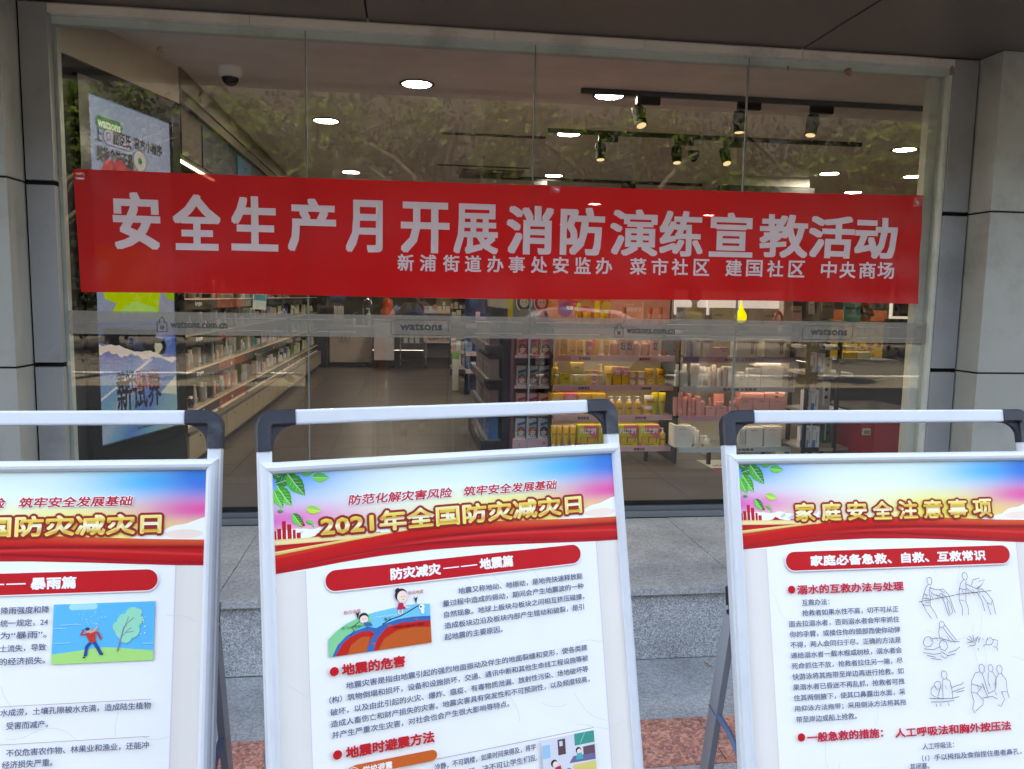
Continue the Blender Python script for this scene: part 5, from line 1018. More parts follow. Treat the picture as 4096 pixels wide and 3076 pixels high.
r.tub(106, 155, 1036, PP, PP, 'pink tube'); r.box(160, 192, 992, PP, (), 'slim pink carton', dep=.12); r.bot(190, 246, 1035, PP, PP, 'pink bottle', capr=.95, caph=.2); r.box(246, 276, 1004, PP, (), 'slim pink carton', dep=.12); r.bot(270, 326, 1046, PP, PP, 'pink bottle', capr=.95, caph=.2); r.box(326, 368, 1032, PP, (), 'slim pink carton', dep=.12); r.bot(364, 414, 1072, PP, PP, 'pink bottle', capr=.95, caph=.2); r.box(416, 510, 1126, PP, LG[:2], 'small pink carton'); r.bot(442, 466, 1044, PP, PP, 'thin pink stick on a small carton', cb=1125, capr=.9, caph=.1)
r.box(516, 616, 1126, PP, LG[:2], 'small pink carton under a jar'); r.jar(524, 596, 1076, PP, PP, 'pink jar', cb=1125); r.box(540, 640, 1016, PP, (), 'pink carton at the back', y=.11); r.box(640, 716, 1130, PP, LG[:2], 'small pink carton under a jar'); r.jar(650, 706, 1076, PP, PP, 'pink jar', cb=1129)
for c in ((730, 862), (866, 1026), (1029, 1188)): r.box(c[0], c[1], 1048, PP, LG, 'big pink carton', dep=.15)
r.box(746, 970, 992, PP, (), 'flat pink carton lying on top', cb=1047, dep=.12); r.box(975, 1170, 1010, PP, (('r', .52, .68, .3, .7, S(60, 40, 50)),), 'flat pink carton, lower of two lying on top', cb=1047, dep=.12); r.box(978, 1172, 975, PP, (('r', .5, .68, .3, .7, S(60, 40, 50)),), 'flat pink carton, upper of two lying on top', cb=1009, dep=.12)
r = wrow(1505, .502, 'bottom white-display shelf')
r.box(130, 290, 1295, WB, LG, 'big white carton', dep=.14); r.box(296, 352, 1322, WB, LG[:2], 'slim white carton', y=.04); r.box(316, 382, 1478, S(226, 206, 170), (), 'small wooden plinth'); r.bot(326, 370, 1342, WH, WH, 'white bottle on a plinth', cb=1477, capr=.9, caph=.5); r.box(402, 476, 1412, WB, LG[:2], 'small white carton', y=.06); r.box(412, 502, 1478, S(226, 206, 170), (), 'wide wooden plinth'); r.jar(430, 480, 1430, WH, WH, 'small white jar on a plinth', cb=1477)
r.bot(682, 712, 1400, S(190, 196, 200), S(160, 164, 170), 'small clear bottle', capr=.6, caph=.3); r.box(704, 742, 1400, WB, (), 'small white carton', y=.03)
for k in range(4): r.box(744+k*16, 758+k*16, 1325, WB, (), 'white carton seen edge on', dep=.15)
r.box(812, 978, 1315, WB, LG, 'big white carton', dep=.14); r.box(990, 1160, 1308, WB, LG, 'big white carton', dep=.14)
# leaning card with print on the upright, headphones and cards above
b = MB(); b.box(-.048, .048, 0, .003, 0, .15, S(236, 232, 226), bev=.001); b.text('会员价', (-.03, -.0005, .10), (1, 0, 0), (0, 0, 1), .06, .015, S(120, 110, 110), bold=.0004, N=(0, -1, 0)); o = b.build('hang_tag', CARD, None, (2.885, 1.16, 1.185), (.05, .14, .1)); tag(o, 'white rounded card hanging at the edge of the white display', 'card')

# ------------------------------------------------------------------ black open rack at the window's end
rk = thing('display_rack', 'open black rack with cream shelves and white and blue cartons', 'shelf')
def bxp(parent, name, m_, *a, **k):
    q = MB(); q.box(*a, **k); return q.build(name, m_, parent)
for x, y in ((2.80, .92), (3.035, .92), (3.035, 1.25), (3.13, 1.25)): bxp(rk, 'post', DARKM, x, x+.022, y, y+.022, FL, 1.42, S(20, 20, 24))
RZ = [1.278, 1.09, .815, .548]
for z in RZ:
    s_ = bxp(rk, 'shelf', SATIN, 2.81, 3.16, .93, 1.27, z-.02, z, S(150, 142, 128)); bxp(s_, 'shelf_edge', DARKM, 2.80, 2.925, .918, .9285, z-.032, z+.004, S(40, 42, 52)); bxp(s_, 'shelf_edge', SATIN, 2.925, 3.035, .918, .9285, z-.024, z, S(170, 160, 144))
BS = S(60, 130, 190)
def bluec(x, y, z, w, h, lab):
    me = carton(('blue', w, h), w, .05, h, S(222, 222, 224), (('r', 0, .45, 0, .35, BS), ('t', 'SCB', .12, .45, .86, .93, S(110, 110, 120), .0004), ('r', .55, .7, .3, .75, S(170, 172, 180)), ('d', .62, .25, .008, S(170, 172, 180)))); put('carton', me, (x, y, z), lab, 'box', 'white and blue cartons on the black rack')
for k, (a, h, z, x, lab) in enumerate(((0, .165, 1.09, 2.862, 'nearer the white display'), (0, .155, 1.09, 2.925, 'farther from the white display'))): bluec(x, .955, z, .055, h-.02, 'white carton with blue foot on the black rack, second shelf, '+lab)
for x, lab in ((2.835, 'nearer the white display'), (2.893, 'farther from the white display')): bluec(x, .955, .815, .055, .15, 'white carton with blue foot on the black rack, third shelf, '+lab)
for x, lab in ((2.82, 'first'), (2.858, 'second'), (2.915, 'third')): bluec(x, .95, .548, .05, .15, 'white carton with blue foot, lowest black-rack shelf, %s from white display' % lab)
for k in range(4): bluec(2.86+.028*k, .98, 1.278, .025, .10, 'slim white and blue carton, top black-rack shelf, %s from white display' % ORD[k])
put('carton', carton(('pear',), .055, .04, .09, S(226, 222, 190), (('d', .5, .4, .015, S(120, 150, 150)), ('t', 'KOSE', .3, .7, .8, .88, S(90, 90, 90), .0003))), (3.06, 1.1, 1.095), 'small cream carton with a pear shape on the black rack', 'box', None)
for k, (x, z, c, lab) in enumerate(((3.0, .815, S(190, 160, 180), 'mauve picture box on the third shelf of the black rack'), (3.07, .815, S(206, 196, 206), 'pale picture box on the third shelf of the black rack'), (3.10, .548, S(30, 100, 90), 'dark teal box on the lowest shelf of the black rack'), (2.99, .548, S(60, 90, 110), 'slate blue box on the lowest shelf of the black rack'))):
    put('carton', carton(('x', c), .065, .05, .19, c, (('d', .5, .7, .014, S(50, 30, 50)), ('d', .5, .4, .014, S(50, 30, 50)), ('r', .1, .3, .1, .9, mixc(c, WH, .5)))), (x, 1.12, z), lab, 'box', None)
b = MB(); b.box(2.79, 2.865, 1.30, 1.38, FL, 2.2, S(206, 196, 178), bev=.002); tag(b.build('partition_post', MATTE), 'cream post standing behind the white display and the black rack', 'post')
for (x, z, w, h, c, t1, lab) in ((2.86, 1.43, .075, .13, S(236, 196, 190), '套装推荐', 'pink leaning price card behind the white display'), (2.975, 1.50, .045, .10, S(226, 224, 214), '价', 'small cream price card above the rack'), (3.07, 1.47, .10, .13, S(176, 168, 150), '会员价￥109', 'framed beige member price card above the rack'), (3.27, 1.44, .135, .16, S(120, 214, 200), '肌底科研 氨基塑颜', 'mint green card with small print above the rack')):
    q = MB(); q.box(-w/2, w/2, 0, .004, 0, h, c); q.text(t1, (-w*.38, -.0004, h*.62), (1, 0, 0), (0, 0, 1), w*.76, h*.13, S(60, 90, 90), bold=.0006, N=(0, -1, 0))
    for j in range(3): q.box(-w*.3, w*.3, -.0004, -.0002, h*(.5-.1*j), h*(.512-.1*j), S(120, 140, 136))
    tag(q.build('price_card', CARD, None, (x, 1.16+.1*random.random(), z), (-.08, 0, 0)), lab, 'card')
bxp(rk, 'top_bar', DARKM, 2.93, 3.2, 1.0, 1.2, 1.44, 1.455, S(20, 20, 24))
b = MB(); b.box(-.05, .05, 0, .06, 0, .02, S(80, 50, 30)); b.add([(-.05, .0, .02), (.05, .0, .02), (.06, .06, .075), (-.04, .06, .075)], [(0, 1, 2, 3)], S(150, 90, 60)); b.box(-.05, .05, .058, .064, .02, .075, S(90, 50, 40)); tag(b.build('makeup_palette', GLOSSP, None, (3.45, 1.25, 1.49), (0, 0, .2)), 'open brown make-up palette beside the mint green card', 'palette')
b = MB(); b.box(3.50, 3.62, 1.5, 1.6, 1.45, 1.62, S(190, 120, 60)); tag(b.build('display_box', CARD), 'tan display box beside the make-up palette', 'box')
b = MB(); b.tube([(2.72+.03*cos(a), 1.24, 1.455+.055*sin(a)) for a in np.linspace(-.4, pi+.4, 12)], .012, 8, S(226, 120, 116)); b.cyl((2.75, 1.22, 1.42), (2.75, 1.26, 1.42), .02, n=12, col=S(226, 120, 116)); tag(b.build('headset', GLOSSP), 'coral pink curved headset behind the white display header', 'headset')
# red cabinet with recessed handle
cb_ = thing('red_cabinet', 'glossy red low cabinet with a cream recessed handle near the window end', 'cabinet')
bxp(cb_, 'body', GLOSSP, 3.222, 3.72, .90, 1.5, FL+.02, .80, S(196, 40, 56), bev=.003); bxp(cb_, 'door_panel', GLOSSP, 3.33, 3.72, .888, .899, FL+.03, .79, S(206, 66, 86), bev=.002)
q = MB(); q.box(3.235, 3.300, .890, .8985, .645, .695, S(226, 222, 196), bev=.004); hnd = q.build('handle', GLOSSP, cb_); bxp(hnd, 'recess', GLOSSP, 3.245, 3.292, .8885, .8895, .653, .680, S(150, 146, 120)); bxp(cb_, 'top', GLOSSP, 3.22, 3.73, .885, 1.51, .801, .815, S(60, 40, 40), bev=.003)
# things far down that side
fp = thing('patterned_panel', 'yellow display panel printed with purple and red flowers', 'display', (5.98, 5.4, FL), .15)
bxp(fp, 'board', CARD, -.30, .32, .02, .3, 0, 1.02, S(206, 160, 40)); p = Print(.0195, .0006); p.rect(-.30, .32, -1.02, 0, S(214, 172, 40)); rr_ = random.Random(5)
for k in range(70):
    u, v, c = rr_.uniform(-.26, .28), rr_.uniform(-.98, -.04), rr_.choice((S(90, 40, 110), S(150, 50, 50), S(60, 110, 60), S(110, 40, 60)))
    a0 = rr_.uniform(0, 6); n_ = rr_.choice((5, 6)); pts = []
    for i in range(n_*2): a = a0+i*pi/n_; q = .035*(1 if i % 2 == 0 else .4)*rr_.uniform(.7, 1.2); pts.append((u+q*cos(a), v+q*sin(a)))
    p.fan((u, v), pts, c)
for k in range(16):
    pts = [(rr_.uniform(-.25, .27), rr_.uniform(-1, -.1))]; a = rr_.uniform(0, 6)
    for i in range(10): a += .5; pts.append((min(.3, max(-.28, pts[-1][0]+.03*cos(a))), min(-.02, max(-1, pts[-1][1]+.03*sin(a)))))
    p.line(pts, .007, S(110, 50, 60))
p.build('board_print', CARD, fp); bxp(fp, 'cap', CARD, -.32, .34, .0, .32, 1.022, 1.16, S(206, 110, 70))
st = thing('bar_stool', 'chrome bar stool with a round base beside the dark counter', 'stool', (6.5, 5.7, FL)); b = MB(); b.lathe([(.22, 0), (.22, .008), (.12, .03), (.04, .09), (.028, .12), (.028, .55)], 28, col=(.8, .8, .8)); b.build('base', METAL, st); b = MB(); b.tube([(.17*cos(a), .17*sin(a), .26) for a in np.linspace(0, 2*pi, 20)], .01, 6, (.8, .8, .8)); b.build('foot_ring', METAL, st); b = MB(); b.lathe([(.17, .55), (.19, .58), (.19, .62), (.16, .64)], 24, col=S(30, 28, 32)); b.build('seat', GLOSSP, st)
ct = thing('dark_counter', 'dark counter with a pale top tray behind the bar stool', 'counter', (6.9, 6.0, FL)); bxp(ct, 'body', DARKM, -.6, .9, .0, .6, .55, .98, S(28, 30, 44)); bxp(ct, 'top', GLOSSP, -.4, .9, -.05, .6, .985, 1.01, S(206, 190, 206), bev=.004); bxp(ct, 'leg', DARKM, -.58, -.54, .02, .06, 0, .549, S(30, 28, 32)); bxp(ct, 'leg', DARKM, .8, .84, .02, .06, 0, .549, S(30, 28, 32))
b = MB(); b.add([(5.3, 4.3, FL+.004), (6.8, 4.2, FL+.004), (7.0, 6.0, FL+.004), (5.5, 6.0, FL+.004), (5.3, 4.3, FL-.0), (6.8, 4.2, FL-.0), (7.0, 6.0, FL-.0), (5.5, 6.0, FL-.0)], [(0, 1, 2, 3), (0, 1, 5, 4), (1, 2, 6, 5), (2, 3, 7, 6), (3, 0, 4, 7)], S(70, 36, 36)); b.add([(5.9, 4.7, FL+.006), (6.5, 4.65, FL+.006), (6.4, 5.1, FL+.006)], [(0, 1, 2)], S(140, 40, 40)); tag(b.build('rug', CLOTH), 'dark red rug on the tiles before the bar stool', 'rug')
wf = thing('mirror_frame', 'tall white framed mirror beyond the make-up counter', 'mirror', (0, 0, 0)); a_ = onY(3563, 1213, 4.2); c_ = onY(3636, 1325, 4.2)
q = MB(); q.box(a_[0], c_[0], 4.2, 4.22, 1.42, 1.75, S(206, 206, 206)); q.build('frame', LIT, wf); bxp(wf, 'glass', GLOSSP, a_[0]+.03, c_[0]-.03, 4.185, 4.199, 1.45, 1.75, S(40, 30, 36)); bxp(wf, 'stand', DARKM, a_[0], c_[0], 4.2, 4.3, FL, 1.419, S(24, 24, 30))
b = MB(); b.box(4.05, 4.20, 2.6, 2.7, 1.07, 1.13, S(222, 180, 60)); b.box(4.21, 4.34, 2.6, 2.7, 1.07, 1.13, S(226, 220, 170)); tag(b.build('product_tray', CARD), 'small yellow and cream trays glimpsed behind the film at the window end', 'tray')
b = MB(); b.box(3.9, 4.6, 2.55, 3.0, FL, 1.06, S(30, 32, 44), bev=.004); tag(b.build('low_counter', DARKM), 'dark low counter behind the red cabinet', 'counter')
b = MB(); b.add([onZ(x, y, FL+.003) for x, y in ((2784, 1840), (2960, 1838), (2960, 1884), (2868, 1884))], [(3, 2, 1, 0)], S(236, 234, 230)); fo = b.build('floor_sticker', CARD); tag(fo, 'white printed sticker on the floor tiles in front of the white display', 'sticker')
p = MB(); o_ = onZ(2858, 1866, FL+.0036); p.text('NOW', (o_[0], o_[1], FL+.0036), (1, 0, 0), (0, 1, 0), .10, .05, S(70, 60, 60), bold=.002); p.add([onZ(x, y, FL+.0036) for x, y in ((2846, 1871), (2950, 1872), (2950, 1884), (2868, 1884))], [(3, 2, 1, 0)], S(150, 60, 76)); p.build('sticker_print', CARD, fo)

# ------------------------------------------------------------------ long wall of shelves running back on the side of the screen
BAYC = [S(50, 48, 50), S(150, 68, 52), S(38, 66, 84), S(38, 62, 62), S(34, 52, 78), S(52, 48, 56), S(60, 58, 60)]
BAYN = ['charcoal', 'rust red', 'teal', 'dark green', 'navy', 'plum grey', 'grey']
BYS = [1.25, 2.39, 3.49, 4.58, 5.67, 6.76, 7.85, 9.45]
bxm = CARD
LZ = [1.53, 1.27, 1.01, .718]
PALC = [[S(206, 200, 196), S(180, 176, 176), S(60, 60, 74)], [S(232, 226, 220), S(220, 214, 210), S(206, 90, 60), S(180, 206, 220)], [S(206, 226, 226), S(226, 216, 206), S(190, 180, 214), S(120, 190, 200)], [S(206, 196, 226), S(226, 220, 210)], [S(40, 110, 190), S(232, 230, 226), S(226, 220, 214)], [S(200, 230, 214), S(226, 220, 206), S(120, 180, 90)], [S(190, 206, 190), S(226, 214, 190)]]
for k in range(7):
    y0, y1 = BYS[k]+.005, BYS[k+1]-.005; c = BAYC[k]
    t = thing('wall_shelf_bay', '%s shelf bay of cosmetics, %s along the side wall from the screen' % (BAYN[k], ORD[k]), 'shelf', (0, 0, 0), 0, 'shelf bays along the side wall')
    back = [S(46, 44, 48), S(206, 206, 216), S(196, 190, 214), S(190, 180, 206), S(180, 196, 214), S(190, 186, 190), S(170, 166, 170)][k]
    bxp(t, 'back_panel', CARD, -1.87, -1.845, y0, y1, .64, 2.24, back)
    bxp(t, 'divider', DARKM, -1.844, -1.60, y0, y0+.02, .66, 2.24, S(34, 32, 34)); bxp(t, 'divider', DARKM, -1.844, -1.60, y1-.02, y1, .66, 2.24, S(34, 32, 34))
    for j, z in enumerate(LZ):
        s_ = bxp(t, 'shelf', SATIN, -1.843, -1.562, y0+.021, y1-.021, z-.01, z, S(206, 186, 160))
        lc = c if k != 0 else S(50, 48, 50); e = bxp(s_, 'shelf_edge', GLOSSP, -1.561, -1.550, y0, y1, z-.072, z-.004, lc); bxp(s_, 'price_rail', SATIN, -1.565, -1.546, y0+.001, y1-.001, z-.003, z+.006, S(222, 200, 172))
        if k == 0 or j in (2, 3):
            q = MB(); ym = (y0+y1)/2-.10; q.text('d program' if k == 0 else ('TISS' if k < 3 else 'SKIN'), (-1.5496, ym, z-.055), (0, 1, 0), (0, 0, 1), .19 if k == 0 else .06, .042 if k == 0 else .02, S(236, 240, 234), bold=.001, N=(1, 0, 0)); q.build('shelf_lettering', MATTE, s_)
        gd = clear('clear_fence', (.97, .97, .97), refl=1.0)
        q = MB(); q.box(-1.556, -1.553, y0+.01, y1-.01, z+.006, z+.05, (1, 1, 1)); q.build('clear_fence', gd, s_)
        # goods on this shelf
        rr_ = random.Random(k*10+j); y = y0+.06; n_ = 0
        if j in (0,) and k > 4: continue
        while y < y1-.07:
            col = rr_.choice(PALC[k]); w = rr_.choice((.055, .066, .08)); h = rr_.choice((.09, .12, .145, .16)); col = S(*[int(v) for v in np.clip(np.array([((a*12.92 if a <= .0031308 else 1.055*a**(1/2.4)-.055)*255) for a in col])+rr_.randint(-6, 6)-28, 0, 255)])
            lab = '%s on the %s shelf of the %s wall bay, %s from its screen end' % ('%s', ['uppermost', 'upper', 'middle', 'lowest'][j], BAYN[k], ORD[min(n_, 24)])
            if rr_.random() < .6:
                me = carton(('w', round(w, 3), h, col), w, .05, h, col, (('t', 'SKIN', .2, .8, .66, .72, mixc(col, (0, 0, 0), .6), .0003), ('r', 0, 1, 0, rr_.choice((.25, .4)), mixc(col, rr_.choice((S(206, 60, 50), S(70, 80, 120), S(60, 130, 190), S(190, 190, 190))), .5)), ('r', .25, .75, .56, .57, mixc(col, (0, 0, 0), .4))))
                put('carton', me, (-1.60-rr_.uniform(0, .02), y, z), lab % 'carton', 'box', 'goods on the side wall shelves', rz=pi/2)
            elif rr_.random() < .6: put_bottle(bottle(('wb', h, col), .022, h, col, S(226, 222, 216), capr=.7, caph=.22), (-1.62, y, z), lab % 'bottle', 'goods on the side wall shelves')
            else: 
                m_ = tubev(('wt', h, col), .05, h, col, S(230, 226, 220)); o = put_bottle(m_, (-1.62, y, z), lab % 'tube', 'goods on the side wall shelves', 'tube'); o.rotation_euler = (0, 0, pi/2)
            n_ += 1; y += w+rr_.choice((.006, .02, .07, .13))
    # base cabinet with door fronts and a pale tester pad on top
    bxp(t, 'cabinet', SATIN, -1.87, -1.508, y0, y1, FL+.06, .595, S(160, 146, 124)); bxp(t, 'plinth', DARKM, -1.87, -1.53, y0, y1, FL, FL+.058, S(44, 40, 42)); bxp(t, 'cabinet_top', SATIN, -1.87, -1.486, y0-.004, y1+.004, .596, .622, S(104, 92, 86), bev=.003)
    for q_ in range(2):
        ya, yb = y0+(y1-y0)*q_/2+.003, y0+(y1-y0)*(q_+1)/2-.003; d_ = bxp(t, 'door', SATIN, -1.507, -1.492, ya, yb, FL+.065, .590, S(168, 154, 130), bev=.002)
        q = MB(); q.cyl((-1.4915, (ya+yb)/2, .555), (-1.488, (ya+yb)/2, .555), .008, n=10, col=S(60, 50, 40)); q.build('lock', DARKM, d_)
    q = MB(); q.add([(-1.545, y0+.06, .636), (-1.545, y1-.06, .636), (-1.66, y1-.06, .668), (-1.66, y0+.06, .668), (-1.545, y0+.06, .6235), (-1.545, y1-.06, .6235), (-1.66, y1-.06, .6235), (-1.66, y0+.06, .6235)], [(0, 1, 2, 3), (4, 5, 1, 0), (5, 6, 2, 1), (6, 7, 3, 2), (7, 4, 0, 3)], S(250, 230, 206)); q.build('tester_ledge', SATIN, t)
    if k == 0: q = MB(); q.box(-1.56, -1.54, y0+.01, y1-.01, 2.466, 2.476, S(230, 220, 205)); q.build('glow_strip', paint('shelf_strip_light', .4, vary=0, emis=.9), t)
    for j in (0, 1, 2, 3):
        q = MB(); q.box(-1.59, -1.575, y0+.03, y1-.03, LZ[j]-.016, LZ[j]-.0105, S(230, 220, 205)); q.build('glow_strip', paint('shelf_fill_strip', .4, vary=0, emis=.35), t)  # small added strips that brighten the shelf backs and the tester ledge
b = MB(); b.box(-1.80, -1.40, 9.5, 10.0, FL, 2.3, S(44, 44, 54), bev=.004); tag(b.build('tall_cabinet', DARKM), 'tall dark cabinet closing the end of the side wall shelves', 'cabinet')
q = MB(); q.box(-.085, .085, 0, .003, -.24, 0, S(206, 220, 222)); q.box(-.075, .075, -.0008, -.0002, -.15, -.02, S(70, 160, 180)); q.text('温和洁净', (-.06, -.0012, -.09), (1, 0, 0), (0, 0, 1), .12, .04, S(230, 240, 240), bold=.002, N=(0, -1, 0)); a_ = onX(1080, 1180, -1.50); tag(q.build('hanging_poster', CARD, None, (-1.48, 3.9, 1.66), (0, .06, .9)), 'pale blue paper poster hanging from the side wall shelves', 'poster')

# ------------------------------------------------------------------ back of the shop: white counter, machines, far shelves
wc = thing('white_counter', 'white low counter with hanging cables at the back of the aisle', 'counter', (-1.38, 9.8, FL)); bxp(wc, 'body', SATIN, 0, .72, 0, .5, .06, .66, S(214, 196, 182), bev=.004); bxp(wc, 'top', SATIN, -.02, .74, -.03, .52, .661, .70, S(226, 216, 206), bev=.004); bxp(wc, 'plinth', DARKM, .03, .66, .03, .45, 0, .058, S(40, 38, 40))
for k in range(3): q = MB(); x = .12+k*.07; q.tube([(x, -.035, .70), (x+.02, -.036, .5), (x+.05, -.037, .42-.03*k), (x+.10, -.036, .5), (x+.11, -.035, .70)], .005, 5, S(70, 60, 60)); q.build('cable', RUBBER, wc)
def simple(name, lab, cat, loc, fn, m_): q = MB(); fn(q); o = q.build(name, m_, None, loc); tag(o, lab, cat); return o
Zc = FL+.70
simple('wash_bottle', 'white squeeze bottle with a bent spout on the back counter', 'bottle', (-.97, 9.95, Zc), lambda q: (q.lathe([(.03, 0), (.032, .10), (.02, .13), (.008, .15)], 14, col=WH), q.tube([(0, 0, .15), (0, 0, .21), (.03, 0, .24), (.07, 0, .235)], .004, 6, WH)), GLOSSP)
simple('tap', 'arched chrome tap at the back counter', 'tap', (-.81, 10.05, Zc), lambda q: q.tube([(0, 0, 0), (0, 0, .38), (.02, 0, .45), (.08, 0, .48), (.14, 0, .45), (.15, 0, .38)], .012, 8, (.7, .7, .7)), METAL)
simple('pump_bottle', 'clear pump bottle at the end of the back counter', 'bottle', (-.70, 9.92, Zc), lambda q: (q.lathe([(.035, 0), (.036, .22), (.012, .24), (.01, .30)], 14, col=S(200, 206, 206)), q.box(-.05, .012, -.01, .01, .30, .315, WH)), GLOSSP)
for k in range(5): simple('brush_pot', 'white tool with rounded tip, %s in the rack on the back counter' % ORD[k], 'tool', (-1.30+.035*k, 9.95, Zc+.12), lambda q: q.lathe([(.012, 0), (.014, .10), (.016, .2), (.008, .23)], 10, col=WH), GLOSSP)
simple('tool_rack', 'grey rack holding white tools on the back counter', 'rack', (-1.23, 9.95, Zc), lambda q: q.box(-.12, .12, -.05, .05, 0, .12, S(160, 156, 150), bev=.006), SATIN)
simple('rolling_drawer', 'white rolling drawer unit beside the counter in the back aisle', 'cabinet', (-.42, 9.3, FL), lambda q: (q.box(-.17, .17, 0, .4, .14, .80, S(206, 204, 214), bev=.01), q.box(-.19, .19, -.02, .42, .81, .84, S(200, 196, 190), bev=.006), [q.cyl((sx*.14, sy, .0), (sx*.14+.001, sy, .06), .03, n=10, col=S(30, 30, 30)) for sx in (-1, 1) for sy in (.05, .35)]), SATIN)
def trolley(q):
    for sx in (-.22, .22):
        for sy in (0, .34): q.tube([(sx, sy, .05), (sx, sy, .92)], .009, 6, (.7, .7, .7)); q.cyl((sx-.02, sy, .04), (sx+.02, sy, .04), .04, n=12, col=S(40, 40, 44))
    for z in (.12, .42, .70): q.box(-.23, .23, -.01, .35, z, z+.012, S(96, 96, 100))
simple('beauty_trolley', 'metal trolley with clear shelves beside the rolling drawers', 'trolley', (.08, 9.3, FL), trolley, METAL)
for k in range(3): simple('tray_box', 'small pale box on the metal trolley, %s from the drawers' % ORD[k], 'box', (-.05+.10*k, 9.4, FL+.433), lambda q: q.box(-.035, .035, 0, .1, 0, .16+.02*k, S(206, 204, 206)), CARD)
simple('steamer', 'small rounded orange machine on top of the rolling drawer unit', 'machine', (-.36, 9.45, FL+.842), lambda q: q.lathe([(.11, 0), (.13, .05), (.12, .14), (.09, .20), (.10, .24), (.08, .33), (.03, .36)], 20, col=S(206, 84, 56)), GLOSSP)
def gondola(name, lab, x0, x1, yf, d, zs, top, body, edge, goods, lab2, back=None, face='y'):
    t = thing(name, lab, 'shelf'); bxp(t, 'body', DARKM, x0, x1, yf+d*.6, yf+d, FL, top, body)
    for k, z in enumerate(zs):
        s_ = bxp(t, 'shelf', SATIN, x0, x1, yf, yf+d*.6-.001, z-.02, z, S(190, 186, 180)); bxp(s_, 'shelf_edge', GLOSSP, x0, x1, yf-.008, yf-.001, z-.05, z+.004, edge)
        rr_ = random.Random(int(x0*100)+k); x = x0+.04; n_ = 0
        while x < x1-.03:
            c = rr_.choice(goods); w = rr_.choice((.05, .065, .08)); h = rr_.choice((.09, .12, .15, .18)); put('carton', carton(('g', w, h, c), w, .06, h, c, (('r', .2, .8, .5, .6, mixc(c, (0, 0, 0), .5)), ('r', .3, .7, .4, .42, mixc(c, WH, .5)))), (x, yf+.03, z), '%s on its %s shelf, item %s from the aisle' % (lab2, ['top', 'second', 'third', 'fourth'][k], ORD[n_]), 'box', 'goods on the rear shelves'); x += w+rr_.choice((.01, .03)); n_ += 1
    return t
gondola('end_shelf', 'narrow navy end shelf standing in the middle of the shop', .71, .985, 5.5, .3, [1.25, .90, .679], 1.56, S(30, 44, 84), S(214, 190, 200), [S(120, 150, 190), S(230, 190, 200), S(60, 90, 150), S(226, 226, 226)], 'carton on the navy end shelf')
gondola('rear_shelf', 'white shelf unit with green and gold goods between navy and black units', 1.06, 1.9, 6.0, .4, [1.25, .92, .66, .40], 1.65, S(150, 146, 140), S(226, 224, 220), [S(226, 220, 206), S(90, 190, 60), S(206, 160, 90), S(40, 36, 40), S(214, 190, 150)], 'carton on the white rear shelf')
gondola('rear_shelf', 'low dark shelf unit edging the aisle far behind the navy end shelf', .65, .92, 7.8, .4, [1.2, .76, .52], 1.4, S(40, 38, 46), S(190, 184, 180), [S(206, 160, 160), S(210, 206, 200), S(120, 120, 126)], 'carton on the dark rear shelf')
gondola('rear_shelf', 'wide far shelf across the back with pale goods', .3, 3.2, 11.6, .4, [1.6, 1.3, 1.0, .7], 1.9, S(120, 112, 106), S(206, 196, 186), [S(214, 150, 150), S(206, 200, 190), S(150, 160, 190), S(190, 120, 80)], 'carton on the far shelf')
simple('soap_bottle', 'bright green and white bottle on the low ledge by the navy end shelf', 'bottle', (.62, 6.1, FL), lambda q: (q.box(-.04, .04, 0, .1, 0, .42, S(214, 216, 206), bev=.005), q.box(-.04, .04, 0, .1, .421, .50, S(110, 200, 50), bev=.006)), GLOSSP)
# navy shelves whose ends show beside the hair dye tower, facing the aisle
t = thing('side_gondola', 'navy shelves facing the aisle, seen end-on beside the hair dye tower', 'shelf'); bxp(t, 'body', DARKM, .72, .775, 1.66, 3.0, FL, 1.5, S(36, 38, 58)); bxp(t, 'base', DARKM, .56, .719, 1.70, 3.0, FL, .47, S(34, 36, 50), bev=.004)
for k, z in enumerate((1.22, .955, .715, .48)):
    s_ = bxp(t, 'shelf', SATIN, .585, .719, 1.70, 3.0, z-.012, z, S(120, 116, 120)); bxp(s_, 'shelf_edge', GLOSSP, .577, .584, 1.70, 3.0, z-.05, z+.01, S(96, 94, 100))
    rr_ = random.Random(k); y = 1.74; n_ = 0
    while y < 2.9:
        c = (rr_.choice((S(60, 130, 206), S(50, 110, 190), S(90, 160, 216))) if k == 3 else rr_.choice((S(150, 120, 124), S(156, 152, 152), S(130, 84, 96), S(100, 108, 124)))); h = (.16, .15, .15, .17)[k]
        put('carton', carton(('s', c, h), .045, .075, h, c, (('r', .2, .8, .6, .7, mixc(c, WH, .5)),)), (.62, y, z), 'slim carton on the %s navy aisle shelf, %s from the window' % (['top', 'second', 'third', 'lowest'][k], ORD[min(n_, 24)]), 'box', 'goods on the navy aisle shelves', rz=-pi/2); y += .05+rr_.choice((.0, .004, .03)); n_ += 1

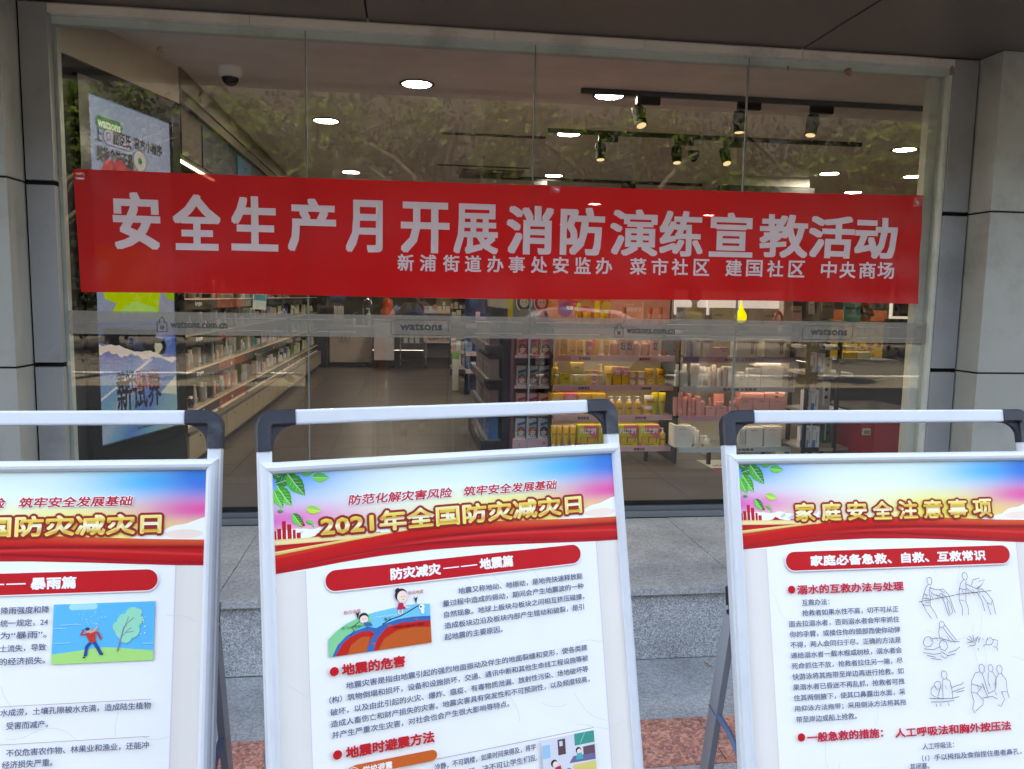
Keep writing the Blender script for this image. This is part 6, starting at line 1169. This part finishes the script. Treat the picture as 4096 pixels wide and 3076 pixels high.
# ------------------------------------------------------------------ the street behind the photographer (seen mirrored in the glass)
def leaf_cloud(centres, size, cols, jitter, seed, droop=.35, simple_=False):
    r = np.random.default_rng(seed); n = len(centres)
    base = np.array([(0, 0), (.22, .10), (.5, .02), (.40, .28), (.78, .42), (.42, .50), (.36, 1.0), (0, .62)])      # half of a lobed plane leaf, stalk at 0,0
    full = np.vstack([base, [(-x, y) for x, y in base[::-1][1:-1]]])
    if simple_: full = np.array([(0, 0), (.42, .45), (0, 1.), (-.42, .45)])
    k = len(full); full = full-np.array([0, .4])
    nrm = r.normal(size=(n, 3))*np.array([1, 1, .8])+np.array([0, .7, .5]); nrm /= np.linalg.norm(nrm, axis=1)[:, None]
    dn = np.array([0, 0, -1.])+r.normal(size=(n, 3))*.5; t = dn-nrm*(dn*nrm).sum(1)[:, None]; t /= np.linalg.norm(t, axis=1)[:, None]; u = np.cross(nrm, t)
    s = size*r.uniform(.6, 1.2, n); c = centres+r.normal(size=(n, 3))*jitter
    V = c[:, None, :]+(u[:, None, :]*full[None, :, :1]+t[:, None, :]*full[None, :, 1:])*s[:, None, None]
    V[:, :, 2] -= 0; V += nrm[:, None, :]*(np.abs(full[:, 0])[None, :, None]*-.25*s[:, None, None])
    ci = r.integers(0, len(cols), n)
    return V.reshape(-1, 3), k, n, ci
def crown_mesh(name, centres, size, cols, jitter, seed, simple_=False):
    V, k, n, ci = leaf_cloud(np.array(centres), size, cols, jitter, seed, simple_=simple_)
    me = bpy.data.meshes.new(name); me.vertices.add(len(V)); me.vertices.foreach_set('co', V.ravel()); me.loops.add(n*k); me.loops.foreach_set('vertex_index', np.arange(n*k)); me.polygons.add(n); me.polygons.foreach_set('loop_start', np.arange(n)*k); me.polygons.foreach_set('loop_total', np.full(n, k)); me.update(calc_edges=True)
    ca = me.color_attributes.new('Col', 'FLOAT_COLOR', 'CORNER'); C = np.array([list(c)+[1] for c in cols])[ci]; ca.data.foreach_set('color', np.repeat(C, k, axis=0).ravel()); me.materials.append(LEAF); return me
LGN = [S(54, 72, 28), S(68, 86, 32), S(42, 62, 26), S(80, 96, 40), S(34, 50, 24)]
def tree(x, y, h, cen, size, seed, lab, nleaf, cols=LGN):
    t = thing('plane_tree', lab, 'tree', (x, y, 0), 0, 'plane trees along the street'); r = random.Random(seed)
    b = MB(); pts = [(0, 0, 0), (.05, .03, h*.25), (.0, .05, h*.45), (.08, 0, h*.62)]; b.tube(pts, [.19, .16, .13, .10], 10, S(56, 52, 42))
    for k in range(7):
        a = r.uniform(0, 2*pi); z0 = h*r.uniform(.38, .6); L = r.uniform(1.2, 2.6); b.tube([(0.03, .03, z0), (cos(a)*L*.5, sin(a)*L*.5, z0+L*.45), (cos(a)*L, sin(a)*L, z0+L*.7)], [.07, .045, .02], 6, S(50, 46, 38))
    b.build('trunk', BARK, t)
    c = np.array(cen)-np.array([x, y, 0]); link('crown', crown_mesh('crown', c, size, cols, .07 if size < .15 else .25, seed, size > .15), t)
def mir(px, py, D): p = onY(px, py, D); return np.array([p[0], -D, p[2]])
CL = {i: [] for i in range(5)}; TX = [-6.2, -2.9, .6, 4.2, 7.8]
def nearest(x): return int(np.argmin([abs(x-t_) for t_ in TX]))
R2 = np.random.default_rng(11)
# bright hanging sprays, each where the glass shows one
for (px, py0, py1, wpx, D, n_) in ((1285, 400, 690, 70, 8.6, 520), (1210, 480, 640, 50, 8.9, 160), (1400, 430, 640, 70, 9.0, 220), (1060, 460, 600, 70, 8.7, 260), (960, 400, 520, 90, 9.2, 160), (2010, 420, 700, 80, 8.5, 480), (2130, 430, 560, 90, 8.6, 360), (2050, 560, 720, 60, 8.4, 240), (2360, 480, 640, 90, 8.9, 260), (2600, 450, 560, 120, 8.8, 320), (2850, 590, 760, 70, 8.3, 240), (2960, 700, 790, 80, 8.2, 200), (3600, 500, 800, 80, 8.6, 620), (3500, 620, 780, 120, 8.8, 420), (2680, 500, 640, 60, 9.0, 160), (300, 330, 640, 50, 8.8, 300), (480, 360, 520, 120, 9.3, 160), (1700, 420, 560, 100, 9.4, 130), (3250, 620, 760, 90, 9.2, 160)):
    for _ in range(n_*2):
        t_ = R2.random(); p_ = mir(px+R2.normal()*wpx*(.45+.2*sin(t_*9)), py0+(py1-py0)*t_, D+R2.normal()*.18); CL[nearest(p_[0])].append(p_)
# the rest of the near crowns, filling z 3.4 .. 8
for i, tx_ in enumerate(TX):
    for _ in range(15):
        c = np.array([tx_+R2.normal()*1.25, -9.9+R2.normal()*.6, R2.uniform(3.7, 5.7)]); m_ = R2.integers(12, 26)
        for _k in range(m_): CL[i].append(c+R2.normal(size=3)*np.array([.32, .3, .28]))
for i, tx_ in enumerate(TX):
    tree(tx_, -10.2, 5.4, CL[i], .088, 20+i, 'plane tree with hanging sunlit leaves mirrored in the glass, %s from the screen side' % ORD[i], 0)
SHADE_GN = [S(20, 27, 16), S(16, 22, 13), S(13, 18, 11), S(26, 34, 20)]  # leaf greens darkened to stand for deep shade under the canopy
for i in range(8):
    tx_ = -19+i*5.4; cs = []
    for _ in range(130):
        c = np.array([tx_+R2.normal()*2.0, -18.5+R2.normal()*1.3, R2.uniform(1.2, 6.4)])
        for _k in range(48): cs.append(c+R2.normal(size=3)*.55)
    t = tree(tx_, -18.8, 7, cs, .22, 60+i, 'shade-darkened leafy tree across the street mirrored in the glass, %s from the screen side' % ORD[i], 0, SHADE_GN)
b = MB(); b.box(-40, 40, -30, -27, 0, 11.5, S(24, 23, 22)); ob = bpy.data.objects.new('street_building', None); COL.objects.link(ob); tag(ob, 'plain building darkened for shade across the street behind the dark trees', 'building'); b.build('wall', MATTE, ob)  # wall darkened to stand for shade, and raised to close sky gaps
wme = MB(); wme.box(0, 1.6, -26.995, -26.96, 0, 1.5, S(40, 46, 54)); wme = wme.mesh('pane'); wme.materials.append(GLOSSP)
for k in range(22):
    for z in (1.0, 3.8, 6.6, 9.3): link('pane', wme, ob, (-38+3.5*k, 0, z))

# a white parked car at the kerb
car = thing('parked_car', 'white parked car mirrored in the glass above the frosted strip', 'car', (2.6, -9.3, -.0))
prof = [(-2.2, .32), (-2.22, .62), (-2.12, .80), (-1.35, .93), (-.55, 1.36), (.15, 1.45), (.95, 1.40), (1.65, 1.02), (2.1, .95), (2.2, .70), (2.2, .34)]
q = MB(); W_ = .86
def cw(z): return W_ if z < .9 else W_-(z-.9)*.42
V = [(x, -cw(z), z) for x, z in prof]+[(x, cw(z), z) for x, z in prof]; n_ = len(prof)
q.add(V, [(i, (i+1) % n_, n_+(i+1) % n_, n_+i) for i in range(n_)]+[tuple(range(n_))[::-1], tuple(range(n_, 2*n_))], S(236, 238, 240)); body = q.build('body', paint('car_paint', .15, vary=.0, coat=1.0), car)
bv = body.modifiers.new('edge', 'BEVEL'); bv.width = .06; bv.segments = 3
for sgn in (1, -1):
    q = MB(); y = sgn*(W_+.004); V = [(-1.15, y*1.0-sgn*.02, .97), (-.50, y-sgn*.17, 1.30), (.15, y-sgn*.205, 1.385), (.85, y-sgn*.185, 1.345), (1.38, y-sgn*.03, 1.0)]; q.add(V+[(v[0], v[1]-sgn*.01, v[2]) for v in V], [(0, 1, 2, 3, 4), (5, 6, 7, 8, 9)]+[(i, (i+1) % 5, 5+(i+1) % 5, 5+i) for i in range(5)], S(20, 22, 26)); q.build('side_window', GLOSSP, car)
for (xa, za, xb, zb, nm_) in ((-1.30, .965, -.62, 1.345, 'windscreen'), (1.60, 1.065, 1.02, 1.385, 'rear_window')):
    q = MB(); o_ = .012*(1 if xa > 0 else -1); q.add([(xa+o_, -.74, za+.012), (xa+o_, .74, za+.012), (xb+o_, .64, zb+.012), (xb+o_, -.64, zb+.012), (xa, -.74, za-.01), (xa, .74, za-.01), (xb, .64, zb-.01), (xb, -.64, zb-.01)], [(0, 1, 2, 3), (0, 1, 5, 4), (1, 2, 6, 5), (2, 3, 7, 6), (3, 0, 4, 7)], S(24, 28, 34)); q.build(nm_, GLOSSP, car)
for x in (-1.38, 1.38):
    for sgn in (1, -1):
        q = MB(); q.cyl((x, sgn*.70, .32), (x, sgn*.89, .32), .32, n=28, col=S(24, 24, 26)); w_ = q.build('wheel', RUBBER, car); q = MB(); q.cyl((x, sgn*.891, .32), (x, sgn*.905, .32), .20, n=20, col=(.7, .7, .7)); q.build('rim', METAL, w_)
for x, c, nm_ in ((-2.19, S(230, 236, 240), 'headlight'), (2.17, S(170, 30, 30), 'tail_light')):
    for sgn in (1, -1): q = MB(); q.box(x-.03, x+.03, sgn*.62-.16, sgn*.62+.16, .66, .78, c, bev=.02); q.build(nm_, GLOSSP, car)
q = MB(); q.box(-2.235, -2.215, -.24, .24, .42, .52, S(30, 60, 140)); q.build('number_plate', CARD, car)
# terracotta planters with yellow flowers on the pavement edge
for k, (px, D) in enumerate(((1505, 8.2), (2880, 7.6))):
    p_ = onY(px, 1400, D); t = thing('flower_planter', 'stacked terracotta planter of yellow flowers mirrored in the glass, %s' % ('beside the photographer' if k == 0 else 'before the white display'), 'planter', (p_[0], -D, 0)); q = MB()
    q.lathe([(.13, 0), (.16, .5), (.17, .62), (.15, .64), (.16, .80), (.17, .95)], 18, col=S(170, 84, 66)); q.build('pot', MATTE, t)
    cs = np.array([(R2.normal()*.09, R2.normal()*.09, 1.02+abs(R2.normal())*.09) for _ in range(160)]); link('flowers', crown_mesh('flowers', cs, .05, [S(226, 200, 60), S(80, 120, 50), S(206, 190, 80)], .02, 5+k), t)

# ------------------------------------------------------------------ people standing behind and beside the camera
def skinned(name, nodes, edges, mats, parent, cols, sub=2, split=None):
    me = bpy.data.meshes.new(name); me.from_pydata([n_[0] for n_ in nodes], edges, []); o = bpy.data.objects.new(name, me); COL.objects.link(o)
    o.modifiers.new('skin', 'SKIN'); sv = me.skin_vertices[0].data
    for i, n_ in enumerate(nodes): sv[i].radius = (n_[1], n_[2] if len(n_) > 2 else n_[1]); sv[i].use_root = (i == 0)
    m_ = o.modifiers.new('sub', 'SUBSURF'); m_.levels = sub; m_.render_levels = sub
    dg = bpy.context.evaluated_depsgraph_get(); dg.update(); m2 = bpy.data.meshes.new_from_object(o.evaluated_get(dg)); bpy.data.objects.remove(o); m2.name = name
    ca = m2.color_attributes.get('Col') or m2.color_attributes.new('Col', 'FLOAT_COLOR', 'CORNER'); ca.data.foreach_set('color', list(cols)*len(ca.data) if len(cols) == 4 else [*cols, 1.0]*len(ca.data))
    for p_ in m2.polygons: p_.use_smooth = True
    m2.materials.clear(); m2.materials.append(mats); return link(name, m2, parent)
def person(lab, loc, rz, H, shirt, trou, shoe, arms, hair=S(20, 18, 20), mask=None, long_sleeve=True, vest=None, hold=None, shin=False):
    t = thing('person', lab, 'person', loc, rz); k = H/1.70
    P = lambda x, y, z: (x*k, y*k, z*k); sk = S(226, 176, 146)
    N = [(P(0, 0, .95), .125*k, .09*k), (P(0, 0, 1.13), .115*k, .085*k), (P(0, .0, 1.30), .135*k, .09*k), (P(0, -.01, 1.43), .07*k, .06*k), (P(0, .0, 1.50), .048*k, .05*k), (P(0, .015, 1.575), .066*k, .085*k), (P(0, .01, 1.645), .066*k, .080*k), (P(0, .0, 1.685), .045*k, .055*k)]
    E = [(i, i+1) for i in range(7)]; hips = []
    for s in (-1, 1):
        b0 = len(N); N += [(P(s*.09, 0, .88), .085*k), (P(s*.10, .015, .50), .055*k), (P(s*.10, -.01, .10), .036*k), (P(s*.105, .10, .035), .03*k)]; E += [(0, b0), (b0, b0+1), (b0+1, b0+2), (b0+2, b0+3)]
    arm = []
    for s, (sh, el, wr, pd) in zip((-1, 1), arms):
        b0 = len(N); wr_ = np.array(wr); el_ = np.array(el); d = wr_-el_; d /= np.linalg.norm(d); pd_ = np.array(pd, float); pd_ -= d*(pd_@d); pd_ /= np.linalg.norm(pd_); sd = np.cross(d, pd_)
        pm = wr_+d*.05; N += [(P(*sh), .05*k), (P(*((np.array(sh)+el_)/2)), .045*k), (P(*el), .038*k), (P(*wr), .024*k, .02*k), (P(*pm), .034*k, .016*k)]; E += [(2, b0), (b0, b0+1), (b0+1, b0+2), (b0+2, b0+3), (b0+3, b0+4)]; arm.append((b0, sh, el, wr)); pi_ = b0+4
        for f, (off, L) in enumerate(((-.028, .062), (-.009, .072), (.010, .068), (.028, .054))):
            c = len(N); q0 = pm+d*.035+sd*off; q1 = q0+d*L*.5+pd_*.012; q2 = q1+d*L*.35+pd_*.028; N += [(P(*q0), .009*k), (P(*q1), .0082*k), (P(*q2), .007*k)]; E += [(pi_, c), (c, c+1), (c+1, c+2)]
        c = len(N); q0 = wr_+d*.03+sd*-.03*s; q1 = q0+d*.03+sd*-.022*s+pd_*.012; q2 = q1+d*.028+pd_*.014; N += [(P(*q0), .011*k), (P(*q1), .0095*k), (P(*q2), .008*k)]; E += [(b0+3, c), (c, c+1), (c+1, c+2)]
    body_ = skinned('body', N, E, SKIN, t, sk)
    g = .016*k
    Ns = [(P(0, 0, .76), .138*k, .108*k), (P(0, 0, .98), .135*k, .105*k), (P(0, 0, 1.14), .128*k, .10*k), (P(0, 0, 1.31), .150*k, .108*k), (P(0, -.01, 1.42), .095*k, .078*k), (P(0, -.005, 1.465), .06*k, .058*k)]; Es = [(i, i+1) for i in range(5)]
    for (b0, sh, el, wr) in arm:
        c = len(Ns); e_ = np.array(el); w_ = e_+(np.array(wr)-e_)*(.86 if long_sleeve else .02); Ns += [(P(*sh), .062*k), (P(*((np.array(sh)+e_)/2)), .056*k), (P(*e_), .05*k)]+([(P(*w_), .038*k)] if long_sleeve else []); Es += [(3, c), (c, c+1), (c+1, c+2)]+([(c+2, c+3)] if long_sleeve else [])
    skinned('shirt', Ns, Es, CLOTH, t, shirt)
    if vest: skinned('vest', [(P(0, 0, .80), .147*k, .118*k), (P(0, 0, 1.14), .140*k, .112*k), (P(0, 0, 1.31), .160*k, .118*k), (P(0, -.015, 1.40), .12*k, .085*k)], [(0, 1), (1, 2), (2, 3)], CLOTH, t, vest)
    Nt = [(P(0, 0, .95), .135*k, .105*k)]; Et = []
    for s in (-1, 1): c = len(Nt); Nt += [(P(s*.09, 0, .84), .10*k), (P(s*.10, .012, .50), .075*k), (P(s*.10, -.008, .26 if shin else .11), .062*k)]; Et += [(0, c), (c, c+1), (c+1, c+2)]
    skinned('trousers', Nt, Et, CLOTH, t, trou)
    for s in (-1, 1): q = MB(); q.box(s*.105*k-.045*k, s*.105*k+.045*k, -.085*k, .175*k, .001, .075*k, shoe, bev=.022*k); q.build('shoe', CLOTH, t)
    q = MB(); n_ = 20
    V = []; 
    for a in np.linspace(0, 1, 9): V += [(.094*k*sin(a*1.75+.02)*cos(th), -.008*k+.112*k*sin(a*1.75+.02)*sin(th)*(.98 if sin(th) < 0 else .86), 1.615*k+.118*k*cos(a*1.75)) for th in np.arange(n_)*2*pi/n_]
    q.add(V, [(i*n_+j, i*n_+(j+1) % n_, (i+1)*n_+(j+1) % n_, (i+1)*n_+j) for i in range(8) for j in range(n_) if not (i > 4 and sin((j+.5)*2*pi/n_) > .25)], hair, 0, True); q.build('hair', CLOTH, t)
    q = MB()
    for s in (-1, 1): q.lathe([(.0001, .0), (.006*k, .002), (.008*k, .006), (.006*k, .010), (.0001, .012)], 10, s*.031*k, .094*k, S(30, 24, 22)); 
    q.v = [(x, y, z+1.605*k) for x, y, z in q.v]; q.build('eyes', SKIN, t)
    q = MB(); q.tube([P(0, .092, 1.625), P(0, .108, 1.60), P(0, .118, 1.578), P(0, .10, 1.566)], [.007*k, .010*k, .014*k, .008*k], 8, sk); q.tube([P(-.025, .094, 1.537), P(0, .102, 1.535), P(.025, .094, 1.537)], .005*k, 6, S(170, 90, 84)); q.build('face_features', SKIN, t)
    for s in (-1, 1): q = MB(); q.tube([P(s*.083, -.005, 1.62), P(s*.094, -.012, 1.605), P(s*.092, -.008, 1.58), P(s*.084, .0, 1.565)], [.008*k, .014*k, .012*k, .006*k], 8, sk); q.build('ear', SKIN, t)
    if mask:
        q = MB(); V = []
        for zz, rr_ in ((1.588, .100), (1.56, .118), (1.53, .114), (1.50, .085)): V += [(rr_*k*.92*sin(a), .008*k+rr_*k*cos(a)*1.02, zz*k) for a in np.linspace(-1.15, 1.15, 12)]
        q.add(V, [(i*12+j, i*12+j+1, (i+1)*12+j+1, (i+1)*12+j) for i in range(3) for j in range(11)], mask, 0, True); mo = q.build('face_mask', CLOTH, t); sm = mo.modifiers.new('thick', 'SOLIDIFY'); sm.thickness = .003
    return t
hang = lambda s: ((s*.17, -.005, 1.40), (s*.235, -.02, 1.14), (s*.245, .05, .90), (0, 1, 0))
photo_arms = (((-.17, 0, 1.39), (-.30, .10, 1.18), (-.085, .265, 1.46), (1, .2, 0)), ((.17, 0, 1.39), (.30, .10, 1.18), (.085, .265, 1.46), (-1, .2, 0)))
person('photographer in a pale shirt and blue vest holding up a phone, mirrored in the glass', (.05, -4.70, 0), 0, 1.74, S(206, 222, 244), S(40, 44, 60), S(30, 30, 34), photo_arms, vest=S(50, 110, 200), mask=S(90, 150, 200))
q = MB(); q.box(-.038, .038, -.004, .004, -.08, .08, S(16, 18, 24), bev=.003); ph = q.build('phone', GLOSSP, None, (.0, -4.322, 1.552), (0, pi/2, 0)); tag(ph, 'dark phone held level in the photographer\'s two hands', 'phone'); q = MB(); q.box(-.035, .035, -.0052, -.0042, -.076, .076, S(90, 110, 140)); q.build('screen', GLOSSP, ph)
person('person in a long blue jacket and white trousers standing beside the photographer', (.80, -4.62, 0), radians(70), 1.66, S(40, 90, 190), S(236, 236, 236), S(220, 216, 210), (hang(-1), hang(1)), mask=S(120, 170, 210), shin=True)
person('person in a pale blue shirt standing in front of the yellow display, mirrored', (1.92, -5.7, 0), radians(10), 1.72, S(210, 222, 244), S(40, 44, 60), S(30, 30, 34), (hang(-1), hang(1)), mask=S(200, 206, 214), long_sleeve=False)
person('person in a pale green shirt mirrored near the window end', (3.75, -5.9, 0), radians(-25), 1.70, S(200, 226, 222), S(60, 60, 70), S(30, 30, 34), (hang(-1), hang(1)), mask=S(206, 214, 220), long_sleeve=False)
person('person in dark clothes and a blue mask mirrored by the first glass joint', (-.92, -6.2, 0), radians(-15), 1.68, S(34, 36, 50), S(30, 32, 40), S(30, 30, 34), (hang(-1), hang(1)), mask=S(90, 150, 206))

# goods too far off and small to tell apart: one mass
V_ = []; F_l = []; C_ = []; MI = []
for me, loc, rz in FAR:
    b0 = len(V_); c_, s_n = cos(rz), sin(rz); ca = me.color_attributes['Col'].data
    V_ += [(v.co.x*c_-v.co.y*s_n+loc[0], v.co.x*s_n+v.co.y*c_+loc[1], v.co.z+loc[2]) for v in me.vertices]
    for p_ in me.polygons: F_l.append(tuple(b0+i for i in p_.vertices)); C_.append(tuple(ca[p_.loop_start].color[:3]))
fm = MB(); fm.v = V_; fm.f = F_l; fm.c = C_; fm.m = [0]*len(F_l); fm.sm = [False]*len(F_l)
o = fm.build('distant_goods', CARD); o['kind'] = 'stuff'; o['label'] = 'small cartons and bottles crowding the far shelves at the back of the shop'

for k, (px, py, z, lab) in enumerate(((2828, 2662, .004, 'small curled dry leaf on the paving below the granite step'), (2350+70, 2052, FL+.004, 'tiny dry scrap on the platform against the window rail'))):
    p_ = onZ(px, py, z); V, k_, n_, ci = leaf_cloud(np.zeros((1, 3)), .05 if k == 0 else .03, [S(150, 110, 60)], 0, 40+k)
    q = MB(); V = V[:, [0, 1, 2]]; V[:, 2] = np.abs(V[:, 2])*.25; q.add([tuple(v) for v in V]+[(v[0], v[1], v[2]+.0012) for v in V], [tuple(range(k_)), tuple(range(k_, 2*k_))]+[(i, (i+1) % k_, k_+(i+1) % k_, k_+i) for i in range(k_)], S(150, 110, 64)); tag(q.build('dry_leaf', CLOTH, None, (p_[0], p_[1], z)), lab, 'leaf')
